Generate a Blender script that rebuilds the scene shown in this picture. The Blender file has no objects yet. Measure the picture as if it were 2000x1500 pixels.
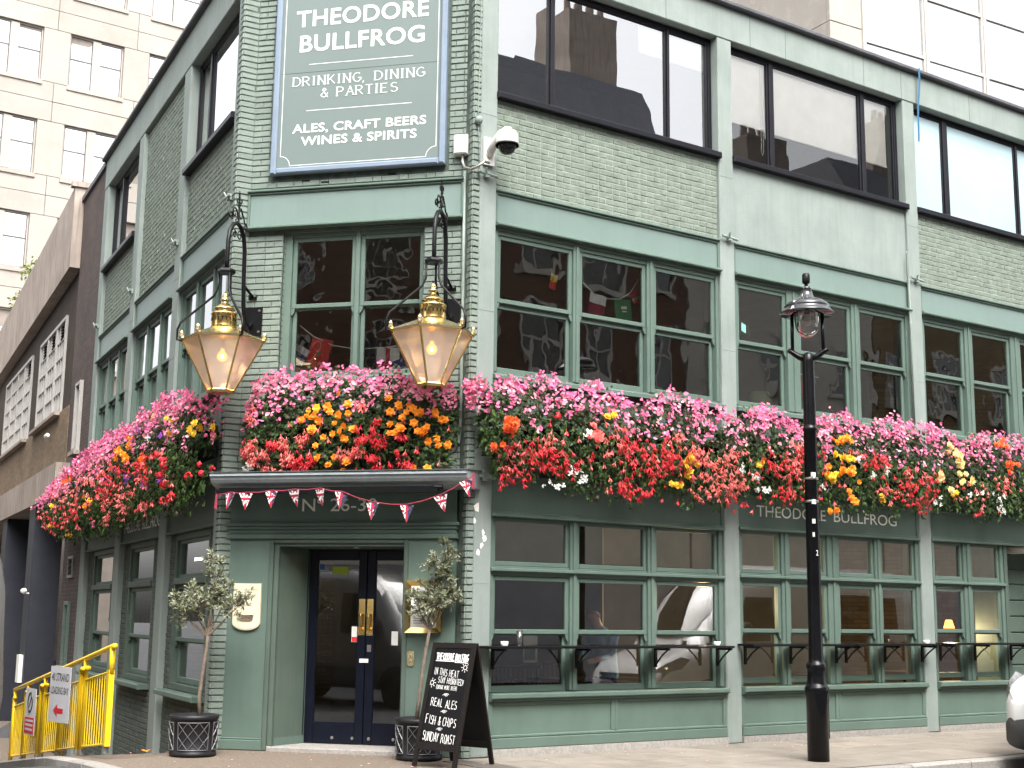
import bpy, math, random
from mathutils import Vector, Matrix
R_ = random.Random(11)
rad = math.radians
PI = math.pi
scene = bpy.context.scene
COL = scene.collection

# ------------------------------------------------------------------ camera
CAMZ = 1.53
pitch, roll = rad(9.95478), rad(0.73562)
fw = Vector((0, math.cos(pitch), math.sin(pitch)))
up0 = Vector((0, -math.sin(pitch), math.cos(pitch)))
rt0 = Vector((1, 0, 0))
rt = rt0 * math.cos(roll) + up0 * math.sin(roll)
upv = -rt0 * math.sin(roll) + up0 * math.cos(roll)
cam_data = bpy.data.cameras.new('camera')
cam_data.sensor_width = 36.0
cam_data.lens = 2596.5948 / 2000 * 36.0
cam_data.clip_start = 0.05
cam_data.clip_end = 2000
cam = bpy.data.objects.new('camera', cam_data)
m = Matrix.Identity(4)
for i, v in enumerate((rt, upv, -fw)):
    for j in range(3):
        m[j][i] = v[j]
m[2][3] = CAMZ
cam.matrix_world = m
COL.objects.link(cam)
scene.camera = cam

# ------------------------------------------------------------------ sky, sun, exposure
SUN_EL, SUN_AZ = rad(52), rad(165)      # azimuth clockwise from +Y: the veiled sun stands behind the camera, to the right
world = bpy.data.worlds.new('World')
scene.world = world
world.use_nodes = True
wn, wl = world.node_tree.nodes, world.node_tree.links
wn.clear()
sky = wn.new('ShaderNodeTexSky')
sky.sky_type = 'NISHITA'
sky.sun_disc = False
sky.sun_elevation = SUN_EL
sky.sun_rotation = SUN_AZ
sky.air_density = 1.0
sky.dust_density = 6.0
sky.ozone_density = 1.0
hsv = wn.new('ShaderNodeHueSaturation')
hsv.inputs['Saturation'].default_value = 0.18
bg = wn.new('ShaderNodeBackground')
bg.inputs['Strength'].default_value = 0.15
wo = wn.new('ShaderNodeOutputWorld')
wl.new(sky.outputs[0], hsv.inputs['Color'])
wl.new(hsv.outputs[0], bg.inputs['Color'])
wl.new(bg.outputs[0], wo.inputs['Surface'])
sun_d = bpy.data.lights.new('sun', 'SUN')
sun_d.energy = 0.6
sun_d.angle = rad(35)
sun_d.color = (1.0, 0.96, 0.90)
sun = bpy.data.objects.new('sun', sun_d)
sd = Vector((math.sin(SUN_AZ) * math.cos(SUN_EL), math.cos(SUN_AZ) * math.cos(SUN_EL), math.sin(SUN_EL)))
sun.rotation_euler = sd.to_track_quat('Z', 'Y').to_euler()
sun.location = (0, -20, 40)
COL.objects.link(sun)
vs = scene.view_settings
vs.view_transform = 'Standard'
vs.look = 'None'
vs.exposure = 1.95
vs.gamma = 1.0
vs.use_curve_mapping = False
scene.cycles.max_bounces = 6
scene.cycles.transparent_max_bounces = 16

# ------------------------------------------------------------------ materials
MATS = {}
def newmat(name):
    M = bpy.data.materials.new(name)
    M.use_nodes = True
    nt = M.node_tree
    nt.nodes.clear()
    out = nt.nodes.new('ShaderNodeOutputMaterial')
    MATS[name] = M
    return M, nt, out

def surf(name, c1, c2=None, rough=0.6, metal=0.0, scale=3.0, detail=5.0, bump=0.0, bscale=60.0, streak=0.0,
         streak_c=None, spec=0.5, speck=0.0, speck_c=(0.02, 0.02, 0.02), speck_scale=90.0, rand=0.0, coat=0.0, trans=0.0,
         stretch=None, speck_lo=0.62):
    """principled surface: two-tone noise, optional vertical weather streaks, specks and fine bump"""
    M, nt, out = newmat(name)
    N, L = nt.nodes, nt.links
    p = N.new('ShaderNodeBsdfPrincipled')
    p.inputs['Roughness'].default_value = rough
    p.inputs['Metallic'].default_value = metal
    p.inputs['Specular IOR Level'].default_value = spec
    if coat: p.inputs['Coat Weight'].default_value = coat
    tc = N.new('ShaderNodeTexCoord')
    co = tc.outputs['Object']
    if stretch:
        mp0 = N.new('ShaderNodeMapping')
        mp0.inputs['Scale'].default_value = stretch
        L.new(co, mp0.inputs['Vector']); co = mp0.outputs[0]
    c2 = c2 or tuple(x * 0.8 for x in c1)
    nz = N.new('ShaderNodeTexNoise')
    nz.inputs['Scale'].default_value = scale
    nz.inputs['Detail'].default_value = detail
    nz.inputs['Roughness'].default_value = 0.62
    L.new(co, nz.inputs['Vector'])
    rp = N.new('ShaderNodeValToRGB')
    rp.color_ramp.elements[0].position = 0.32
    rp.color_ramp.elements[1].position = 0.68
    rp.color_ramp.elements[0].color = (*c2, 1)
    rp.color_ramp.elements[1].color = (*c1, 1)
    L.new(nz.outputs['Fac'], rp.inputs[0])
    col = rp.outputs[0]
    def mix(fac, a, bcol):
        mx = N.new('ShaderNodeMix'); mx.data_type = 'RGBA'
        L.new(fac, mx.inputs['Factor']); L.new(a, mx.inputs['A'])
        mx.inputs['B'].default_value = (*bcol, 1)
        return mx.outputs['Result']
    if streak:
        mp = N.new('ShaderNodeMapping')
        mp.inputs['Scale'].default_value = (7, 7, 0.5)
        L.new(tc.outputs['Object'], mp.inputs['Vector'])
        n2 = N.new('ShaderNodeTexNoise'); n2.inputs['Scale'].default_value = 2.2; n2.inputs['Detail'].default_value = 6
        L.new(mp.outputs[0], n2.inputs['Vector'])
        r2 = N.new('ShaderNodeMapRange'); r2.inputs['From Min'].default_value = 0.48; r2.inputs['From Max'].default_value = 0.78
        r2.inputs['To Max'].default_value = streak
        L.new(n2.outputs['Fac'], r2.inputs['Value'])
        col = mix(r2.outputs[0], col, streak_c or tuple(x * 0.45 for x in c1))
    if speck:
        n3 = N.new('ShaderNodeTexNoise'); n3.inputs['Scale'].default_value = speck_scale; n3.inputs['Detail'].default_value = 3
        L.new(co, n3.inputs['Vector'])
        r3 = N.new('ShaderNodeMapRange'); r3.inputs['From Min'].default_value = speck_lo; r3.inputs['From Max'].default_value = speck_lo + 0.12
        r3.inputs['To Max'].default_value = speck
        L.new(n3.outputs['Fac'], r3.inputs['Value'])
        col = mix(r3.outputs[0], col, speck_c)
    if rand:
        oi = N.new('ShaderNodeObjectInfo')
        h = N.new('ShaderNodeHueSaturation')
        r4 = N.new('ShaderNodeMapRange'); r4.inputs['To Min'].default_value = 1 - rand; r4.inputs['To Max'].default_value = 1 + rand
        L.new(oi.outputs['Random'], r4.inputs['Value']); L.new(r4.outputs[0], h.inputs['Value'])
        L.new(col, h.inputs['Color']); col = h.outputs[0]
    L.new(col, p.inputs['Base Color'])
    if bump:
        nb = N.new('ShaderNodeTexNoise'); nb.inputs['Scale'].default_value = bscale; nb.inputs['Detail'].default_value = 4
        L.new(co, nb.inputs['Vector'])
        bp = N.new('ShaderNodeBump'); bp.inputs['Strength'].default_value = bump; bp.inputs['Distance'].default_value = 0.01
        L.new(nb.outputs['Fac'], bp.inputs['Height']); L.new(bp.outputs[0], p.inputs['Normal'])
    sh = p.outputs[0]
    if trans:
        tr = N.new('ShaderNodeBsdfTranslucent'); L.new(col, tr.inputs['Color'])
        ms = N.new('ShaderNodeMixShader'); ms.inputs[0].default_value = trans
        L.new(p.outputs[0], ms.inputs[1]); L.new(tr.outputs[0], ms.inputs[2]); sh = ms.outputs[0]
    L.new(sh, out.inputs['Surface'])
    return M

def glass(name, tint=(0.8, 0.85, 0.85), base=0.03, mult=1.6, wav=0.0, wscale=1.6, rough=0.0, milky=0.0, milk_c=(0.8, 0.8, 0.8)):
    M, nt, out = newmat(name)
    N, L = nt.nodes, nt.links
    t = N.new('ShaderNodeBsdfTransparent'); t.inputs['Color'].default_value = (*tint, 1)
    g = N.new('ShaderNodeBsdfGlossy'); g.inputs['Roughness'].default_value = rough
    f = N.new('ShaderNodeFresnel'); f.inputs['IOR'].default_value = 1.5
    ma = N.new('ShaderNodeMath'); ma.operation = 'MULTIPLY_ADD'; ma.use_clamp = True
    ma.inputs[1].default_value = mult; ma.inputs[2].default_value = base
    L.new(f.outputs[0], ma.inputs[0])
    if wav:
        tc = N.new('ShaderNodeTexCoord')
        nb = N.new('ShaderNodeTexNoise'); nb.inputs['Scale'].default_value = wscale; nb.inputs['Detail'].default_value = 1.5
        L.new(tc.outputs['Object'], nb.inputs['Vector'])
        bp = N.new('ShaderNodeBump'); bp.inputs['Strength'].default_value = wav; bp.inputs['Distance'].default_value = 0.05
        L.new(nb.outputs['Fac'], bp.inputs['Height'])
        L.new(bp.outputs[0], g.inputs['Normal'])
    base_sh = t.outputs[0]
    if milky:
        df = N.new('ShaderNodeBsdfDiffuse'); df.inputs['Color'].default_value = (*milk_c, 1)
        tl = N.new('ShaderNodeBsdfTranslucent'); tl.inputs['Color'].default_value = (*milk_c, 1)
        m0 = N.new('ShaderNodeMixShader'); m0.inputs[0].default_value = 0.5
        L.new(df.outputs[0], m0.inputs[1]); L.new(tl.outputs[0], m0.inputs[2])
        m1 = N.new('ShaderNodeMixShader'); m1.inputs[0].default_value = milky
        L.new(t.outputs[0], m1.inputs[1]); L.new(m0.outputs[0], m1.inputs[2]); base_sh = m1.outputs[0]
    mx = N.new('ShaderNodeMixShader')
    L.new(ma.outputs[0], mx.inputs[0]); L.new(base_sh, mx.inputs[1]); L.new(g.outputs[0], mx.inputs[2])
    L.new(mx.outputs[0], out.inputs['Surface'])
    return M

def emit(name, c, s):
    M, nt, out = newmat(name)
    e = nt.nodes.new('ShaderNodeEmission'); e.inputs[0].default_value = (*c, 1); e.inputs[1].default_value = s
    nt.links.new(e.outputs[0], out.inputs['Surface'])
    return M

def brickmat(name, c1, c2, mortar, bw=0.225, rh=0.075, bump=0.4, rough=0.85, swap=False):
    """flat brickwork too far away to build brick by brick"""
    M, nt, out = newmat(name)
    N, L = nt.nodes, nt.links
    p = N.new('ShaderNodeBsdfPrincipled'); p.inputs['Roughness'].default_value = rough
    tc = N.new('ShaderNodeTexCoord')
    sx = N.new('ShaderNodeSeparateXYZ'); L.new(tc.outputs['Object'], sx.inputs[0])
    ad = N.new('ShaderNodeMath'); ad.operation = 'ADD'
    L.new(sx.outputs[0], ad.inputs[0]); L.new(sx.outputs[1], ad.inputs[1])
    cx = N.new('ShaderNodeCombineXYZ'); L.new(ad.outputs[0], cx.inputs[0]); L.new(sx.outputs[2], cx.inputs[1])
    b = N.new('ShaderNodeTexBrick')
    b.inputs['Scale'].default_value = 1.0
    b.inputs['Brick Width'].default_value = bw; b.inputs['Row Height'].default_value = rh
    b.inputs['Mortar Size'].default_value = 0.006; b.inputs['Mortar Smooth'].default_value = 0.3
    b.inputs['Color1'].default_value = (*c1, 1); b.inputs['Color2'].default_value = (*c2, 1); b.inputs['Mortar'].default_value = (*mortar, 1)
    L.new(cx.outputs[0], b.inputs['Vector'])
    nz = N.new('ShaderNodeTexNoise'); nz.inputs['Scale'].default_value = 1.3; nz.inputs['Detail'].default_value = 6
    L.new(tc.outputs['Object'], nz.inputs['Vector'])
    r = N.new('ShaderNodeMapRange'); r.inputs['To Min'].default_value = 0.45; r.inputs['To Max'].default_value = 1.5
    L.new(nz.outputs['Fac'], r.inputs['Value'])
    h = N.new('ShaderNodeHueSaturation'); L.new(b.outputs['Color'], h.inputs['Color']); L.new(r.outputs[0], h.inputs['Value'])
    L.new(h.outputs[0], p.inputs['Base Color'])
    bp = N.new('ShaderNodeBump'); bp.inputs['Strength'].default_value = bump; bp.inputs['Distance'].default_value = 0.01; bp.invert = True
    L.new(b.outputs['Fac'], bp.inputs['Height']); L.new(bp.outputs[0], p.inputs['Normal'])
    L.new(p.outputs[0], out.inputs['Surface'])
    return M

# paints and building materials (real-world base colours)
surf('sage_wood', (0.107, 0.155, 0.128), (0.089, 0.130, 0.108), rough=0.5, spec=0.3, scale=1.7, bump=0.08, bscale=35, streak=0.12, speck=0.25, speck_scale=24, speck_lo=0.68, speck_c=(0.075, 0.095, 0.08))
surf('sage_panel', (0.161, 0.217, 0.198), (0.142, 0.195, 0.175), rough=0.45, spec=0.3, scale=1.2, bump=0.07, bscale=25, streak=0.10)
surf('sage_concrete', (0.237, 0.272, 0.253), (0.187, 0.222, 0.203), rough=0.75, spec=0.25, scale=1.4, bump=0.25, bscale=45, streak=0.28, streak_c=(0.13, 0.15, 0.128), speck=0.4, speck_scale=7, speck_lo=0.70, speck_c=(0.26, 0.30, 0.26))
surf('sage_brick', (0.190, 0.229, 0.197), (0.146, 0.181, 0.156), rough=0.65, spec=0.3, scale=6, bump=0.35, bscale=38, rand=0.11, streak=0.2, speck=0.35, speck_scale=30, speck_lo=0.66, speck_c=(0.21, 0.25, 0.215))
surf('sage_mortar', (0.102, 0.128, 0.107), (0.054, 0.068, 0.058), rough=0.9, spec=0.1, scale=9, bump=0.3, bscale=60)
surf('rough_brick', (0.199, 0.231, 0.193), (0.126, 0.154, 0.126), rough=0.8, spec=0.2, scale=14, bump=0.6, bscale=70, streak=0.25, speck=0.5, speck_scale=55, speck_lo=0.58, speck_c=(0.075, 0.09, 0.075))
surf('pale_mortar', (0.283, 0.331, 0.277), (0.193, 0.229, 0.190), rough=0.85, spec=0.2, scale=5, bump=0.4, bscale=50)
surf('dark_rough_brick', (0.099, 0.115, 0.101), (0.067, 0.080, 0.069), rough=0.75, spec=0.2, scale=9, bump=0.6, bscale=60, streak=0.3)
surf('dark_sage', (0.086, 0.118, 0.096), (0.070, 0.096, 0.079), rough=0.55, spec=0.25, scale=1.6, bump=0.1, bscale=35, streak=0.2)
surf('black_paint', (0.004, 0.004, 0.005), (0.007, 0.007, 0.008), rough=0.35, spec=0.22, scale=12, bump=0.08, bscale=40)
surf('lamp_black', (0.003, 0.003, 0.004), (0.006, 0.006, 0.007), rough=0.25, spec=0.25, scale=8, bump=0.15, bscale=18, speck=0.6, speck_scale=55, speck_lo=0.74, speck_c=(0.3, 0.3, 0.3))
surf('black_frame', (0.007, 0.007, 0.010), (0.010, 0.010, 0.014), rough=0.4, spec=0.2, scale=5)
surf('navy_paint', (0.004, 0.005, 0.011), (0.006, 0.008, 0.015), rough=0.3, spec=0.2, scale=4, bump=0.05, bscale=20)
surf('coping_lead', (0.09, 0.09, 0.10), (0.055, 0.055, 0.06), rough=0.6, scale=3, bump=0.2)
surf('canopy_lead', (0.36, 0.41, 0.42), (0.25, 0.29, 0.30), rough=0.3, scale=2.5, streak=0.4)
surf('white_letter', (0.78, 0.79, 0.75), (0.70, 0.71, 0.68), rough=0.5)
surf('faded_letter', (0.897, 0.897, 0.805), (0.782, 0.782, 0.701), rough=0.5, scale=20)
surf('sign_face', (0.144, 0.179, 0.171), (0.135, 0.170, 0.161), rough=0.35, spec=0.3, scale=1.0)
surf('sign_frame', (0.185, 0.235, 0.30), (0.16, 0.205, 0.265), rough=0.4, scale=4)
surf('brass', (0.92, 0.70, 0.30), (0.74, 0.52, 0.18), rough=0.20, metal=1.0, scale=5)
surf('brass_pale', (0.95, 0.82, 0.50), (0.86, 0.69, 0.36), rough=0.26, metal=1.0, scale=6)
surf('cream_plaque', (0.72, 0.64, 0.46), (0.66, 0.58, 0.41), rough=0.4, scale=8)
surf('paper', (0.78, 0.77, 0.72), (0.72, 0.71, 0.66), rough=0.8)
surf('white_plastic', (0.72, 0.71, 0.67), (0.60, 0.59, 0.55), rough=0.4, scale=9)
surf('dome_dark', (0.01, 0.01, 0.012), rough=0.05)
surf('room_wall', (0.16, 0.145, 0.12), (0.12, 0.11, 0.09), rough=0.8)
surf('room_wall_pale', (0.34, 0.32, 0.28), (0.28, 0.27, 0.24), rough=0.8)
surf('room_floor', (0.07, 0.045, 0.028), (0.04, 0.026, 0.016), rough=0.5, scale=3)
surf('blind', (0.918, 0.896, 0.840), (0.851, 0.829, 0.773), rough=0.85, scale=4)
surf('frost_film', (0.341, 0.452, 0.478), (0.308, 0.423, 0.454), rough=0.25, scale=1.1)
surf('wood_dark', (0.06, 0.03, 0.014), (0.03, 0.016, 0.008), rough=0.4, scale=6, stretch=(1, 1, 8))
surf('bark', (0.20, 0.155, 0.115), (0.11, 0.085, 0.065), rough=0.9, scale=25, bump=0.7, bscale=50)
surf('olive_leaf', (0.20, 0.22, 0.115), (0.125, 0.145, 0.07), rough=0.5, scale=5, trans=0.2)
surf('olive_leaf_pale', (0.36, 0.37, 0.28), (0.25, 0.265, 0.18), rough=0.6, scale=5, trans=0.15)
surf('leaf_dark', (0.032, 0.063, 0.017), (0.016, 0.032, 0.009), rough=0.42, spec=0.25, scale=7, trans=0.12)
surf('leaf_mid', (0.072, 0.135, 0.029), (0.043, 0.085, 0.020), rough=0.45, spec=0.25, scale=7, trans=0.2)
surf('leaf_bronze', (0.072, 0.053, 0.029), (0.038, 0.030, 0.017), rough=0.45, spec=0.25, scale=9, trans=0.12)
surf('petal_pink', (0.80, 0.23, 0.40), (0.70, 0.13, 0.29), rough=0.6, scale=4, trans=0.25)
surf('petal_blush', (0.86, 0.42, 0.49), (0.80, 0.28, 0.38), rough=0.6, scale=6, trans=0.25)
surf('petal_red', (0.72, 0.035, 0.045), (0.58, 0.02, 0.04), rough=0.6, scale=4, trans=0.22)
surf('petal_coral', (0.86, 0.24, 0.20), (0.76, 0.12, 0.12), rough=0.6, scale=4, trans=0.25)
surf('petal_orange', (0.92, 0.38, 0.025), (0.88, 0.25, 0.012), rough=0.6, scale=8, trans=0.25)
surf('petal_flame', (0.90, 0.17, 0.03), (0.82, 0.10, 0.02), rough=0.6, scale=8, trans=0.25)
surf('petal_yellow', (0.92, 0.66, 0.06), (0.88, 0.55, 0.03), rough=0.6, scale=8, trans=0.25)
surf('petal_cream', (0.90, 0.74, 0.35), (0.86, 0.62, 0.25), rough=0.6, scale=8, trans=0.25)
surf('petal_white', (0.85, 0.85, 0.80), (0.78, 0.78, 0.72), rough=0.6, scale=8, trans=0.2)
surf('petal_purple', (0.42, 0.08, 0.62), (0.32, 0.05, 0.52), rough=0.6, scale=8, trans=0.25)
surf('trough', (0.01, 0.012, 0.011), rough=0.8, spec=0.1)
surf('planter_lead', (0.016, 0.016, 0.018), (0.010, 0.010, 0.012), rough=0.45, spec=0.3, scale=5)
surf('planter_rib', (0.20, 0.20, 0.21), (0.12, 0.12, 0.13), rough=0.4, metal=0.4, scale=14)
surf('gravel', (0.62, 0.58, 0.50), (0.35, 0.32, 0.27), rough=0.9, scale=70, bump=0.6)
surf('slate_board', (0.003, 0.003, 0.004), (0.008, 0.008, 0.009), rough=0.45, spec=0.18, scale=3.0)
surf('board_wood', (0.006, 0.005, 0.005), (0.014, 0.011, 0.009), rough=0.45, spec=0.2, scale=14, stretch=(4, 4, 0.8), speck=0.5, speck_scale=40, speck_lo=0.70, speck_c=(0.10, 0.085, 0.07))
surf('chalk', (0.80, 0.80, 0.77), (0.66, 0.66, 0.64), rough=0.9, scale=60)
surf('flag_white', (0.74, 0.74, 0.74), (0.66, 0.66, 0.67), rough=0.8)
surf('flag_red', (0.48, 0.02, 0.05), (0.38, 0.015, 0.035), rough=0.8)
surf('flag_bright_red', (0.62, 0.035, 0.03), rough=0.8)
surf('flag_blue', (0.03, 0.04, 0.18), rough=0.8)
surf('flag_green', (0.02, 0.22, 0.09), rough=0.8)
surf('flag_yellow', (0.75, 0.58, 0.06), rough=0.8)
surf('flag_maroon', (0.25, 0.02, 0.06), rough=0.8)
surf('string_red', (0.248, 0.022, 0.044), rough=0.9)
surf('yellow_paint', (0.82, 0.56, 0.012), (0.74, 0.47, 0.01), rough=0.4, scale=5, bump=0.1, speck=0.85, speck_scale=9, speck_lo=0.66, speck_c=(0.16, 0.13, 0.10), streak=0.12, streak_c=(0.30, 0.17, 0.03))
surf('galvanised', (0.30, 0.30, 0.30), (0.15, 0.14, 0.13), rough=0.5, metal=0.5, scale=12)
surf('sign_grey', (0.55, 0.55, 0.57), (0.47, 0.47, 0.49), rough=0.5)
surf('sign_red', (0.60, 0.03, 0.04), rough=0.5)
surf('sign_black', (0.03, 0.03, 0.03), rough=0.5)
surf('sticker_green', (0.35, 0.48, 0.02), rough=0.5)
surf('sticker_blue', (0.03, 0.12, 0.32), rough=0.5)
surf('strap_blue', (0.03, 0.13, 0.24), (0.02, 0.10, 0.19), rough=0.7)
surf('conduit', (0.22, 0.27, 0.235), (0.18, 0.22, 0.19), rough=0.5)
surf('steel', (0.5, 0.48, 0.44), (0.35, 0.33, 0.30), rough=0.3, metal=0.9)
surf('chrome_black', (0.03, 0.03, 0.033), (0.02, 0.02, 0.022), rough=0.08, coat=0.6)
surf('lamp_white', (0.62, 0.58, 0.54), (0.45, 0.42, 0.38), rough=0.5, scale=12)
surf('asphalt', (0.060, 0.060, 0.062), (0.045, 0.045, 0.047), rough=0.9, scale=1.2, bump=0.5, bscale=120, speck=0.6, speck_scale=150, speck_c=(0.13, 0.13, 0.13))
surf('tarmac_path', (0.194, 0.158, 0.124), (0.122, 0.097, 0.077), rough=0.95, spec=0.15, scale=26, detail=8, bump=0.5, bscale=90, speck=0.7, speck_scale=75, speck_lo=0.60, speck_c=(0.33, 0.27, 0.20))
surf('paving_stone', (0.252, 0.223, 0.189), (0.189, 0.168, 0.141), rough=0.9, spec=0.2, scale=3.0, detail=8, bump=0.25, bscale=60, speck=0.5, speck_scale=26, speck_lo=0.64, speck_c=(0.15, 0.13, 0.11), rand=0.10)
surf('paving_joint', (0.11, 0.095, 0.08), rough=0.95)
surf('granite', (0.34, 0.32, 0.29), (0.22, 0.205, 0.19), rough=0.85, scale=30, bump=0.4, bscale=60, rand=0.12)
surf('office_stone', (0.310, 0.289, 0.260), (0.267, 0.240, 0.209), rough=0.75, scale=0.55, detail=9, speck=0.35, speck_scale=3.5, speck_lo=0.55, speck_c=(0.416, 0.349, 0.290), rand=0.05)
surf('office_joint', (0.22, 0.19, 0.165), rough=0.9)
surf('office_frame', (0.33, 0.30, 0.27), (0.28, 0.255, 0.23), rough=0.5)
surf('office_dark', (0.07, 0.065, 0.06), rough=0.5)
surf('office_room', (0.28, 0.28, 0.28), rough=0.9)
surf('alu', (0.46, 0.44, 0.41), (0.38, 0.36, 0.34), rough=0.4, metal=0.3)
surf('stained_concrete', (0.360, 0.306, 0.264), (0.258, 0.214, 0.182), rough=0.9, spec=0.2, scale=1.2, bump=0.3, bscale=30, streak=0.8, streak_c=(0.11, 0.088, 0.076))
surf('brown_render', (0.059, 0.046, 0.038), (0.039, 0.031, 0.025), rough=0.85, spec=0.15, scale=2, streak=0.4)
surf('white_steel', (0.358, 0.345, 0.325), (0.273, 0.260, 0.240), rough=0.5)
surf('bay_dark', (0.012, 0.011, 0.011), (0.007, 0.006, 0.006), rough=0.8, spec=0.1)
surf('navy_post', (0.030, 0.032, 0.042), (0.022, 0.024, 0.032), rough=0.6, spec=0.25, scale=3, bump=0.1)
surf('slate_roof', (0.143, 0.143, 0.169), (0.091, 0.091, 0.104), rough=0.6, scale=8, bump=0.3)
surf('stucco_white', (0.58, 0.55, 0.49), (0.50, 0.47, 0.42), rough=0.8, scale=1.5, streak=0.2)
surf('van_white', (0.76, 0.76, 0.75), (0.72, 0.72, 0.71), rough=0.22, coat=0.5, scale=2)
surf('van_silver', (0.210, 0.205, 0.200), (0.180, 0.177, 0.175), rough=0.25, coat=0.5, scale=2, metal=0.4)
surf('van_trim', (0.035, 0.036, 0.038), (0.028, 0.028, 0.03), rough=0.55, scale=20)
surf('tyre', (0.012, 0.012, 0.012), rough=0.85)
surf('rim', (0.40, 0.40, 0.41), rough=0.35, metal=0.8)
surf('headlamp', (0.62, 0.63, 0.64), (0.35, 0.36, 0.37), rough=0.10, scale=16, metal=0.5)
surf('skin', (0.600, 0.338, 0.237), (0.525, 0.288, 0.200), rough=0.5)
surf('hair_grey', (0.630, 0.555, 0.480), (0.480, 0.420, 0.360), rough=0.7, scale=30)
surf('shirt_blue', (0.252, 0.418, 0.608), (0.189, 0.323, 0.496), rough=0.8, scale=10)
surf('lampshade_green', (0.30, 0.34, 0.20), rough=0.8)
surf('terracotta', (0.32, 0.10, 0.05), rough=0.8)
surf('autumn_leaf', (0.72, 0.22, 0.02), (0.5, 0.12, 0.02), rough=0.6)
surf('foliage_bright', (0.16, 0.20, 0.03), (0.10, 0.13, 0.02), rough=0.6, scale=3, trans=0.3)
surf('hedge_leaf', (0.05, 0.075, 0.03), (0.03, 0.045, 0.018), rough=0.6)
brickmat('brown_brick', (0.185, 0.122, 0.064), (0.125, 0.082, 0.045), (0.07, 0.06, 0.05))
brickmat('purple_brick', (0.062, 0.038, 0.030), (0.036, 0.023, 0.020), (0.085, 0.07, 0.062))
brickmat('red_brick', (0.16, 0.078, 0.045), (0.12, 0.055, 0.034), (0.11, 0.09, 0.075))
brickmat('stock_brick', (0.24, 0.17, 0.085), (0.17, 0.12, 0.06), (0.16, 0.13, 0.10))
glass('sash_glass', (0.80, 0.82, 0.80), base=0.10, mult=1.8, wav=0.07, wscale=2.0)
glass('old_glass', (0.82, 0.83, 0.80), base=0.10, mult=1.8, wav=0.16, wscale=2.6)
glass('pub_glass', (0.84, 0.86, 0.84), base=0.12, mult=1.8, wav=0.015, wscale=1.2)
glass('modern_glass', (0.88, 0.90, 0.90), base=0.30, mult=2.4, wav=0.03, wscale=1.1)
glass('office_glass', (0.45, 0.50, 0.54), base=0.42, mult=1.8, wav=0.02, wscale=0.8)
glass('curtain_glass', (0.35, 0.40, 0.44), base=0.45, mult=1.8, wav=0.04, wscale=0.7)
glass('lantern_glass', (0.97, 0.89, 0.85), base=0.05, mult=1.2, milky=0.46, milk_c=(0.95, 0.87, 0.82))
glass('clear_glass', (0.93, 0.94, 0.94), base=0.03, mult=1.3)
glass('globe_glass', (0.90, 0.89, 0.88), base=0.05, mult=1.3, milky=0.12, milk_c=(0.7, 0.66, 0.64))
glass('van_glass', (0.10, 0.11, 0.12), base=0.06, mult=1.6)
emit('bulb', (1.0, 0.62, 0.20), 9.0)
emit('bulb_soft', (1.0, 0.36, 0.06), 2.2)
emit('exit_green', (0.25, 0.85, 0.55), 0.8)
emit('strip_light', (1.0, 0.93, 0.80), 6.0)
surf('shopfront_grey', (0.440, 0.440, 0.473), (0.352, 0.352, 0.378), rough=0.8, scale=1.0, streak=0.2)
surf('cream_band', (0.825, 0.780, 0.660), (0.720, 0.675, 0.570), rough=0.8)
glass('soft_glass', (0.92, 0.93, 0.92), base=0.07, mult=1.6, wav=0.03, wscale=1.1)

def halo_glass(name):  # see-through shell with the bulb's orange halo put in as emission
    M, nt, out = newmat(name); N, L = nt.nodes, nt.links
    t = N.new('ShaderNodeBsdfTransparent'); e = N.new('ShaderNodeEmission'); e.inputs[0].default_value = (1.0, 0.36, 0.05, 1); e.inputs[1].default_value = 1.5
    a = N.new('ShaderNodeMixShader'); a.inputs[0].default_value = 0.42
    L.new(t.outputs[0], a.inputs[1]); L.new(e.outputs[0], a.inputs[2]); L.new(a.outputs[0], out.inputs['Surface'])
halo_glass('bulb_halo')
surf('flag_navy', (0.022, 0.022, 0.07), rough=0.8)
surf('flag_crimson', (0.36, 0.014, 0.035), rough=0.8)

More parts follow.
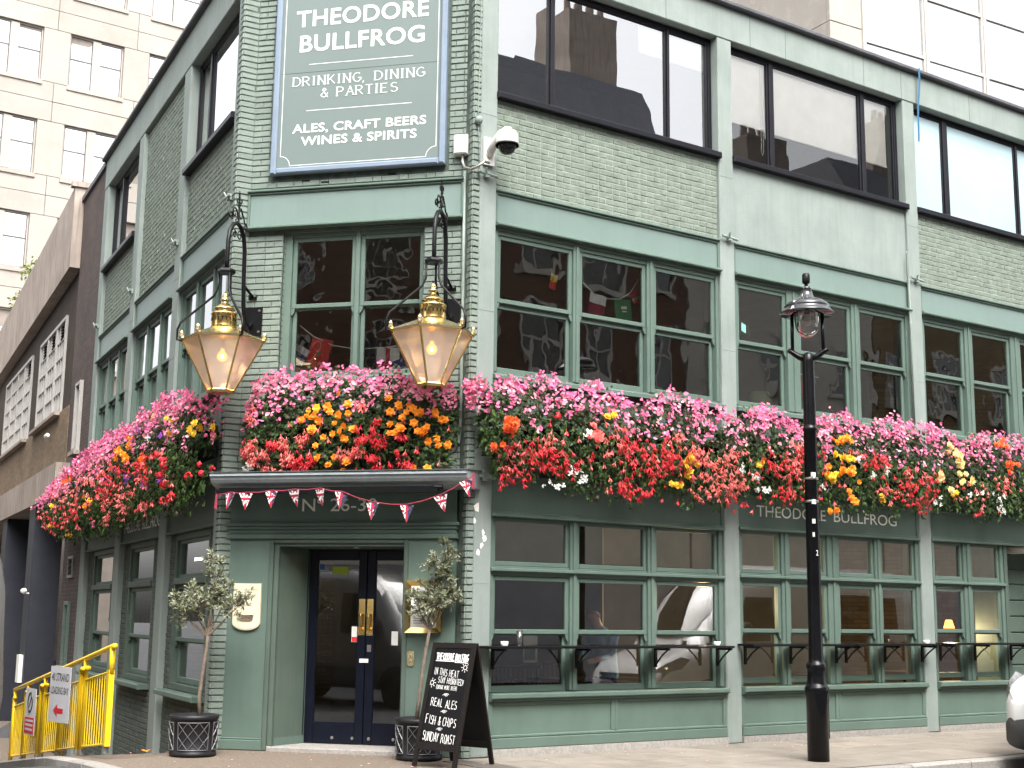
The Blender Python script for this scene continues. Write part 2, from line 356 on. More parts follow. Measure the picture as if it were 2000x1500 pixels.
# ------------------------------------------------------------------ mesh helpers
class MB:
    def __init__(s): s.v = []; s.f = []
    def add(s, verts, faces):
        n = len(s.v); s.v += [tuple(v) for v in verts]; s.f += [tuple(i + n for i in f) for f in faces]; return s
    def box(s, x0, x1, y0, y1, z0, z1):
        return s.add([(x0, y0, z0), (x1, y0, z0), (x1, y1, z0), (x0, y1, z0), (x0, y0, z1), (x1, y0, z1), (x1, y1, z1), (x0, y1, z1)],
                     [(0, 3, 2, 1), (4, 5, 6, 7), (0, 1, 5, 4), (1, 2, 6, 5), (2, 3, 7, 6), (3, 0, 4, 7)])
    def cbox(s, x0, x1, y0, y1, z0, z1, c=0.006):
        """box whose front (low y) edges are chamfered"""
        return s.add([(x0 + c, y0, z0 + c), (x1 - c, y0, z0 + c), (x1 - c, y0, z1 - c), (x0 + c, y0, z1 - c),
                      (x0, y0 + c, z0), (x1, y0 + c, z0), (x1, y0 + c, z1), (x0, y0 + c, z1),
                      (x0, y1, z0), (x1, y1, z0), (x1, y1, z1), (x0, y1, z1)],
                     [(0, 1, 2, 3), (4, 5, 1, 0), (5, 6, 2, 1), (6, 7, 3, 2), (7, 4, 0, 3),
                      (8, 9, 5, 4), (9, 10, 6, 5), (10, 11, 7, 6), (11, 8, 4, 7), (8, 11, 10, 9)])
    def ring(s, x0, x1, z0, z1, w, y0, y1, wb=None, wt=None, c=0.005):
        wb = w if wb is None else wb; wt = w if wt is None else wt
        s.cbox(x0, x0 + w, y0, y1, z0, z1, c); s.cbox(x1 - w, x1, y0, y1, z0, z1, c)
        s.cbox(x0 + w, x1 - w, y0, y1, z0, z0 + wb, c); s.cbox(x0 + w, x1 - w, y0, y1, z1 - wt, z1, c)
        return s
    def quad(s, a, b, c, d): return s.add([a, b, c, d], [(0, 1, 2, 3)])
    def prism(s, poly, y0, y1, axis='y'):
        """polygon given in the two other axes, extruded along axis"""
        n = len(poly)
        def P(p, t):
            return {'y': (p[0], t, p[1]), 'x': (t, p[0], p[1]), 'z': (p[0], p[1], t)}[axis]
        vs = [P(p, y0) for p in poly] + [P(p, y1) for p in poly]
        fs = [tuple(range(n)), tuple(reversed(range(n, 2 * n)))] + [(i, i + n, (i + 1) % n + n, (i + 1) % n) for i in range(n)]
        return s.add(vs, fs)
    def tube(s, pts, r, n=8, closed=False):
        pts = [Vector(p) for p in pts]; k = len(pts)
        rr = r if isinstance(r, (list, tuple)) else [r] * k
        prev = None; base = len(s.v); vs = []; fs = []
        for i, p in enumerate(pts):
            a = pts[i - 1] if i else (pts[-1] if closed else pts[0]); b = pts[(i + 1) % k] if (i < k - 1 or closed) else pts[-1]
            t = (b - a)
            t = t.normalized() if t.length > 1e-9 else Vector((0, 0, 1))
            if prev is None:
                u = t.cross(Vector((0, 0, 1)))
                if u.length < 0.05: u = t.cross(Vector((1, 0, 0)))
                u.normalize()
            else:
                u = prev - t * prev.dot(t)
                if u.length < 1e-6: u = t.cross(Vector((0, 0, 1)))
                u.normalize()
            prev = u; w = t.cross(u)
            for j in range(n):
                an = 2 * PI * j / n
                vs.append(p + (u * math.cos(an) + w * math.sin(an)) * rr[i])
        for i in range(k if closed else k - 1):
            for j in range(n):
                a0, b0 = i * n, ((i + 1) % k) * n
                fs.append((a0 + j, a0 + (j + 1) % n, b0 + (j + 1) % n, b0 + j))
        if not closed:
            fs.append(tuple(reversed(range(n)))); fs.append(tuple(range((k - 1) * n, k * n)))
        return s.add(vs, fs)
    def lathe(s, prof, n=16, c=(0, 0, 0), a0=0.0, cap=True):
        k = len(prof); vs = []; fs = []
        for (r, z) in prof:
            for j in range(n):
                an = a0 + 2 * PI * j / n
                vs.append((c[0] + r * math.cos(an), c[1] + r * math.sin(an), c[2] + z))
        for i in range(k - 1):
            for j in range(n):
                fs.append((i * n + j, i * n + (j + 1) % n, (i + 1) * n + (j + 1) % n, (i + 1) * n + j))
        if cap:
            fs.append(tuple(reversed(range(n)))); fs.append(tuple(range((k - 1) * n, k * n)))
        return s.add(vs, fs)
    def merge(s, o, M=None):
        return s.add([(M @ Vector(v)) for v in o.v] if M else o.v, o.f)
    def mesh(s, name, mat, smooth=False):
        me = bpy.data.meshes.new(name)
        me.from_pydata(s.v, [], s.f); me.update()
        if mat: me.materials.append(MATS[mat])
        if smooth: me.polygons.foreach_set('use_smooth', [True] * len(me.polygons))
        return me

def obj(name, data, parent=None, loc=None, rotz=None, scale=None, rot=None):
    o = bpy.data.objects.new(name, data); COL.objects.link(o)
    if parent: o.parent = parent
    if loc is not None: o.location = loc
    if rotz is not None: o.rotation_euler = (0, 0, rotz)
    if rot is not None: o.rotation_euler = rot
    if scale is not None: o.scale = scale
    return o
def part(name, mb, mat, parent, smooth=False, label=None, kind=None, loc=None, rotz=None):
    o = obj(name, mb.mesh(name, mat, smooth), parent, loc, rotz)
    if label: o['label'] = label
    if kind: o['kind'] = kind
    return o
def tag(o, label, cat, group=None):
    o['label'] = label; o['category'] = cat
    if group: o['group'] = group
    return o
def thing(name, label, cat, loc=(0, 0, 0), rotz=0.0, group=None):
    o = bpy.data.objects.new(name, None); COL.objects.link(o); o.empty_display_size = 0.2
    o.location = loc; o.rotation_euler = (0, 0, rotz)
    return tag(o, label, cat, group)
def struct(name, mb, mat, smooth=False):
    o = part(name, mb, mat, None, smooth); o['kind'] = 'structure'; return o

# facade frames: x along the wall (left to right seen from outside), y into the building, z up
class Frame:
    def __init__(s, ox, oy, ang):
        s.o = Vector((ox, oy, 0)); s.a = ang
        s.d = Vector((math.cos(ang), math.sin(ang), 0)); s.i = Vector((-math.sin(ang), math.cos(ang), 0))
    def P(s, x, y, z): return s.o + s.d * x + s.i * y + Vector((0, 0, z))
FR = Frame(-0.48856, 15.0, math.atan2(0.561836, 0.827249))
FC = Frame(-0.45883, 15.12656, math.atan2(-0.228646, 0.973510))
FL = Frame(-3.41941, 15.68836, math.atan2(-0.890258, 0.455456))

# ------------------------------------------------------------------ lettering
def text_mb(txt, x0, x1, z0, z1, y=0.0, bold=0.0, depth=0.004, spacing=1.0):
    """letters stretched to fill a box on the xz plane"""
    cu = bpy.data.curves.new('t', 'FONT'); cu.body = txt; cu.offset = bold; cu.extrude = 0.0
    cu.space_character = spacing; cu.resolution_u = 4
    ob = bpy.data.objects.new('t', cu); COL.objects.link(ob)
    dg = bpy.context.evaluated_depsgraph_get()
    me = bpy.data.meshes.new_from_object(ob.evaluated_get(dg))
    vs = [v.co.copy() for v in me.vertices]; fs = [tuple(p.vertices) for p in me.polygons]
    bpy.data.objects.remove(ob); bpy.data.curves.remove(cu); bpy.data.meshes.remove(me)
    ax, bx = min(v.x for v in vs), max(v.x for v in vs); ay, by = min(v.y for v in vs), max(v.y for v in vs)
    if ',' in txt or '&' in txt: ay = 0.0
    b = MB()
    b.add([(x0 + (v.x - ax) / (bx - ax) * (x1 - x0), y, z0 + (v.y - ay) / (by - ay) * (z1 - z0)) for v in vs], fs)
    return b

# single-stroke capitals on a 0..1 box: list of polylines
def _arc(cx, cy, rx, ry, a, b, n=10):
    return [(cx + rx * math.cos(rad(a + (b - a) * i / n)), cy + ry * math.sin(rad(a + (b - a) * i / n))) for i in range(n + 1)]
STK = {
 'A': [[(0, 0), (.5, 1), (1, 0)], [(.2, .36), (.8, .36)]],
 'B': [[(0, 0), (0, 1)], [(0, 1)] + _arc(.4, .77, .45, .23, 90, -90) + [(0, .54)], [(0, .54)] + _arc(.45, .27, .5, .27, 90, -90) + [(0, 0)]],
 'C': [_arc(.55, .5, .55, .5, 50, 310, 14)],
 'D': [[(0, 0), (0, 1)], [(0, 1)] + _arc(.3, .5, .7, .5, 90, -90, 14) + [(0, 0)]],
 'E': [[(0, 0), (0, 1)], [(0, 1), (.8, 1)], [(0, .52), (.65, .52)], [(0, 0), (.85, 0)]],
 'F': [[(0, 0), (0, 1)], [(0, 1), (.8, 1)], [(0, .5), (.65, .5)]],
 'G': [_arc(.55, .5, .55, .5, 50, 330, 14) + [(1.02, .45)], [(.65, .45), (1.05, .45)]],
 'H': [[(0, 0), (0, 1)], [(.9, 0), (.9, 1)], [(0, .5), (.9, .5)]],
 'I': [[(.2, 0), (.2, 1)]],
 'K': [[(0, 0), (0, 1)], [(.85, 1), (.05, .42)], [(.3, .6), (.95, 0)]],
 'L': [[(0, 1), (0, 0)], [(0, 0), (.75, 0)]],
 'M': [[(0, 0), (.1, 1), (.5, .25), (.9, 1), (1, 0)]],
 'N': [[(0, 0), (0, 1)], [(0, 1), (.9, 0)], [(.9, 0), (.9, 1)]],
 'O': [_arc(.5, .5, .5, .5, 90, 450, 18)],
 'P': [[(0, 0), (0, 1)], [(0, 1)] + _arc(.4, .74, .45, .26, 90, -90) + [(0, .48)]],
 'R': [[(0, 0), (0, 1)], [(0, 1)] + _arc(.4, .75, .42, .25, 90, -90) + [(0, .5)], [(.35, .5), (.95, 0)]],
 'S': [_arc(.45, .76, .4, .24, 40, 270, 10) + _arc(.45, .26, .45, .26, 90, -150, 10)],
 'T': [[(.5, 0), (.5, 1)], [(0, 1), (1, 1)]],
 'U': [[(0, 1)] + _arc(.45, .32, .45, .32, 180, 360, 10) + [(.9, 1)]],
 'V': [[(0, 1), (.45, 0), (.9, 1)]],
 'W': [[(0, 1), (.28, 0), (.55, .8), (.82, 0), (1.1, 1)]],
 'Y': [[(0, 1), (.45, .5), (.9, 1)], [(.45, .5), (.45, 0)]],
 '&': [[(.95, 0), (.3, .72)] + _arc(.45, .83, .19, .16, 200, -20, 8) + [(.2, .42)] + _arc(.4, .24, .36, .24, 160, 330, 8) + [(.95, .48)]],
 ',': [[(.1, .06), (.0, -.16)]], '!': [[(.1, 1), (.1, .3)], [(.1, .06), (.1, 0)]],
 '(': [[(.3, 1.1), (.05, .5), (.3, -.1)]], ')': [[(0, 1.1), (.25, .5), (0, -.1)]],
}
ADV = {'I': .55, ',': .45, '!': .4, '(': .45, ')': .45, ' ': .6, 'W': 1.35, 'M': 1.25}
def stroke_seg(b, p, q, w, y):
    p = Vector(p); q = Vector(q); d = q - p
    if d.length < 1e-6: return
    d.normalize(); n = Vector((-d.y, d.x)) * w / 2
    e = d * w * 0.25
    a = p - e; c = q + e
    b.add([(a.x - n.x, y, a.y - n.y), (c.x - n.x, y, c.y - n.y), (c.x + n.x, y, c.y + n.y), (a.x + n.x, y, a.y + n.y)], [(0, 1, 2, 3)])
def stroke_text(txt, x0, x1, z0, z1, y, w, serif=False, jit=0.0, slope=0.0, rnd=R_):
    total = sum(ADV.get(c, 1.0) + .28 for c in txt) - .28
    sx = (x1 - x0) / total; h = z1 - z0; b = MB(); x = x0; layer = 0
    for ch in txt:
        for pl in STK.get(ch, []):
            dx, dz = rnd.uniform(-jit, jit) * h, rnd.uniform(-jit, jit) * h
            pts = [(x + px * sx * .95 + dx, z0 + pz * h + dz + slope * (x - x0)) for px, pz in pl]
            layer += 1
            yy = y - 0.0002 * (layer % 7)
            for i in range(len(pts) - 1):
                a, c = Vector(pts[i]), Vector(pts[i + 1])
                ww = w
                if serif:
                    dd = (c - a)
                    ang = abs(dd.x) / max(1e-6, dd.length)
                    ww = w * (1.25 - .75 * ang) if not (dd.x * dd.y > 0 and ang > .2) else w * .6
                stroke_seg(b, a, c, ww, yy - 0.00003 * i)
            if serif and len(pl) <= 3:
                for e in (0, -1):
                    if pl[e][1] in (0, 1) and abs(pl[0][0] - pl[1][0]) < .55:
                        ex, ez = pts[e]
                        stroke_seg(b, (ex - .17 * sx, ez), (ex + .17 * sx, ez), w * .4, yy - 0.0015)
        x += (ADV.get(ch, 1.0) + .28) * sx
    return b

# ------------------------------------------------------------------ brick laying
def courses(x0, x1, z0, z1, rh=0.0752, L=0.2255, joint=0.010, seed=0, holes=()):
    r = random.Random(seed); out = []; k = math.floor(z0 / rh + 0.5); z = k * rh
    while z < z1 - 0.02:
        za, zb = max(z, z0) + joint / 2, min(z + rh, z1) - joint / 2
        if zb - za > 0.02:
            pat = [L] if k % 2 == 0 else ([L / 2, L] if k % 4 == 1 else [L / 2])
            if k % 2 and r.random() < .5: pat = [L]
            x = x0 - (L * .5 if k % 2 else 0) + ((k * 37) % 5) * .0; i = 0
            while x < x1 - 0.015:
                l = pat[i % len(pat)]; i += 1
                a, c = max(x, x0), min(x + l, x1)
                if x1 - c < 0.05: c = x1; l = x1 - x
                x += l
                segs = [(a, c)]
                for (hx0, hx1, hz0, hz1) in holes:
                    if zb > hz0 and za < hz1:
                        ns = []
                        for (p, q) in segs:
                            if q <= hx0 or p >= hx1: ns.append((p, q)); continue
                            if p < hx0: ns.append((p, hx0))
                            if q > hx1: ns.append((hx1, q))
                        segs = ns
                for (p, q) in segs:
                    if q - p > 0.035: out.append((p + joint * .22, q - joint * .22, za, zb))
        z += rh; k += 1
    return out
def brickface(mb, x0, x1, z0, z1, y, proud=0.010, r=R_, c=0.006):
    dy = r.uniform(-0.0025, 0.0025); t = r.uniform(-0.003, 0.003); t2 = r.uniform(-0.002, 0.002)
    y0 = y - proud + dy
    mb.add([(x0 + c, y0 + t, z0 + c + t2), (x1 - c, y0 - t, z0 + c), (x1 - c, y0 - t, z1 - c - t2), (x0 + c, y0 + t, z1 - c),
            (x0, y + .002, z0), (x1, y + .002, z0), (x1, y + .002, z1), (x0, y + .002, z1)],
           [(0, 1, 2, 3), (4, 5, 1, 0), (5, 6, 2, 1), (6, 7, 3, 2), (7, 4, 0, 3)])

# ------------------------------------------------------------------ ground, road, pavement
def lz(u):            # the alley beside the pub drops away from the corner
    return -0.112 * min(max(u, 0.0), 9.5)
def ground_h(x, y):
    q = Vector((x, y, 0)) - FL.o
    u, o = -q.dot(FL.d), -q.dot(FL.i)
    if o < -1: return -0.12
    return -0.12 + lz(u)
g = MB()
xs = [-400, -200, -90, -40, -25, -18] + [-15 + i for i in range(16)] + [4, 8, 14, 22, 40, 90, 200, 400]
ys = [-400, -200, -90, -40, -20, -8, 0, 5, 9] + [11 + i for i in range(18)] + [32, 40, 60, 110, 220, 400]
for y in ys:
    for x in xs: g.v.append((x, y, ground_h(x, y)))
nx = len(xs)
for j in range(len(ys) - 1):
    for i in range(nx - 1):
        g.f.append((j * nx + i, j * nx + i + 1, (j + 1) * nx + i + 1, (j + 1) * nx + i))
ground = struct('road', g, 'asphalt', True)

# pavement edge: along the right street, round the corner, down the alley
edge = []
for u in (24.0, 20, 16, 12, 9, 6, 3, 0): edge.append((FR.P(u, -2.72, 0), 0.0))
c0, c1, c2 = FR.P(0, -2.72, 0), Vector((-2.6, 11.6, 0)), FL.P(0.9, -1.45, 0)
for i in range(1, 9):
    t = i / 8; edge.append((c0 * (1 - t) ** 2 + c1 * 2 * t * (1 - t) + c2 * t * t, 0.0))
for u in (1.5, 3, 5, 7, 9.5, 14, 20, 30): edge.append((FL.P(-u, -1.45, 0), lz(u)))
inner = [(FR.P(u, 0.6, 0), 0.0) for u in (24.0, 20, 16, 12, 9, 6, 3, 0.6)]
for i in range(1, 9): inner.append((FC.P(-0.1 - 2.8 * i / 9, 0.7, 0), 0.0))
for u in (1.5, 3, 5, 7, 9.5, 14, 20, 30): inner.append((FL.P(-u, 0.3, 0), lz(u)))
def sheet(a, b, dz):
    q = MB()
    for (p, z), (r, z2) in zip(a, b): q.v += [(p.x, p.y, z + dz), (r.x, r.y, z2 + dz)]
    for i in range(len(a) - 1): q.f.append((2 * i, 2 * i + 2, 2 * i + 3, 2 * i + 1))
    return q
pv = sheet(edge, inner, -0.004)
pavement = struct('pavement', pv, 'tarmac_path')
# kerb stones along that edge
kerb = thing('kerb', '', '')
for k in ('label', 'category'): del kerb[k]
kerb['kind'] = 'structure'
prev = 0.0; acc = []
for i in range(len(edge) - 1):
    (p, z), (q, z2) = edge[i], edge[i + 1]
    n = max(1, round((q - p).length / 0.9)); 
    for k in range(n):
        acc.append((p.lerp(q, k / n), z + (z2 - z) * k / n, p.lerp(q, (k + 1) / n), z + (z2 - z) * (k + 1) / n))
for (p, za, q, zb) in acc:
    d = (q - p).normalized(); nrm = Vector((-d.y, d.x, 0))
    if nrm.dot(Vector((0, 20, 0)) - p) < 0: nrm = -nrm
    a, b_ = p + d * .006, q - d * .006
    t = R_.uniform(-.004, .004)
    o_, i_ = -nrm * 0.10, nrm * 0.06
    s = MB()
    def V(pt, z): return (pt.x, pt.y, z)
    s.add([V(a + o_, za - .16), V(b_ + o_, zb - .16), V(b_ + i_, zb - .16), V(a + i_, za - .16),
           V(a + o_, za - .015 + t), V(b_ + o_, zb - .015 + t), V(b_ + i_, zb + .004 + t), V(a + i_, za + .004 + t),
           V(a + o_ * .8, za + .002 + t), V(b_ + o_ * .8, zb + .002 + t)],
          [(0, 1, 5, 4), (4, 5, 9, 8), (8, 9, 6, 7), (2, 3, 7, 6), (1, 2, 6, 9, 5), (3, 0, 4, 8, 7)])
    part('kerb_stone', s, 'granite', kerb)
# paving slabs in front of the right-hand windows
slab_rows = [(-0.10, -0.55), (-0.55, -1.12), (-1.12, -1.74), (-1.74, -2.62)]
sl_n = 0
for ri, (ya, yb) in enumerate(slab_rows):
    x = 0.15 + [0.0, 0.4, 0.15, 0.55][ri] - 0.9
    while x < 13.5:
        w = R_.choice([0.62, 0.78, 0.9, 0.9])
        xa, xb = max(x, -0.10 + 0.35 * ri * .4), x + w
        if xb - xa > .15:
            t = R_.uniform(-.0025, .0025); s = MB()
            s.add([(xa + .004, yb + .004, .004), (xb - .004, yb + .004, .004), (xb - .004, ya - .004, .004), (xa + .004, ya - .004, .004),
                   (xa + .010, yb + .010, .011 + t), (xb - .010, yb + .010, .011 + t), (xb - .010, ya - .010, .011 - t), (xa + .010, ya - .010, .011 - t)],
                  [(4, 5, 6, 7), (0, 1, 5, 4), (1, 2, 6, 5), (2, 3, 7, 6), (3, 0, 4, 7)])
            o = part('paving_slab', s, 'paving_stone', pavement, loc=FR.o, rotz=FR.a); sl_n += 1
        x = xb
jn = MB(); jn.box(-0.3, 13.6, -2.63, -0.08, -0.03, 0.0035)
part('paving_bed', jn, 'paving_joint', pavement, loc=FR.o, rotz=FR.a)

# ------------------------------------------------------------------ the pub
PUB0 = FC.P(-1.5, 0, 0)
pub = thing('pub_building', 'sage green corner pub with sash windows, brick quoins and big shop windows', 'building', PUB0)
def fp(name, mb, mat, fr, smooth=False, label=None, kind=None, parent=None):
    """a part of the pub, given in facade coordinates"""
    return part(name, mb, mat, parent or pub, smooth, label, kind, fr.o - PUB0, fr.a)
def sp(name, mb, mat, parent, smooth=False, label=None, kind=None):
    return part(name, mb, mat, parent, smooth, label, kind)

def moulding(b, x0, x1, z, y, h=0.03, d=0.03):
    b.cbox(x0, x1, y - d, y + .02, z - h / 2, z + h / 2, min(h, d) * .35)

def sash_light(win, x0, x1, lo, hi, gm, frame_mat='sage_wood', y=0.075, horn=True, both=True):
    s = MB(); s.ring(x0 - .052, x1 + .052, hi[0] - .052, hi[1] + .048, .052, y, y + .042)
    if horn:
        for xx, sg in ((x0 - .052, 1), (x1 + .052, -1)):
            s.prism([(xx, hi[0] - .052), (xx + sg * .045, hi[0] - .052), (xx + sg * .036, hi[0] - .10), (xx + sg * .012, hi[0] - .135), (xx, hi[0] - .135)], y + .004, y + .036)
    sp('sash', s, frame_mat, win)
    yj = R_.uniform(-.002, .002); t = R_.uniform(-.004, .004)
    p = MB(); p.quad((x0 - .01, y + .025 + yj, hi[0] - .01), (x1 + .01, y + .025 + yj + t, hi[0] - .01), (x1 + .01, y + .025 - yj + t, hi[1] + .01), (x0 - .01, y + .025 - yj, hi[1] + .01))
    sp('pane', p, gm, win)
    if lo:
        s = MB(); s.ring(x0 - .048, x1 + .048, lo[0] - .075, hi[0] - .012, .048, y + .048, y + .09, wb=.075, wt=hi[0] - .012 - lo[1])
        sp('sash', s, frame_mat, win)
        t = R_.uniform(-.004, .004)
        p = MB(); p.quad((x0 - .01, y + .072, lo[0] - .01), (x1 + .01, y + .072 + t, lo[0] - .01), (x1 + .01, y + .074 + t, lo[1] + .01), (x0 - .01, y + .074, lo[1] + .01))
        sp('pane', p, gm, win)

def sash_window(fr, X0, X1, Z0, Z1, cols, lo, hi, gm, label=None, mat='sage_wood', y=0.045, extra=None):
    f = MB()
    edges = [X0] + [v for c in cols for v in c] + [X1]
    for i in range(0, len(edges), 2):
        a = edges[i] + (0 if i == 0 else .054); b = edges[i + 1] - (.054 if i + 1 < len(edges) - 1 else 0)
        if i == 0: b = cols[0][0] - .054
        if i == len(edges) - 2: a = cols[-1][1] + .054
        if b - a > .012:
            f.cbox(a, b, y, y + .16, Z0 + .05, Z1 - .04, .006)
            if b - a > .10:
                mid = (a + b) / 2; f.cbox(mid - .018, mid + .018, y - .018, y + .001, Z0 + .05, Z1 - .04, .005)
    f.cbox(X0, X1, y - .01, y + .16, Z1 - .04, Z1, .006)
    # timber between the sash heads and the frame head
    for c in cols:
        if Z1 - .04 - (hi[1] + .048) > .01: f.cbox(c[0] - .054, c[1] + .054, y + .012, y + .13, hi[1] + .048, Z1 - .04, .004)
    f.box(X0, X1, y + .01, y + .2, Z0, Z0 + .05)
    w = fp('window', f, mat, fr, label=label)
    for c in cols: sash_light(w, c[0], c[1], lo, hi, gm, mat, y + .03)
    s = MB(); s.add([(X0 - .02, y - .09, Z0 + .002), (X1 + .02, y - .09, Z0 + .002), (X1 + .02, y + .03, Z0 + .045), (X0 - .02, y + .03, Z0 + .045),
                     (X0 - .02, y - .09, Z0 - .045), (X1 + .02, y - .09, Z0 - .045), (X1 + .02, y + .03, Z0 - .045), (X0 - .02, y + .03, Z0 - .045)],
                    [(0, 1, 2, 3), (4, 5, 1, 0), (5, 6, 2, 1), (7, 4, 0, 3), (7, 6, 5, 4)])
    sp('sill', s, mat, w)
    return w

def black_window(fr, X0, X1, Z0, Z1, cols, gm='modern_glass', y=0.13):
    f = MB(); f.ring(X0, X1, Z0, Z1, .055, y, y + .07)
    for i in range(len(cols) - 1):
        f.cbox(cols[i][1] + .03, cols[i + 1][0] - .03, y - .01, y + .07, Z0 + .055, Z1 - .055, .005)
    w = fp('window', f, 'black_frame', fr)
    for k, c in enumerate(cols):
        s = MB(); s.ring(max(c[0] - .03, X0 + .055), min(c[1] + .03, X1 - .055), Z0 + .055, Z1 - .055, .03, y + .012, y + .055)
        sp('casement', s, 'black_frame', w)
        t = R_.uniform(-.006, .006); t2 = R_.uniform(-.006, .006)
        p = MB(); p.quad((c[0] - .005, y + .035 + t, Z0 + .08), (c[1] + .005, y + .035 - t, Z0 + .08), (c[1] + .005, y + .035 + t2, Z1 - .08), (c[0] - .005, y + .035 + t2, Z1 - .08))
        sp('pane', p, gm, w)
    s = MB(); s.cbox(X0 - .02, X1 + .02, -.05, y + .02, Z0 - .085, Z0 - .004, .01)
    sp('sill', s, 'black_frame', w)
    return w

def fascia(fr, x0, x1, z0, z1, y=0.02, mat='sage_panel'):
    b = MB(); b.box(x0, x1, y + .02, y + .30, z0, z1)
    p = fp('fascia_board', b, mat, fr)
    q = MB()
    q.cbox(x0, x1, y - .03, y + .02, z1 - .03, z1, .008); q.cbox(x0, x1, y - .005, y + .021, z1 - .058, z1 - .034, .008)
    q.cbox(x0, x0 + .03, y - .005, y + .021, z0 + .05, z1 - .058, .006); q.cbox(x1 - .03, x1, y - .005, y + .021, z0 + .05, z1 - .058, .006)
    q.cbox(x0, x1, y - .065, y + .021, z0, z0 + .032, .008); q.cbox(x0, x1, y - .03, y + .021, z0 + .032, z0 + .05, .006)
    sp('moulding', q, 'sage_wood', p)
    return p

ALLB = {'rough_brick': {}, 'dark_rough_brick': {}}
def brick_panel(fr, key, x0, x1, z0, z1, y, mat, mort, seed, holes=(), proud=.006):
    wall = MB()
    zs = sorted({z0, z1, *[h[2] for h in holes], *[h[3] for h in holes]})
    for za, zb in zip(zs[:-1], zs[1:]):
        cuts = sorted([(h[0], h[1]) for h in holes if h[2] < zb - 1e-6 and h[3] > za + 1e-6]); xx = x0
        for a, c in cuts:
            if a > xx: wall.box(xx, a, y, y + .26, za, zb)
            xx = c
        if xx < x1: wall.box(xx, x1, y, y + .26, za, zb)
    w = fp('brick_wall', wall, mort, fr)
    b = MB()
    for (p, q, za, zb) in courses(x0, x1, z0, z1, seed=seed, holes=holes, joint=.011): brickface(b, p, q, za, zb, y, proud)
    sp('brickwork', b, mat, w, kind='stuff')
    return w

# ---- right-hand street front
PR = [(.09, .335), (3.936, 4.196), (7.779, 8.04), (11.62, 11.88), (15.46, 15.72)]
BAYS = [(.335, 3.936), (4.196, 7.779), (8.04, 11.62), (11.88, 15.46)]
ZB = 9.447
for i, (a, c) in enumerate(PR):
    b = MB(); b.cbox(a, c, 0, .34, 0.0, ZB, .012)
    pl = fp('pilaster', b, 'sage_concrete', FR)
    for z in (1.9, 5.05, 7.45): sp('paint_seam', MB().box(a + .012, c - .012, -.0025, .01, z, z + .012), 'sage_concrete', pl)
b = MB(); b.cbox(.0, 15.72, -.006, .36, ZB + .001, 9.93, .012)
band = fp('parapet_band', b, 'sage_concrete', FR)
b = MB()
for x in (1.6, 3.0, 4.55, 5.25, 6.9, 7.75, 9.4, 11.8): b.box(x, x + .006, -.0085, .01, ZB + .01, 9.92)
sp('joint', b, 'dark_sage', band)
b = MB(); b.cbox(-.05, 15.8, -.09, .42, 9.931, 10.0, .015)
fp('coping', b, 'coping_lead', FR)
F2 = [[(.42, 1.17), (1.28, 3.10), (3.19, 3.85)], [(4.28, 5.01), (5.15, 6.93), (7.07, 7.695)], [(8.125, 8.84), (9.015, 10.72), (10.83, 11.53)], [(11.965, 12.68), (12.85, 14.5), (14.64, 15.37)]]
F1 = [[(.455, 1.465), (1.675, 2.64), (2.87, 3.83)], [(4.33, 5.16), (5.51, 6.47), (6.73, 7.655)], [(8.17, 9.035), (9.31, 10.18), (10.53, 11.48)], [(12.0, 12.95), (13.25, 14.2), (14.45, 15.34)]]
GC = [[(.44, 1.435), (1.645, 2.632), (2.85, 3.815)], [(4.31, 4.945), (5.185, 5.83), (6.145, 6.795), (7.02, 7.665)], [(8.18, 8.75), (9.03, 9.635)], [(12.0, 12.9), (13.2, 14.1), (14.4, 15.3)]]
GDZ = [0.0, 0.03, 0.045, 0.045]
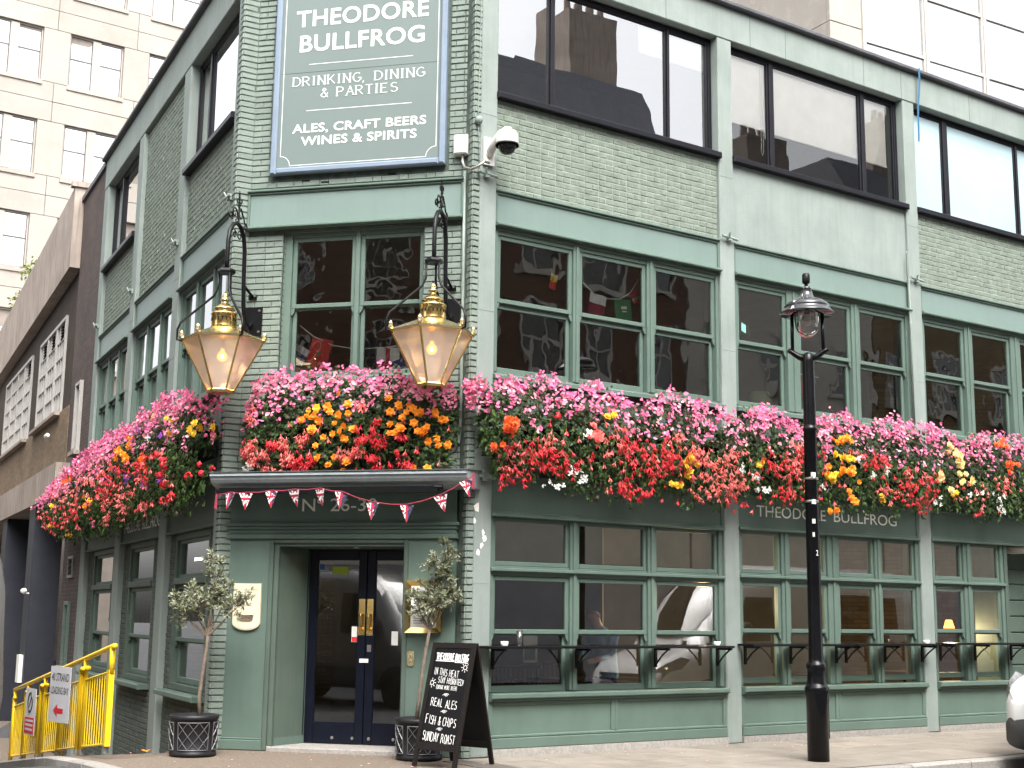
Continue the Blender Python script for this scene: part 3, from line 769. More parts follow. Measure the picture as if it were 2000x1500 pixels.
for i, (x0, x1) in enumerate(BAYS):
    fascia(FR, x0 + .002, x1 - .002, 6.106, 6.559)
    # second floor
    black_window(FR, x0 + .003, x1 - .003, 7.775, ZB - .003, F2[i], ('modern_glass', 'soft_glass', 'frost_film', 'modern_glass')[i])
    if i == 1:
        s = MB(); s.box(x0 + .002, x1 - .002, .05, .31, 6.561, 7.772); fp('rendered_panel', s, 'sage_concrete', FR)
    else:
        brick_panel(FR, 'r%d' % i, x0 + .002, x1 - .002, 6.561, 7.772, .055, 'rough_brick', 'pale_mortar', 5 + i)
    # first floor
    sash_window(FR, x0 + .003, x1 - .003, 4.30, 6.104, F1[i], (4.425, 5.13), (5.245, 5.965), 'sash_glass')
    a = MB(); a.box(x0 + .002, x1 - .002, .07, .30, 3.16, 4.298); ap = fp('apron_panel', a, 'dark_sage', FR)
    # ground floor
    dz = GDZ[i]; gx1 = x1 if i != 2 else 9.76
    h = MB(); h.box(x0 + .002, x1 - .002, .045, .30, 2.70 + dz, 3.158); hp = fp('header_board', h, 'sage_wood', FR)
    q = MB(); q.ring(x0 + .002, x1 - .002, 2.70 + dz, 3.158, .03, .02, .046); q.cbox(x0 + .002, x1 - .002, -.02, .046, 2.665 + dz, 2.70 + dz, .008)
    sp('moulding', q, 'sage_wood', hp)
    z_t0, z_t1 = 2.165 + dz, 2.62 + dz
    # transom lights over the sashes
    f = MB()
    cols = GC[i]
    xs_ = [x0 + .003] + [v for c in cols for v in c] + [gx1 - .003]
    for k in range(0, len(xs_), 2):
        aa = xs_[k] + (.05 if k else 0); bb = xs_[k + 1] - (.05 if k + 1 < len(xs_) - 1 else 0)
        if k == 0: bb = cols[0][0] - .05
        if k == len(xs_) - 2: aa = cols[-1][1] + .05
        if bb - aa > .012:
            f.cbox(aa, bb, .04, .19, .70, 2.664 + dz, .006)
            if bb - aa > .08: f.cbox((aa + bb) / 2 - .02, (aa + bb) / 2 + .02, .018, .041, .70, 2.664 + dz, .006)
    for c in cols:
        f.cbox(c[0] - .05, c[1] + .05, .05, .19, 2.0 + dz, z_t0 - .055, .005)
        f.cbox(c[0] - .05, c[1] + .05, .05, .19, z_t1 + .04, 2.664 + dz, .004)
    f.cbox(x0 + .003, gx1 - .003, -.01, .039, 2.045 + dz, 2.085 + dz, .008)
    w = fp('shop_window', f, 'sage_wood', FR)
    for c in cols:
        s = MB(); s.ring(c[0] - .048, c[1] + .048, z_t0 - .053, z_t1 + .038, .045, .07, .115, wb=.053, wt=.038); sp('transom_frame', s, 'sage_wood', w)
        t = R_.uniform(-.004, .004)
        p = MB(); p.quad((c[0] - .01, .098, z_t0 - .01), (c[1] + .01, .098 + t, z_t0 - .01), (c[1] + .01, .098 + t, z_t1 + .01), (c[0] - .01, .098, z_t1 + .01)); sp('pane', p, 'pub_glass', w)
        sash_light(w, c[0], c[1], (.765 + dz * 1.2, 1.325 + dz), (1.395 + dz, 1.95 + dz), 'pub_glass', y=.07)
    f = MB(); f.cbox(x0 + .003, gx1 - .003, -.075, .16, .628, .688 + dz * .2, .012); f.cbox(x0 + .003, gx1 - .003, -.035, .16, .600, .626, .006)
    sp('sill', f, 'sage_wood', w)
    st = MB(); st.box(x0 + .002, gx1 - .002, .03, .30, .10, .598); sr = fp('stall_riser', st, 'sage_wood', FR)
    q = MB(); mid = (x0 + gx1) / 2
    rails = [(x0 + .003, mid - .0), (mid + .0, gx1 - .003)] if i != 2 else [(x0 + .003, gx1 - .003)]
    for (aa, bb) in rails:
        q.cbox(aa, aa + .055, .008, .031, .235, .598, .008); q.cbox(bb - .055, bb, .008, .031, .235, .598, .008)
        q.cbox(aa + .055, bb - .055, .008, .031, .555, .598, .008)
        q.cbox(aa, bb, -.004, .031, .20, .235, .010)
    q.cbox(x0 + .003, gx1 - .003, -.012, .031, .085, .199, .008)
    sp('panel_moulding', q, 'sage_wood', sr)
    pl = MB(); pl.box(x0 + .003, gx1 - .003, -.02, .2, -.02, .083); sp('plinth', pl, 'granite', sr)
# lettering on the second bay's header
fp('lettering', text_mb('THEODORE', 4.556, 5.87, 2.885, 3.035, .0425, bold=.002), 'faded_letter', FR)
fp('lettering', text_mb('BULLFROG', 6.03, 7.333, 2.885, 3.035, .0425, bold=.002), 'faded_letter', FR)
# side doorway at the end of the third bay
b = MB(); b.box(9.76, 9.84, .03, .6, 0, 2.745); b.box(9.84, 11.62, .50, .62, .02, 2.745)
dr = fp('doorway', b, 'dark_sage', FR)
b = MB()
for k in range(9): b.cbox(9.98, 11.5, .475, .501, .15 + k * .25, .385 + k * .25, .012)
sp('door_board', b, 'dark_sage', dr)
b = MB(); b.tube([(9.93, .40, .3), (9.93, .40, 2.1)], .022, 8); sp('grab_rail', b, 'black_paint', dr)
b = MB(); b.lathe([(.02, -.07), (.17, -.06), (.19, 0), (.19, .03)], 16, (10.35, .25, 2.68)); sp('bulkhead_light', b, 'lamp_white', dr, True)

# ---- left-hand front along the alley (x runs from -12 at the far end to 0 at the corner)
PL_ = [(-3.20, -2.82), (-6.32, -5.95), (-9.46, -9.08)]
LBAY = [(-2.82, -.27), (-5.95, -3.20), (-9.08, -6.32)]
LH3 = 9.36
for (a, c) in PL_:
    b = MB(); b.cbox(a, c, 0, .34, -1.4, LH3, .012); pl = fp('pilaster', b, 'sage_concrete', FL)
    for z in (2.05, 5.05, 6.2): sp('paint_seam', MB().box(a + .012, c - .012, -.0025, .01, z, z + .012), 'sage_concrete', pl)
b = MB(); b.cbox(-.27, -.16, 0.0, .34, -.2, LH3, .01); fp('pilaster', b, 'sage_concrete', FL)
b = MB(); b.cbox(-9.46, 0.0, -.006, .36, LH3 + .001, 9.93, .012); fp('parapet_band', b, 'sage_concrete', FL)
b = MB(); b.cbox(-9.5, .05, -.09, .42, 9.931, 10.0, .015); fp('coping', b, 'coping_lead', FL)
LF1 = [[(-2.70, -2.02), (-1.82, -1.14), (-.98, -.38)], [(-5.83, -5.10), (-4.92, -4.19), (-4.01, -3.30)], [(-8.96, -8.24), (-8.06, -7.34), (-7.16, -6.44)]]
for i, (x0, x1) in enumerate(LBAY):
    fascia(FL, x0 + .002, x1 - .002, 5.97, 6.485)
    if i == 1:
        brick_panel(FL, 'l1', x0 + .002, x1 - .002, 6.487, LH3 - .002, .07, 'rough_brick', 'pale_mortar', 31)
    else:
        cols = [(x0 + .09, x0 + .62), (x0 + .76, x1 - .09)] if i == 0 else [(x0 + .09, x0 + .72), (x0 + .86, x1 - .09)]
        black_window(FL, x0 + .003, x1 - .003, 7.77, LH3 - .003, cols)
        brick_panel(FL, 'l%d' % i, x0 + .002, x1 - .002, 6.487, 7.768, .07, 'rough_brick', 'pale_mortar', 32 + i)
    sash_window(FL, x0 + .003, x1 - .003, 4.25, 5.968, LF1[i], (4.38, 5.07), (5.18, 5.86), 'sash_glass')
    a = MB(); a.box(x0 + .002, x1 - .002, .07, .30, 3.16, 4.248); fp('apron_panel', a, 'dark_sage', FL)
    h = MB(); h.box(x0 + .002, x1 - .002, .045, .30, 2.57, 3.158); hp = fp('header_board', h, 'dark_sage', FL)
    q = MB(); q.ring(x0 + .002, x1 - .002, 2.57, 3.158, .03, .02, .046); sp('moulding', q, 'dark_sage', hp)
    # ground floor: one window set in painted brickwork
    wx0, wx1 = [(-2.55, -.75), (-5.55, -3.80), (-8.62, -6.80)][i]
    brick_panel(FL, 'lg%d' % i, x0 + .002, x1 - .002, -1.4, 2.568, .10, 'dark_rough_brick', 'sage_mortar', 41 + i, holes=[(wx0, wx1, .545, 2.568)], proud=.007)
    f = MB(); f.ring(wx0 + .002, wx1 - .002, .55, 2.566, .08, .10, .28)
    f.cbox(wx0 + .08, wx1 - .08, .07, .28, 1.90, 1.985, .01)
    w = fp('window', f, 'dark_sage', FL)
    s = MB(); s.ring(wx0 + .08, wx1 - .08, 1.986, 2.486, .05, .14, .19); sp('sash', s, 'sage_wood', w)
    p = MB(); p.quad((wx0 + .12, .165, 2.03), (wx1 - .12, .165, 2.03), (wx1 - .12, .165, 2.45), (wx0 + .12, .165, 2.45)); sp('pane', p, 'pub_glass', w)
    sash_light(w, wx0 + .14, wx1 - .14, (.71, 1.15), (1.22, 1.845), 'pub_glass', 'sage_wood', .13, horn=True)
    s = MB(); s.cbox(wx0 - .10, wx1 + .10, -.07, .15, .475, .545, .012); sp('sill', s, 'sage_wood', w)
fp('lettering', text_mb('THEODORE', -5.86, -4.66, 2.735, 2.895, .0425, bold=.002), 'faded_letter', FL)
fp('lettering', text_mb('BULLFROG', -4.52, -3.34, 2.735, 2.895, .0425, bold=.002), 'faded_letter', FL)

# ---- chamfered corner front
FSL = Frame(*FC.P(-3.0106, -.13, 0)[:2], FC.a + math.atan2(.13, .1406))
FSR = Frame(*FC.P(-.11, 0, 0)[:2], FC.a + math.atan2(-.13, .11))
LSL, LSR = math.hypot(.13, .1406), math.hypot(.13, .11)
wb = MB()
for (a, c, z0, z1) in ((-2.87, -2.41, 3.0, 6.14), (-.625, -.11, 3.0, 6.14), (-2.41, -.625, 3.0, 4.255), (-2.87, -.11, 6.14, 9.93)):
    wb.box(a, c, 0, .30, z0, z1)
wall = fp('corner_wall', wb, 'sage_mortar', FC, label='painted brick wall of the chamfered corner')
wsp = []
for F_, ln in ((FSL, LSL), (FSR, LSR)):
    b = MB(); b.box(.004, ln - .004, .004, .05, -.1, 9.93); fp('quoin_wall', b, 'sage_mortar', F_)
b = MB(); b.box(-.16, 0, .004, .22, -.1, LH3); fp('quoin_wall', b, 'sage_mortar', FL)
b = MB(); b.box(0, .09, .004, .22, -.1, ZB); fp('quoin_wall', b, 'sage_mortar', FR)
b = MB(); b.box(-2.93, -.06, -.10, .34, 9.931, 10.0); fp('coping', b, 'coping_lead', FC)
bricks = []       # (frame, x0, x1, z0, z1, priority)
HOLES = [(-2.62, -.34, 6.82, 9.93), (-2.9, -.1, 6.155, 6.67), (-2.41, -.625, 4.25, 6.2)]
def pri(z): return 0 if (4.3 < z < 6.16 or 6.6 < z < 9.2) else (1 if z < 2.9 else 2)
for r_ in courses(-2.87, -.11, 3.15, 9.93, seed=3, holes=HOLES): bricks.append((FC, *r_, pri(r_[2])))
def quoins(F_, xa, xb, off):
    k = 0; z = 0.0
    while z < (LH3 if F_ is FL else (ZB if F_ is FR else 9.93)) - .03:
        bricks.append((F_, xa + .0005, xb - .0005, z + .0055, z + .0697, pri(z) + .5 * (F_ in (FL, FR))))
        z += .0752; k += 1
quoins(FSL, 0, LSL, 0); quoins(FSR, 0, LSR, 0); quoins(FL, -.16, 0, 0); quoins(FR, 0, .09, 0)
bricks.sort(key=lambda t: (t[5], t[3]))
BM = {}
def brick_mesh(l, h):
    k = (round(l, 2), round(h, 2))
    if k not in BM:
        b = MB(); c = .006; L2, H2 = l / 2, h / 2
        b.add([(-L2 + c, -.012, -H2 + c), (L2 - c, -.012, -H2 + c), (L2 - c, -.012, H2 - c), (-L2 + c, -.012, H2 - c),
               (-L2, -.006, -H2), (L2, -.006, -H2), (L2, -.006, H2), (-L2, -.006, H2), (-L2, .02, -H2), (L2, .02, -H2), (L2, .02, H2), (-L2, .02, H2)],
              [(0, 1, 2, 3), (4, 5, 1, 0), (5, 6, 2, 1), (6, 7, 3, 2), (7, 4, 0, 3), (8, 9, 5, 4), (9, 10, 6, 5), (10, 11, 7, 6), (11, 8, 4, 7)])
        BM[k] = b.mesh('brick', 'sage_brick')
    return BM[k]
rest = {}
for i, (F_, x0, x1, z0, z1, p_) in enumerate(bricks):
    if i < 300:
        c = F_.P((x0 + x1) / 2, R_.uniform(-.003, .002), (z0 + z1) / 2)
        o = obj('brick', brick_mesh(x1 - x0, z1 - z0), wall)
        rel = c - FC.o
        o.location = (rel.dot(FC.d), rel.dot(FC.i), c.z)
        o.rotation_euler = (R_.uniform(-.012, .012), R_.uniform(-.012, .012), F_.a - FC.a)
    else:
        b = rest.setdefault(F_, MB()); brickface(b, x0, x1, z0, z1, .001, .012)
allr = MB()
for F_, b in rest.items():
    M = Matrix.Translation(Vector(((F_.o - FC.o).dot(FC.d), (F_.o - FC.o).dot(FC.i), 0))) @ Matrix.Rotation(F_.a - FC.a, 4, 'Z')
    allr.merge(b, M)
sp('brickwork', allr, 'sage_brick', wall, kind='stuff')
# header course scars under the signboard
b = MB()
for x, z in ((-2.2, 6.75), (-1.95, 6.72), (-1.1, 6.77)): b.box(x, x + .10, -.016, -.011, z, z + .02)
sp('paint_scar', b, 'bay_dark', wall)

fascia(FC, -2.885, -.135, 6.158, 6.664, y=-.05)
sash_window(FC, -2.405, -.63, 4.30, 6.155, [(-2.26, -1.552), (-1.388, -.693)], (4.41, 5.165), (5.235, 6.015), 'old_glass', y=.05)
# brick reveal on the left of the window
b = MB(); z = 4.36
while z < 6.12:
    b.add([(-2.411 + .012, .004, z), (-2.411 + .012, .055, z), (-2.411 + .012, .055, z + .064), (-2.411 + .012, .004, z + .064)], [(0, 1, 2, 3)]); z += .0752
sp('reveal_brick', b, 'sage_brick', wall)

# canopy over the entrance
cp = [(.0, 3.16), (-.60, 3.118), (-.62, 3.105), (-.62, 3.08), (-.60, 3.075), (-.588, 3.04), (-.56, 3.005), (-.51, 2.975), (-.42, 2.958), (.0, 2.952)]
b = MB(); b.prism(cp, -2.93, .12, 'x')
can = fp('entrance_canopy', b, 'canopy_lead', FC)
b = MB(); b.add([(-2.94, -.632, 3.128), (.13, -.632, 3.128), (.13, 0, 3.172), (-2.94, 0, 3.172), (-2.94, -.632, 3.117), (.13, -.632, 3.117), (.13, 0, 3.162), (-2.94, 0, 3.162)], [(0, 1, 2, 3), (4, 5, 1, 0), (5, 6, 2, 1), (7, 4, 0, 3), (7, 6, 5, 4)])
sp('lead_flashing', b, 'coping_lead', can)
b = MB(); b.box(-2.86, -.22, -.58, -.52, 2.875, 2.925); b.box(-2.83, -.26, -.56, -.50, 2.925, 2.95); b.tube([(-.26, -.55, 2.935), (-.17, -.55, 2.935)], .028, 8)
sp('awning_bar', b, 'black_paint', can)
# entrance surround
b = MB(); b.box(-2.93, -.14, -.05, .25, 2.585, 2.95)
ent = fp('entrance_fascia', b, 'sage_wood', FC)
b = MB()
b.cbox(-2.965, -.105, -.095, -.05, 2.545, 2.585, .008); b.cbox(-2.945, -.125, -.075, .25, 2.505, 2.544, .008); b.cbox(-2.93, -.14, -.055, .25, 2.455, 2.504, .006); b.cbox(-2.95, -.12, -.08, .25, 2.395, 2.454, .01)
sp('moulding', b, 'sage_wood', ent)
b = text_mb('Nº 26-30', -2.012, -1.094, 2.715, 2.865, -.0525, bold=.004)
sp('lettering', b, 'faded_letter', ent)
for (a, c) in ((-2.93, -2.40), (-.70, -.14)):
    b = MB(); b.box(a, c, -.04, .25, .0, 2.394); sr = fp('entrance_pier', b, 'sage_wood', FC)
    q = MB(); q.cbox(a - .012, c + .003, -.062, -.04, .0, .115, .008); q.cbox(a - .008, c + .003, -.055, -.04, .117, .135, .006); sp('plinth', q, 'sage_wood', sr)
b = MB()
b.cbox(-2.40, -2.345, -.055, .02, .0, 2.394, .008); b.cbox(-.755, -.70, -.055, .02, .0, 2.394, .008)
b.cbox(-2.345, -.755, -.055, .02, 2.345, 2.394, .008)
b.cbox(-2.345, -2.285, -.028, .02, .0, 2.345, .006); b.cbox(-.765, -.755, -.028, .02, .0, 2.345, .004); b.cbox(-2.285, -.765, -.028, .02, 2.31, 2.345, .006)
# splayed linings and soffit of the lobby
b.add([(-2.29, .02, 0), (-2.105, .50, 0), (-2.105, .50, 2.33), (-2.29, .02, 2.33)], [(0, 1, 2, 3)])
b.add([(-.762, .02, 0), (-.65, .50, 0), (-.65, .50, 2.33), (-.762, .02, 2.33)], [(3, 2, 1, 0)])
b.add([(-2.30, .0, 2.331), (-.74, .0, 2.331), (-.62, .56, 2.30), (-2.14, .56, 2.30)], [(3, 2, 1, 0)])
dc = fp('door_casing', b, 'dark_sage', FC)
b = MB(); b.add([(-2.28, .03, .002), (-2.10, .495, .002), (-2.10, .485, .14), (-2.28, .02, .14)], [(0, 1, 2, 3)]); sp('skirting', b, 'sage_wood', dc)
b = MB(); b.lathe([(.045, 0), (.04, -.012)], 14, (-1.45, .30, 2.318)); sp('downlight', b, 'steel', dc)
b = MB(); b.cbox(-2.34, -.70, -.055, .62, -.02, .048, .01); sp('doorstep', b, 'granite', dc)
b = MB(); b.box(-2.5, -2.11, .47, .60, 0, 2.6); b.box(-.64, -.3, .47, .60, 0, 2.6); b.box(-2.11, -.64, .48, .60, 2.295, 2.6)
fp('door_frame', b, 'navy_paint', FC)
def door_leaf(x0, x1, hx, sgn, stickers):
    f = MB()
    y0, y1 = .49, .54
    sw = .105
    f.cbox(x0, x0 + sw, y0, y1, .055, 2.29, .006); f.cbox(x1 - sw, x1, y0, y1, .055, 2.29, .006)
    f.cbox(x0 + sw, x1 - sw, y0, y1, .055, .30, .006); f.cbox(x0 + sw, x1 - sw, y0, y1, 2.175, 2.29, .006)
    d = fp('door', f, 'navy_paint', FC)
    p = MB(); p.quad((x0 + sw - .008, .515, .29), (x1 - sw + .008, .515, .29), (x1 - sw + .008, .515, 2.185), (x0 + sw - .008, .515, 2.185)); sp('pane', p, 'pub_glass', d)
    h = MB(); h.cbox(hx - .042, hx + .042, .482, .4895, 1.30, 1.725, .003)
    h.tube([(hx, .482, 1.36), (hx, .44, 1.365), (hx, .425, 1.39), (hx, .425, 1.52), (hx, .44, 1.545), (hx, .482, 1.55)], .015, 8)
    sp('handle', h, 'brass', d)
    return d
d1 = door_leaf(-2.10, -1.378, -1.425, 1, 1); d2 = door_leaf(-1.372, -.652, -1.325, -1, 0)
b = MB(); b.box(-1.35, -1.30, .484, .4895, 1.11, 1.19); sp('lock_plate', b, 'steel', d2)
b = MB(); b.box(-1.44, -1.33, .486, .4895, .985, 1.03); sp('torn_sticker', b, 'paper', d1)
b = MB(); b.box(-1.985, -1.915, .508, .511, 2.06, 2.13); sp('blue_sticker', b, 'sticker_blue', d1)
b = MB(); b.box(-1.99, -1.91, .5112, .5116, 2.055, 2.135); sp('sticker_border', b, 'paper', d1)
b = MB(); b.box(-1.82, -1.62, .508, .511, 2.01, 2.10); sp('green_sticker', b, 'sticker_green', d1)
b = MB(); b.box(-1.555, -1.47, .508, .511, 1.22, 1.40); sp('notice', b, 'paper', d1)
b = MB(); b.box(-1.55, -1.475, .505, .5075, 1.225, 1.28); sp('notice_band', b, 'sign_red', d1)
b = MB(); b.box(-1.06, -.98, .508, .511, 1.19, 1.35); sp('notice', b, 'paper', d2)
for d_, xs_ in ((d1, (-1.75, -1.5)), (d2, (-1.3, -1.0))):
    for x in xs_:
        b = MB(); b.lathe([(.001, -.012), (.016, -.008), (.02, 0)], 10, (0, 0, 0)); b.v = [(x + v[0], .489 + v[2], .12 + v[1]) for v in b.v]
        sp('stud', b, 'steel', d_)

# ---- floors, roof and the dark rooms behind the glass
endR, endL = FR.P(15.7, .34, 0), FL.P(-9.44, .34, 0)
poly = [FL.P(-9.44, .30, 0), FL.P(-.2, .30, 0), FC.P(-2.8, .30, 0), FC.P(-.2, .30, 0), FR.P(.3, .30, 0), FR.P(15.7, .30, 0)]
pp = [((p - PUB0).x, (p - PUB0).y) for p in poly]
pg = [((p - PUB0).x, (p - PUB0).y) for p in [FL.P(-9.44, .30, 0), FL.P(-.4, .30, 0), FC.P(-2.35, .60, 0), FC.P(-.5, .60, 0), FR.P(.5, .30, 0), FR.P(15.7, .30, 0)]]
b = MB(); b.prism(pg, -.10, .03, 'z'); part('floor_slab', b, 'room_floor', pub)
for (z0, z1) in ((3.25, 3.60), (6.30, 6.62)):
    b = MB(); b.prism(pp, z0, z1, 'z'); part('floor_slab', b, 'room_wall_pale', pub)
b = MB(); b.prism(pp, 9.46, 9.90, 'z'); part('roof', b, 'coping_lead', pub)
a_, c_ = endL - PUB0, endR - PUB0
b = MB(); dd = (c_ - a_).normalized(); nn = Vector((-dd.y, dd.x, 0)) * .25
b.prism([(a_.x, a_.y), (c_.x, c_.y), ((c_ + nn).x, (c_ + nn).y), ((a_ + nn).x, (a_ + nn).y)], -1.4, 9.93, 'z'); part('rear_wall', b, 'brown_brick', pub)
b = MB(); b.box(15.45, 15.72, .34, 1.5, 0, 9.93); fp('end_wall', b, 'brown_brick', FR)
b = MB(); b.box(-9.46, -9.2, .34, 1.5, -1.4, 9.93); fp('end_wall', b, 'brown_brick', FL)
# inner partitions parallel to the right-hand front
b = MB(); b.box(2.4, 15.4, 4.2, 4.35, .03, 3.25); fp('inner_wall', b, 'room_wall', FR)
b = MB(); b.box(2.4, 15.4, 3.6, 3.75, 3.60, 6.30); fp('inner_wall', b, 'room_wall', FR)
b = MB(); b.box(1.5, 15.4, 2.6, 2.75, 6.62, 9.46); fp('inner_wall', b, 'room_wall_pale', FR)
b = MB(); b.box(-2.8, 1.0, 3.2, 3.3, .03, 3.25); fp('inner_wall', b, 'room_wall', FC)
# roller blinds and frosted film on the second floor
def blind(F_, x0, x1, z0, z1, y=.205):
    b = MB(); b.box(x0, x1, y, y + .012, z0, z1); b.box(x0, x1, y - .008, y + .02, z0 - .03, z0); fp('roller_blind', b, 'blind', F_)
blind(FR, 4.26, 5.08, 8.40, 9.40); blind(FR, 5.12, 6.98, 8.40, 9.40); blind(FR, 7.03, 7.60, 8.40, 9.40)
b = MB(); b.tube([(4.93, .19, 9.35), (4.93, .19, 8.05), (4.95, .19, 8.0), (4.97, .19, 8.05), (4.97, .19, 9.35)], .005, 5); fp('blind_cord', b, 'blind', FR)
blind(FR, 2.7, 3.9, 9.0, 9.40)
blind(FL, -2.75, -2.2, 7.9, 9.30); blind(FL, -8.9, -8.3, 7.9, 9.3)

# ---- conduits, cable hooks and pipes
b = MB(); b.tube([(-.135, -.03, 6.75), (-.125, -.03, 5.5), (-.125, -.03, 3.72), (-.14, -.03, 3.50), (-.20, -.03, 3.41), (-.28, -.03, 3.39), (-.52, -.03, 3.39)], .02, 8)
fp('drain_pipe', b, 'conduit', FC, True)
b = MB(); b.tube([(7.70, -.02, 7.02), (7.715, -.02, 6.98), (7.72, -.02, 4.4)], .012, 6); b.tube([(7.745, -.02, 6.6), (7.745, -.02, 4.4)], .008, 6); fp('conduit', b, 'conduit', FR, True)
for (F_, x, z) in ((FR, 4.07, 6.59), (FR, 7.90, 6.61), (FR, .17, 6.69), (FL, -3.05, 6.75), (FL, -6.15, 6.70), (FL, -.2, 6.62), (FC, -.06, 3.12), (FR, .2, 3.10), (FL, -9.2, 6.7)):
    b = MB(); b.box(x - .03, x + .03, -.06, .0, z - .04, z + .04); b.tube([(x - .14, -.05, z + .01), (x + .14, -.05, z - .01)], .018, 6); b.tube([(x - .02, -.06, z), (x - .04, -.09, z + .06)], .014, 6)
    fp('cable_bracket', b, 'conduit', F_)
b = MB()
b.tube([(.06, -.02, 9.9), (.055, -.02, 8.2), (.04, -.02, 7.42)], .006, 5)
fp('cable', b, 'conduit', FR)
b = MB(); b.lathe([(.001, .05), (.035, .04), (.05, 0), (.035, -.04), (.001, -.05)], 12, (.035, -.05, 7.33)); b.tube([(.04, -.03, 7.28), (.06, -.02, 7.1), (.07, -.02, 6.6)], .006, 5); fp('alarm_sounder', b, 'sage_concrete', FR, True)
# flaking paint on the first pilaster
b = MB()
for (x, z, s_) in ((.13, 2.75, .05), (.24, 2.40, .04), (.2, 2.33, .03), (.16, 2.24, .035), (.22, 2.47, .03), (.1, 2.6, .03)):
    n = 7; pts = [(x + s_ * R_.uniform(.4, 1) * math.cos(2 * PI * k / n), z + 1.6 * s_ * R_.uniform(.4, 1) * math.sin(2 * PI * k / n)) for k in range(n)]
    b.prism(pts, -.004, .002)
fp('flaked_paint', b, 'paper', FR)

# ------------------------------------------------------------------ neighbouring buildings
# dark brick link next to the pub, then the concrete-banded workshop above a loading bay
nb = thing('workshop_building', 'brown brick workshop with stained concrete bands and white steel windows beyond the pub', 'building', FL.P(-12, 0, 0), FL.a)
def np_(name, mb, mat, parent=None, **k): return part(name, mb, mat, parent or nb, **k)
# local x = facade x + 12
b = MB()
b.box(0.0, 2.54, .02, .6, 4.4, 9.85); b.box(0.55, 2.54, .02, .6, -1.3, 4.4)
link = np_('brick_wall', b, 'purple_brick')
b = MB(); b.box(0, 2.54, -.03, .65, 9.851, 9.95); np_('coping', b, 'coping_lead')
w = MB(); w.ring(.95, 1.5, 4.55, 5.9, .07, -.05, .05); wo_ = np_('window', w, 'white_steel'); p = MB(); p.quad((1.0, .03, 4.6), (1.45, .03, 4.6), (1.45, .03, 5.85), (1.0, .03, 5.85)); np_('pane', p, 'office_glass', wo_)
p = MB(); p.box(.9, 1.55, -.10, .03, 4.47, 4.549); np_('sill', p, 'stained_concrete', wo_)
w = MB(); w.ring(1.25, 1.75, .55, 1.72, .07, -.03, .06); wo_ = np_('window', w, 'sage_wood'); p = MB(); p.quad((1.3, .03, .6), (1.7, .03, .6), (1.7, .03, 1.68), (1.3, .03, 1.68)); np_('pane', p, 'office_glass', wo_)
p = MB(); p.box(1.15, 1.85, -.10, .03, .46, .549); np_('sill', p, 'stained_concrete', wo_)
w = MB(); w.ring(1.3, 1.85, 2.15, 2.55, .05, -.02, .03); v_ = np_('wall_vent', w, 'galvanised')
p = MB()
for k in range(3): p.add([(1.35, -.01, 2.22 + k * .1), (1.8, -.01, 2.22 + k * .1), (1.8, .04, 2.30 + k * .1), (1.35, .04, 2.30 + k * .1)], [(0, 1, 2, 3)])
np_('louvre', p, 'bay_dark', v_)
XE = -14.5
zt = lambda x: (10.15 + (9.55 - 10.15) * (-x) / 12.0)
b = MB()
b.add([(0, -.18, 8.45), (XE, -.18, 7.95), (XE, -.18, 9.35), (0, -.18, 10.15), (0, .5, 8.45), (XE, .5, 7.95), (XE, .5, 9.35), (0, .5, 10.15)],
      [(1, 0, 3, 2), (0, 4, 7, 3), (5, 1, 2, 6), (4, 5, 6, 7), (3, 7, 6, 2), (0, 1, 5, 4)])
np_('parapet', b, 'stained_concrete')
b = MB(); b.box(-.15, .05, -.25, .5, 10.155, 10.25); np_('coping_block', b, 'stained_concrete')
b = MB()
b.box(XE, 0, .05, .45, 7.72, 8.45); b.box(-1.2, 0, .05, .45, 5.62, 7.72); b.box(-6.3, -4.95, .05, .45, 5.62, 7.72); b.box(XE, -11.45, .05, .45, 5.62, 7.72)
np_('upper_wall', b, 'brown_render')
b = MB(); b.box(XE, 0, .0, .45, 4.4, 5.62); np_('lower_wall', b, 'brown_brick')
b = MB(); b.box(XE, .55, -.25, .45, 3.75, 4.4); np_('concrete_lintel', b, 'stained_concrete')
for (x0, x1, n) in ((-4.95, -1.2, 3), (-11.45, -6.3, 4)):
    w = MB(); w.ring(x0, x1, 5.63, 7.71, .08, .0, .12)
    pw = (x1 - x0) / n
    for k in range(1, n): w.cbox(x0 + k * pw - .05, x0 + k * pw + .05, .0, .12, 5.71, 7.63, .01)
    wo_ = np_('window', w, 'white_steel')
    for k in range(n):
        g_ = MB()
        for j in range(1, 4): g_.box(x0 + k * pw + j * pw / 4 - .015, x0 + k * pw + j * pw / 4 + .015, .03, .07, 5.71, 7.63)
        for j in range(1, 5): g_.box(x0 + k * pw + .05, x0 + (k + 1) * pw - .05, .025, .075, 5.71 + j * .385, 5.735 + j * .385)
        np_('glazing_bar', g_, 'white_steel', wo_)
        p = MB(); p.quad((x0 + k * pw + .04, .06, 5.7), (x0 + (k + 1) * pw - .04, .06, 5.7), (x0 + (k + 1) * pw - .04, .06, 7.64), (x0 + k * pw + .04, .06, 7.64)); np_('pane', p, 'pub_glass', wo_)
        if n == 3 or k == 3:
            v = MB()
            for j in range(5): v.box(x0 + k * pw + pw * .45, x0 + k * pw + pw * .62, .01, .055, 7.28 + j * .065, 7.31 + j * .065)
            np_('ventilator', v, 'bay_dark', wo_)
    s = MB(); s.box(x0 - .05, x1 + .05, -.12, .05, 5.56, 5.629); np_('sill', s, 'stained_concrete', wo_)
b = MB(); b.box(XE, -.4, 5.5, 5.7, -1.3, 9.0); np_('rear_wall', b, 'brown_brick')
b = MB(); b.box(XE, 0, .46, 5.5, 8.0, 8.2); np_('roof', b, 'coping_lead')
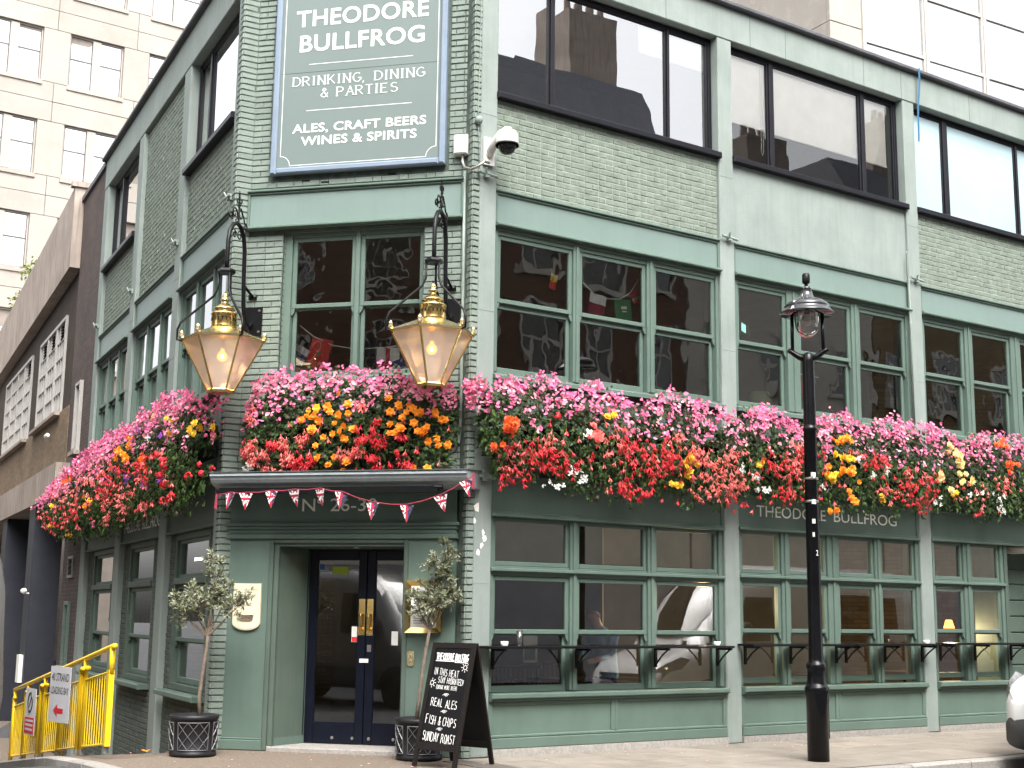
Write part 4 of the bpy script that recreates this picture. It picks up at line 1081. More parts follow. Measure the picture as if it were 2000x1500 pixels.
b = MB(); b.box(XE, .5, .46, 5.5, 3.9, 4.3); np_('loading_bay_ceiling', b, 'bay_dark')
b = MB(); b.box(.45, .55, .6, 5.5, -1.3, 4.4); np_('loading_bay_side', b, 'brown_brick')
for x in (-2.75, -7.6): 
    b = MB(); b.cbox(x - .45, x + .45, -.18, .4, -1.3, 3.749, .02); np_('steel_post', b, 'navy_post')
b = MB(); b.tube([(-.6, .35, -1.2), (-.6, .35, 3.7)], .07, 8); b.tube([(-1.1, .5, -1.2), (-1.1, .5, 3.7)], .05, 8); np_('downpipe', b, 'bay_dark')
b = MB(); b.box(-2.95, -2.55, -.26, -.18, .05, .62); np_('post_box', b, 'paper')
b = MB(); b.lathe([(.05, -.12), (.06, .1), (.02, .13)], 10, (0, 0, 0)); b.v = [(-2.35 + v[2], -.3 + v[0], 1.95 + v[1]) for v in b.v]; b.tube([(-2.4, -.18, 1.9), (-2.35, -.3, 1.9)], .02, 6); np_('security_camera', b, 'white_plastic')
b = MB(); b.lathe([(.09, 0), (.10, .08), (.05, .14)], 12, (-.3, -.12, 3.60)); np_('wall_lamp', b, 'bay_dark')
b = MB(); b.lathe([(.03, -.08), (.05, -.05), (.05, .05), (.03, .08)], 8, (0, 0, 0)); b.v = [(-.35 + v[2] * 2, -.33 + v[0], 5.0 + v[1]) for v in b.v]; np_('tube_light', b, 'white_plastic')

b = MB(); b.box(0, 3.2, 0, 2.5, -1.5, 8.1); b.box(-.05, 3.25, -.06, 2.55, 8.1, 8.25); b.box(.7, 1.5, .3, 1.1, 8.25, 8.9)
hs = thing('chimney_house', 'small brick house with rendered parapet at the far end of the alley', 'building', FL.P(-31.0, -2.2, 0), FL.a)
part('wall', MB().box(0, 4.0, 0, 3, -1.5, 6.3), 'stock_brick', hs); part('parapet', MB().box(-.05, 4.05, -.05, 3.05, 6.3, 10.0), 'stucco_white', hs); part('chimney', MB().box(.6, 2.6, .3, 1.6, 10.0, 10.8), 'terracotta', hs)

# small tree on the workshop roof
def leaf_cloud(n, cx, cy, cz, rx, ry, rz, size, rnd, ratio=.5, hollow=.0):
    b = MB()
    for _ in range(n):
        while True:
            p = Vector((rnd.uniform(-1, 1), rnd.uniform(-1, 1), rnd.uniform(-1, 1)))
            if hollow < p.length < 1: break
        c = Vector((cx + p.x * rx, cy + p.y * ry, cz + p.z * rz))
        d = Vector((rnd.gauss(0, 1), rnd.gauss(0, 1), rnd.gauss(0, .7))).normalized()
        s_ = d.cross(Vector((rnd.gauss(0, 1), rnd.gauss(0, 1), rnd.gauss(0, 1)))).normalized() * size * ratio * .5
        L = size * rnd.uniform(.7, 1.3)
        b.add([c, c + d * L * .5 + s_, c + d * L, c + d * L * .5 - s_], [(0, 1, 2, 3)])
    return b
tr = thing('roof_tree', 'bright green small tree behind the workshop parapet, left edge', 'tree', FL.P(-22.5, .9, 8.2), 0)
b = MB(); b.tube([(0, 0, 0), (.05, 0, .9), (.0, .05, 1.9)], [.06, .045, .02], 7); b.tube([(.03, 0, .8), (.4, .2, 1.5)], [.035, .015], 6); b.tube([(.03, 0, 1.0), (-.4, -.2, 1.7)], [.03, .012], 6); part('trunk', b, 'bark', tr)
b = MB(); rr = random.Random(5)
for (x, y, z, s_) in ((0, 0, 2.1, .75), (.6, .1, 1.6, .5), (-.6, 0, 1.7, .55), (.2, .3, 2.7, .5), (-.3, -.3, 2.6, .5), (.9, .2, 2.3, .4)): b.merge(leaf_cloud(330, x, y, z, s_, s_, s_ * .8, .13, rr))
part('crown', b, 'foliage_bright', tr, kind='stuff')

# pale stone office block behind on the left
OW = Vector((-15.128, 43.0, 0))
of = thing('stone_office_block', 'tall pale stone office block with paired windows, upper left', 'building', OW, FR.a)
b = MB(); b.box(-6.0, 17.2, .14, .5, 0, 27)
part('wall', b, 'office_joint', of)
win = []
z_rows = [(21.07 - 3.28 * k) for k in range(-1, 6)]
cols_ = [(-2.93 + 2.755 * k - .0) for k in range(-1, 7)]
for zt_ in z_rows:
    for x in cols_: win.append((x, x + 1.85, zt_ - 1.9, zt_))
# stone panels: piers between windows and two courses between the rows, each panel its own slab
def panel(x0, x1, z0, z1):
    s = MB(); s.cbox(x0 + .008, x1 - .008, R_.uniform(-.006, .004), .138, z0 + .008, z1 - .008, .006); part('stone_panel', s, 'office_stone', of)
for zt_ in z_rows:
    if zt_ - 1.9 > 9: 
        for i, x in enumerate(cols_):
            panel(x + 1.85, x + 2.755, zt_ - 1.9, zt_ + .0)
            xm = x + 2.3
            panel(xm - 2.755, xm, zt_, zt_ + .70) ; panel(xm - 2.755, xm, zt_ + .70, zt_ + 1.38)
for (x0, x1, z0, z1) in win:
    if z0 < 9: continue
    f = MB(); f.ring(x0, x1, z0, z1, .045, .10, .2); xm = (x0 + x1) / 2
    f.box(xm - .14, xm + .14, .06, .2, z0 + .045, z1 - .045)
    wo_ = part('window', f, 'office_frame', of)
    for (a, c) in ((x0 + .045, xm - .14), (xm + .14, x1 - .045)):
        s = MB(); s.box(a, c, .12, .16, z0 + 1.02, z0 + 1.06); s.ring(a, c, z0 + .045, z1 - .045, .025, .13, .17); part('casement', s, 'office_dark', wo_)
        t, t2 = R_.uniform(-.006, .006), R_.uniform(-.006, .006)
        p = MB(); p.quad((a, .135 + t, z0 + .05), (c, .135 - t, z0 + .05), (c, .135 + t2, z1 - .05), (a, .135 + t2, z1 - .05)); part('pane', p, 'office_glass', wo_)
    s = MB(); s.box(x0 - .04, x1 + .04, -.05, .12, z0 - .14, z0 - .002); part('sill', s, 'office_stone', wo_)
b = MB(); b.box(-6, 17.2, .5, 12, 0, 27); part('core', b, 'office_room', of)

# stone-and-glass office behind on the right
qa = rad(29.5)
OQ = Vector((8.048, 32.0, 0))
oq = thing('glazed_office_building', 'pale stone office with a grid of large mirrored panes above the pub roof, right', 'building', OQ, qa)
b = MB(); b.box(.06, 1.08, .12, .5, 6, 24); b.box(.12, .5, .5, 14, 6, 24); part('wall', b, 'office_joint', oq)
for k in range(6):
    z0 = 16.745 + (k - 2) * 2.9
    s = MB(); s.cbox(.0, 1.10, .0, .118, z0 + .01, z0 + 2.89, .01); part('stone_panel', s, 'office_stone', oq)
    for j in range(4):
        s = MB(); s.prism([(.13 + j * 2.6, z0 + .01), (.13 + (j + 1) * 2.6 - .02, z0 + .01), (.13 + (j + 1) * 2.6 - .02, z0 + 2.89), (.13 + j * 2.6, z0 + 2.89)], .0, .118, 'x'); part('stone_panel', s, 'office_stone', oq)
mz = [11.3, 13.1, 14.7, 16.48, 18.24, 20.05, 21.8, 24]
mx_ = [1.14 + 2.3 * k for k in range(0, 8)]
b = MB()
for x in mx_: b.box(x - .05, x + .05, -.06, .10, 10, 24)
fr_ = part('mullion', b, 'alu', oq)
for a, c in zip(mx_[:-1], mx_[1:]):
    for z0, z1 in zip(mz[:-1], mz[1:]):
        s = MB(); s.ring(a + .051, c - .051, z0, z1, .05, -.02, .08); wo_ = part('window', s, 'alu', oq)
        t, t2 = R_.uniform(-.012, .012), R_.uniform(-.012, .012)
        p = MB(); p.quad((a + .09, .03 + t, z0 + .04), (c - .09, .03 - t, z0 + .04), (c - .09, .03 + t2, z1 - .04), (a + .09, .03 + t2, z1 - .04)); part('pane', p, 'curtain_glass', wo_)
b = MB(); b.box(1.14, 17.5, .6, 12, 6, 24); part('core', b, 'office_room', oq)

# buildings across the street, seen only mirrored in the pub's windows
def georgian(name, label, F_, x0, x1, yoff, eave, wallm, cols, storeys, roofh, chim, trim='stucco_white', shop=True):
    t = thing(name, label, 'building', F_.P(x0, yoff, 0), F_.a + PI)
    L = x1 - x0                               # local x runs the other way, y into that building
    b = MB(); b.box(-L, 0, 0.02, 9, 0, eave); part('wall', b, wallm, t)
    if shop:
        b = MB(); b.box(-L, 0, -.05, .0195, 0, 2.95); part('shopfront', b, 'shopfront_grey', t); b = MB(); b.box(-L, 0, -.07, .0195, 2.951, 4.2); part('shop_fascia', b, 'cream_band', t)
    b = MB(); b.box(-L - .1, .1, -.35, .3, eave, eave + .35); b.box(-L, 0, -.22, .02, 4.201, 4.4); part('cornice', b, trim, t)
    b = MB(); b.prism([(0.1, eave + .35), (1.8, eave + roofh), (7.2, eave + roofh), (9, eave + .35)], -L, 0, 'x'); part('roof', b, 'slate_roof', t)
    for cx in chim:
        b = MB(); b.box(-cx - .9, -cx + .9, 2.0, 3.0, eave + .5, eave + roofh + 2.2)
        for k in range(4): b.lathe([(.14, 0), (.11, .5)], 8, (-cx - .6 + k * .4, 2.5, eave + roofh + 2.2))
        part('chimney', b, 'stained_concrete', t)
    n = cols
    for k in range(n):
        xc = -(k + .5) * L / n
        for si, (zb, h) in enumerate(storeys):
            f = MB(); w_ = .62
            f.ring(xc - w_, xc + w_, zb, zb + h, .10, -.06, .06); f.box(xc - .03, xc + .03, -.03, .03, zb + .1, zb + h - .1); f.box(xc - w_ + .1, xc + w_ - .1, -.04, .03, zb + h * .5 - .04, zb + h * .5 + .04)
            if si == 0:
                pts = [(xc + (w_ + .18) * math.cos(rad(a)), zb + h + .05 + .55 * math.sin(rad(a))) for a in range(0, 181, 20)] + [(xc + w_ * math.cos(rad(a)), zb + h + .02 + .38 * math.sin(rad(a))) for a in range(180, -1, -20)]
                f.prism(pts, -.08, .02)
            f.box(xc - w_ - .12, xc + w_ + .12, -.14, .02, zb - .12, zb)
            wo_ = part('window', f, trim, t)
            p = MB(); p.quad((xc - w_ + .1, -.005, zb + .1), (xc + w_ - .1, -.005, zb + .1), (xc + w_ - .1, -.005, zb + h - .1), (xc - w_ + .1, -.005, zb + h - .1)); part('pane', p, 'van_glass', wo_)
    return t
georgian('stone_shop', 'plain stone shop mirrored in the street windows nearest the corner', FR, -14.0, 8.9, -15.5, 12.0, 'stucco_white', 8, [(4.6, 2.1), (8.3, 1.6)], 2.6, (5.0,))
georgian('brick_terrace', 'red brick building mirrored in the first floor sash windows', FR, 9.0, 17.4, -15.5, 13.2, 'red_brick', 4, [(5.0, 2.0), (8.1, 1.7), (10.7, 1.5)], 4.6, (1.6, 6.6))
georgian('stucco_house', 'cream stucco house mirrored in the middle bay windows', FR, 17.5, 25.5, -15.5, 13.4, 'stucco_white', 3, [(4.8, 2.0), (8.6, 1.6)], 2.0, (5.5,))
georgian('stock_brick_house', 'yellow brick house mirrored in the far right windows', FR, 25.6, 44, -15.5, 14.0, 'stock_brick', 7, [(4.8, 2.1), (8.6, 1.8)], 3.4, (4.0, 14.0))
FB = Frame(-9.0, -5.0, FC.a - .25)
georgian('corner_brick_house', 'brown brick house mirrored in the corner sash window', FB, -14, 8.0, 0.0, 13.5, 'red_brick', 8, [(4.8, 2.0), (7.7, 1.9), (10.7, 1.8)], 2.8, (4.0, 15.0))

FA = Frame(*FL.P(0, -9.0, 0)[:2], FL.a)
georgian('alley_office', 'yellow brick office across the alley mirrored in the upper alley-side windows', FA, -26, -1.0, 0.0, 10.5, 'stock_brick', 9, [(5.2, 2.0), (8.1, 1.7)], .6, (), shop=False)
# ------------------------------------------------------------------ pub signboard
sg = thing('pub_signboard', 'large green hanging signboard with white lettering and blue frame above the door', 'sign', FC.P(-1.482, -.075, 6.84), FC.a)
X0, X1, Z1s = -1.115, 1.115, 2.95
b = MB(); b.box(X0 + .03, X1 - .03, .0, .05, .03, Z1s - .03); part('board', b, 'sign_face', sg)
b = MB(); b.ring(X0, X1, 0, Z1s, .078, -.035, .055, c=.018); part('frame', b, 'sign_frame', sg)
b = MB()
lx0, lx1, lz0, lz1, cr, t_ = -.99, 1.0, .105, 2.85, .125, .0075
def seg(a, c): 
    stroke_seg(b, a, c, t_, -.003)
seg((lx0 + cr, lz0), (lx1 - cr, lz0)); seg((lx0, lz0 + cr), (lx0, lz1 - cr)); seg((lx1, lz0 + cr), (lx1, lz1 - cr)); seg((lx0 + cr, lz1), (lx1 - cr, lz1))
for (cx, cz, a0) in ((lx0, lz0, 0), (lx1, lz0, 90), (lx1, lz1, 180), (lx0, lz1, 270)):
    pts = _arc(cx, cz, cr, cr, a0, a0 + 90, 8)
    for p, q in zip(pts[:-1], pts[1:]): seg(p, q)
seg((-.66, 1.403), (.68, 1.403)); seg((-.67, .80), (.68, .80))
part('gold_line', b, 'white_letter', sg)
LT = []
dx, dz = 1.482, -6.84
for (s_, a, c, z0, z1) in (('THEODORE', -2.332, -.613, 8.742, 8.962), ('BULLFROG', -2.275, -.657, 8.408, 8.632), ('ALES, CRAFT BEERS', -2.328, -.612, 7.36, 7.47), ('WINES & SPIRITS', -2.212, -.728, 7.195, 7.306)):
    part('lettering', text_mb(s_, a + dx, c + dx, z0 + dz, z1 + dz, -.004, bold=.018, spacing=1.05), 'white_letter', sg)
part('lettering', stroke_text('DRINKING, DINING', -2.34 + dx, -.645 + dx, 7.967 + dz, 8.082 + dz, -.004, .014, serif=True), 'white_letter', sg)
part('lettering', stroke_text('& PARTIES', -1.97 + dx, -.973 + dx, 7.80 + dz, 7.915 + dz, -.004, .014, serif=True), 'white_letter', sg)
b = MB(); b.box(X0 + .08, X1 - .08, -.0022, .002, 1.30, 1.304); part('panel_joint', b, 'dark_sage', sg)

# ------------------------------------------------------------------ brass gas lanterns
def lantern(x, label, hexrot):
    t = thing('gas_lantern', label, 'lantern', FC.P(x, -.78, 4.02), FC.a, 'brass lanterns either side of the corner window')
    a6 = rad(hexrot)
    RT, RB, HT = .46, .15, .60
    hexp = lambda r, z, k: Vector((r * math.cos(a6 + k * PI / 3), r * math.sin(a6 + k * PI / 3), z))
    b = MB()
    for k in range(6):
        b.tube([hexp(RB, .02, k), hexp(RT, HT, k)], .013, 6)
        b.tube([hexp(RT, HT, k), hexp(RT, HT, k + 1)], .016, 6); b.tube([hexp(RB, .02, k), hexp(RB, .02, k + 1)], .014, 6)
    b.lathe([(RB + .005, -.01), (RB + .01, .03), (RB - .03, .03)], 6, a0=a6)
    fr_ = part('frame', b, 'brass', t)
    for k in range(6):
        p = MB(); p.add([hexp(RB, .025, k), hexp(RB, .025, k + 1), hexp(RT, HT, k + 1), hexp(RT, HT, k)], [(0, 1, 2, 3)]); part('glass_panel', p, 'lantern_glass', t)
    b = MB(); b.lathe([(RT + .025, HT - .012), (RT + .03, HT + .012), (RT - .02, HT + .035), (.20, HT + .135), (.16, HT + .15)], 6, a0=a6); part('hood', b, 'brass_pale', t)
    b = MB(); b.lathe([(.155, HT + .145), (.15, HT + .17), (.145, HT + .30), (.155, HT + .31), (.15, HT + .325), (.10, HT + .345), (.095, HT + .36), (.125, HT + .372), (.12, HT + .385), (.085, HT + .41), (.06, HT + .43), (.035, HT + .445), (.03, HT + .465), (.055, HT + .48), (.05, HT + .495), (.028, HT + .505), (.035, HT + .525), (.028, HT + .55), (.008, HT + .585)], 20)
    part('chimney', b, 'brass', t, True)
    b = MB()
    for k in range(20):
        an = 2 * PI * k / 20; c, s_ = math.cos(an), math.sin(an)
        b.add([(c * .1485 - s_ * .007, s_ * .1485 + c * .007, HT + .225), (c * .1485 + s_ * .007, s_ * .1485 - c * .007, HT + .225), (c * .1485 + s_ * .007, s_ * .1485 - c * .007, HT + .262), (c * .1485 - s_ * .007, s_ * .1485 + c * .007, HT + .262)], [(0, 1, 2, 3)])
    part('vent_slot', b, 'bay_dark', t)
    for k in range(6):
        q = hexp(RT + .01, HT + .02, k); b = MB(); b.lathe([(.028, 0), (.036, .02), (.022, .045), (.03, .06), (.006, .10)], 8, tuple(q)); part('corner_finial', b, 'brass_pale', t, True)
    b = MB(); b.lathe([(.002, -.026), (.016, -.018), (.024, 0), (.016, .018), (.006, .026)], 12, (0, 0, .42)); bu_ = part('bulb', b, 'bulb', t, True)
    b = MB(); b.lathe([(.004, -.062), (.035, -.05), (.056, -.022), (.06, .004), (.046, .04), (.026, .06), (.02, .09)], 16, (0, 0, .42), cap=False); part('bulb_halo', b, 'bulb_halo', bu_, True)  # added glowing shell that imitates the halo round the lit bulb
    b = MB(); b.lathe([(.001, HT - .004), (RT - .03, HT - .006)], 6, a0=a6, cap=False); part('reflector', b, 'paper', t)
    b = MB(); b.tube([(0, 0, .50), (0, 0, HT + .1)], .018, 8); b.lathe([(.035, .52), (.03, .57)], 10); part('lamp_holder', b, 'lamp_white', t)
    # wrought iron bracket: local y towards the wall
    b = MB()
    neck = [(0, .76, .98), (0, .66, .90), (.0, .56, .96), (0, .50, 1.12), (0, .47, 1.45), (0, .46, 1.80), (0, .42, 1.95), (0, .33, 2.05), (0, .22, 2.08), (0, .11, 2.03), (0, .03, 1.93), (0, 0, 1.80), (0, 0, 1.56), (0, 0, 1.44)]
    b.tube(neck, .026, 10); b.tube([(0, .48, 1.38), (0, .76, 1.30)], .018, 6); b.box(-.05, .05, .74, .765, 1.27, 1.33)
    b.tube([(0, .74, .92), (0, .62, .86), (0, .55, .98)], .014, 6)
    bk = part('bracket', b, 'black_paint', t, True)
    b = MB(); b.box(-.13, .13, .745, .775, .82, 1.17); pl_ = part('wall_plate', b, 'black_paint', t)
    for sx in (-1, 1):
        for sz in (-1, 1):
            b = MB(); b.lathe([(.018, 0), (.012, .012)], 8); b.v = [(sx * .095 + v[0], .745 - v[2], .995 + sz * .13 + v[1]) for v in b.v]; part('bolt', b, 'steel', pl_)
    b = MB()
    def scroll(cy, cz, r0, turns, st, sg_):
        n = 22; b.tube([(R_.uniform(-.002, .002), cy + sg_ * r0 * (1 - .75 * i / n) * math.cos(st + turns * 2 * PI * i / n), cz + r0 * (1 - .75 * i / n) * math.sin(st + turns * 2 * PI * i / n)) for i in range(n + 1)], .009, 5)
    scroll(.14, 2.18, .085, 1.2, -1.2, 1); scroll(.30, 2.19, .085, 1.2, -1.2, -1); scroll(.04, 2.12, .055, 1.2, -.6, 1); scroll(.46, 2.08, .06, 1.2, -.6, -1)
    scroll(.22, 2.34, .06, 1.1, -1.6, 1); scroll(.30, 2.36, .045, 1.1, -1.6, -1); scroll(.30, 1.94, .06, 1.2, 1.4, 1); scroll(.16, 1.93, .05, 1.2, 1.4, -1)
    b.tube([(0, .25, 2.08), (0, .255, 2.25), (0, .245, 2.44)], .012, 6); b.tube([(0, .44, 1.9), (0, .47, 2.05), (0, .38, 2.2), (0, .30, 2.28)], .010, 6); b.lathe([(.004, 0), (.02, .02), (.004, .05)], 8, (0, .245, 2.43))
    part('scrollwork', b, 'black_paint', bk)
    b = MB(); b.lathe([(.10, 1.40), (.105, 1.425), (.10, 1.45), (.03, 1.46)], 6, a0=a6); part('yoke_plate', b, 'black_paint', t)
    for k in (1, 3, 5):
        d = hexp(1, 0, k); d.z = 0
        b = MB(); b.tube([d * .085 + Vector((0, 0, 1.42)), d * .09 + Vector((0, 0, 1.22)), d * .13 + Vector((0, 0, 1.13)), d * (RT + .03) + Vector((0, 0, HT + .20)), d * (RT + .06) + Vector((0, 0, HT + .12)), d * (RT + .06) + Vector((0, 0, HT)), d * (RT) + Vector((0, 0, HT - .01))], .014, 7)
        part('hanger_rod', b, 'black_paint', t, True)
    ld = bpy.data.lights.new('lantern_light', 'POINT'); ld.energy = 0.55; ld.color = (1, .84, .70); ld.shadow_soft_size = .08
    lo_ = bpy.data.objects.new('lantern_light', ld); COL.objects.link(lo_); lo_.parent = t; lo_.location = (0, 0, .30)
    return t
lantern(-2.77, 'lit brass lantern on a scrolled black bracket left of the corner window', 19)
lantern(-.262, 'lit brass lantern on a scrolled black bracket right of the corner window', 30)

# ------------------------------------------------------------------ street lamp
LP = Vector((3.435, 15.15, 0))
lp = thing('street_lamp', 'tall black street lamp post with domed hood on the right pavement', 'street lamp', LP, FR.a)
b = MB(); b.lathe([(.120, 0), (.120, .70), (.132, .74), (.135, .78), (.135, .80), (.125, .82), (.115, .83), (.105, .86), (.10, .98), (.105, 1.0), (.112, 1.02), (.112, 1.05), (.10, 1.07), (.085, 1.09), (.083, 1.12), (.078, 1.4), (.074, 3.68), (.082, 3.69), (.082, 3.72), (.074, 3.73), (.072, 3.76), (.068, 4.50), (.06, 4.58), (.04, 4.60)], 24)
part('post', b, 'lamp_black', lp, True)
b = MB(); b.box(.085, .135, -.05, .02, .25, .72); part('access_door', b, 'lamp_black', lp)
b = text_mb('2', -.035, .0, 2.26, 2.32, -.0765); part('number', b, 'white_letter', lp)
b = MB()
for (z, w_) in ((2.84, .05), (2.62, .03), (2.47, .014), (3.15, .06)): b.box(-.06, -.06 + w_, -.074, -.052, z, z + .05)
part('sticker', b, 'paper', lp)
b = MB(); 
for z in (2.86, 3.12): b.lathe([(.077, z), (.079, z + .005), (.079, z + .02), (.077, z + .025)], 16, cap=False)
part('band', b, 'steel', lp)
ar = FC.a - FR.a
ca, sa = math.cos(ar), math.sin(ar)
def rp_(x, y, z): return (x * ca - y * sa, x * sa + y * ca, z)
b = MB()
for sg_ in (-1, 1):
    b.tube([rp_(sg_ * .03, 0, 4.53), rp_(sg_ * .10, 0, 4.555), rp_(sg_ * .19, 0, 4.62), rp_(sg_ * .225, 0, 4.64)], [.04, .036, .03, .028], 8)
    b.tube([rp_(sg_ * .175, 0, 4.61), rp_(sg_ * .172, 0, 5.06)], .021, 10)
part('yoke', b, 'lamp_black', lp, True)
b = MB(); b.lathe([(.305, 5.055), (.315, 5.07), (.30, 5.085), (.275, 5.11), (.262, 5.14), (.265, 5.145), (.24, 5.185), (.225, 5.195), (.19, 5.22), (.12, 5.245), (.085, 5.265), (.07, 5.31), (.055, 5.36), (.06, 5.365), (.045, 5.385), (.03, 5.40)], 32)
hd_ = part('hood', b, 'chrome_black', lp, True)
b = MB(); b.lathe([(.30, 5.056), (.26, 5.075), (.15, 5.10), (.14, 5.07), (.001, 5.085)], 28, cap=False); part('reflector', b, 'lamp_white', hd_, True)
b = MB(); b.lathe([(.02, 5.39), (.018, 5.42), (.042, 5.435), (.046, 5.45), (.046, 5.535), (.036, 5.55)], 16); part('photocell', b, 'black_paint', hd_, True)
b = MB(); b.lathe([(.145, 5.07), (.145, 4.98), (.138, 4.91), (.115, 4.845), (.075, 4.80), (.03, 4.785), (.001, 4.783)], 24, cap=False); part('globe', b, 'globe_glass', lp, True)
b = MB(); b.lathe([(.03, 4.93), (.045, 4.96), (.03, 5.07)], 10); part('lamp_tube', b, 'lamp_white', lp)

# ------------------------------------------------------------------ security camera on the quoin
cc = thing('security_camera', 'white dome security camera on a bracket beside the signboard', 'camera', FR.P(.20, -.005, 6.98), FR.a)
b = MB(); b.box(-.075, .075, -.03, .0, -.17, .17); part('wall_plate', b, 'white_plastic', cc)
b = MB(); b.tube([(.0, -.02, -.05), (.0, -.14, .08), (.02, -.26, .17), (.03, -.34, .17)], [.05, .05, .045, .04], 10); part('arm', b, 'white_plastic', cc, True)
b = MB(); b.lathe([(.02, .21), (.05, .20), (.055, .17), (.10, .155), (.125, .12), (.135, .02), (.135, -.01), (.115, -.02)], 24, (.03, -.36, .0)); part('housing', b, 'white_plastic', cc, True)
b = MB(); b.lathe([(.136, -.025), (.136, -.005), (.139, -.005), (.139, -.025)], 24, (.03, -.36, .0)); part('trim_ring', b, 'black_paint', cc, True)
b = MB(); b.lathe([(.11, -.02), (.105, -.055), (.08, -.10), (.04, -.125), (.001, -.13)], 20, (.03, -.36, .0), cap=False); part('dome', b, 'dome_dark', cc, True)
jb = thing('junction_box', 'small white junction box with curved steel conduit left of the dome camera', 'electrical box', FC.P(-.17, -.01, 7.06), FC.a)
b = MB(); b.cbox(-.085, .085, -.11, 0, -.12, .12, .015); part('box', b, 'white_plastic', jb)
e1 = FR.P(.2, -.05, 6.82) - FC.P(-.17, -.01, 7.06); e1 = Vector((e1.dot(FC.d), e1.dot(FC.i), e1.z))
b = MB(); b.tube([(.02, -.06, -.12), (.025, -.08, -.22), (.07, -.13, -.31), (.16, -.18, -.35), (.25, -.20, -.33), (e1.x - .02, -.19, -.27), (e1.x, e1.y - .03, e1.z)], .017, 8); part('conduit', b, 'steel', jb, True)
b = MB(); b.cbox(-.055, .055, -.035, .035, 0, .09); 
# ------------------------------------------------------------------ wall plaques by the door
pq = thing('brewery_plaque', 'cream shield-shaped brewery plaque with bronze badge left of the door', 'plaque', FC.P(-2.645, -.042, 1.36), FC.a)
pts = [(-.17, .52), (-.17, .07)] + [(.17 * math.cos(rad(a)), .07 - .085 * math.sin(rad(a))) for a in range(165, 14, -15)] + [(.17, .07), (.17, .52)]
b = MB(); b.prism(pts[::-1], -.03, .0); part('board', b, 'cream_plaque', pq)
b = MB(); b.prism([(x * .93, .27 + (z - .27) * .95) for x, z in pts][::-1], -.036, -.030); part('raised_panel', b, 'cream_plaque', pq)
b = MB(); b.prism([(-.095, .16), (-.085, .10), (-.05, .085), (.05, .085), (.085, .10), (.095, .16)][::-1], -.043, -.0355); bd = part('badge', b, 'bark', pq)
part('lettering', text_mb("YOUNG'S", -.088, .088, .115, .158, -.0445, bold=.02), 'brass_pale', bd)
part('lettering', text_mb('Theodore Bullfrog', -.02, .13, .44, .46, -.0375), 'bark', pq)
mc = thing('menu_case', 'polished brass framed menu case right of the door behind the olive tree', 'menu case', FC.P(-.50, -.042, 1.36), FC.a)
b = MB()
def bevel_frame(b, x0, x1, z0, z1, w, y0, y1):
    o_ = [(x0, z0), (x1, z0), (x1, z1), (x0, z1)]; i_ = [(x0 + w, z0 + w), (x1 - w, z0 + w), (x1 - w, z1 - w), (x0 + w, z1 - w)]
    for k in range(4):
        a, c, e, f = o_[k], o_[(k + 1) % 4], i_[(k + 1) % 4], i_[k]
        b.add([(a[0], y0, a[1]), (c[0], y0, c[1]), (e[0], y1, e[1]), (f[0], y1, f[1])], [(0, 1, 2, 3)])
        b.add([(a[0], y0, a[1]), (c[0], y0, c[1]), (c[0], 0, c[1]), (a[0], 0, a[1])], [(3, 2, 1, 0)])
bevel_frame(b, -.21, .21, -.015, .565, .06, -.06, -.025); part('frame', b, 'brass', mc)
b = MB(); b.box(-.15, .15, -.027, -.02, .045, .505); part('menu_sheet', b, 'paper', mc)
b = MB()
for k in range(14): b.box(-.12, -.12 + R_.uniform(.1, .23), -.0285, -.0275, .09 + k * .027, .096 + k * .027)
part('printed_line', b, 'sign_black', mc)
bl = thing('bell_plate', 'small brass bell push plate below the menu case', 'door bell', FC.P(-.645, -.042, .97), FC.a)
b = MB(); b.prism([(-.04, .17), (-.04, .03), (-.025, .005), (.025, .005), (.04, .03), (.04, .17)][::-1], -.012, 0); part('plate', b, 'brass_pale', bl)
for z in (.12, .065):
    b = MB(); b.lathe([(.014, 0), (.010, .01)], 10); b.v = [(v[0], -.012 - v[2], z + v[1]) for v in b.v]; part('button', b, 'steel', bl)

# blue strap hanging off the roof edge
b = MB()
for k in range(9):
    z0 = 10.0 - k * .13; w_ = .022; o1, o2 = .012 * math.sin(k * .9), .012 * math.sin((k + 1) * .9)
    b.add([(8.06 + o1, -.10 + .008 * k, z0), (8.06 + w_ * 2 + o1, -.10 + .008 * k, z0), (8.06 + w_ * 2 + o2 - .003, -.10 + .008 * (k + 1), z0 - .13), (8.06 + o2, -.10 + .008 * (k + 1), z0 - .13)], [(3, 2, 1, 0)])
b.v = [(v[0] - 8.08, v[1], v[2] - 8.83) for v in b.v]
tag(part('roof_strap', b, 'strap_blue', None, loc=FR.P(8.08, 0, 8.83), rotz=FR.a), 'bright blue strap hanging down from the roof edge', 'strap')

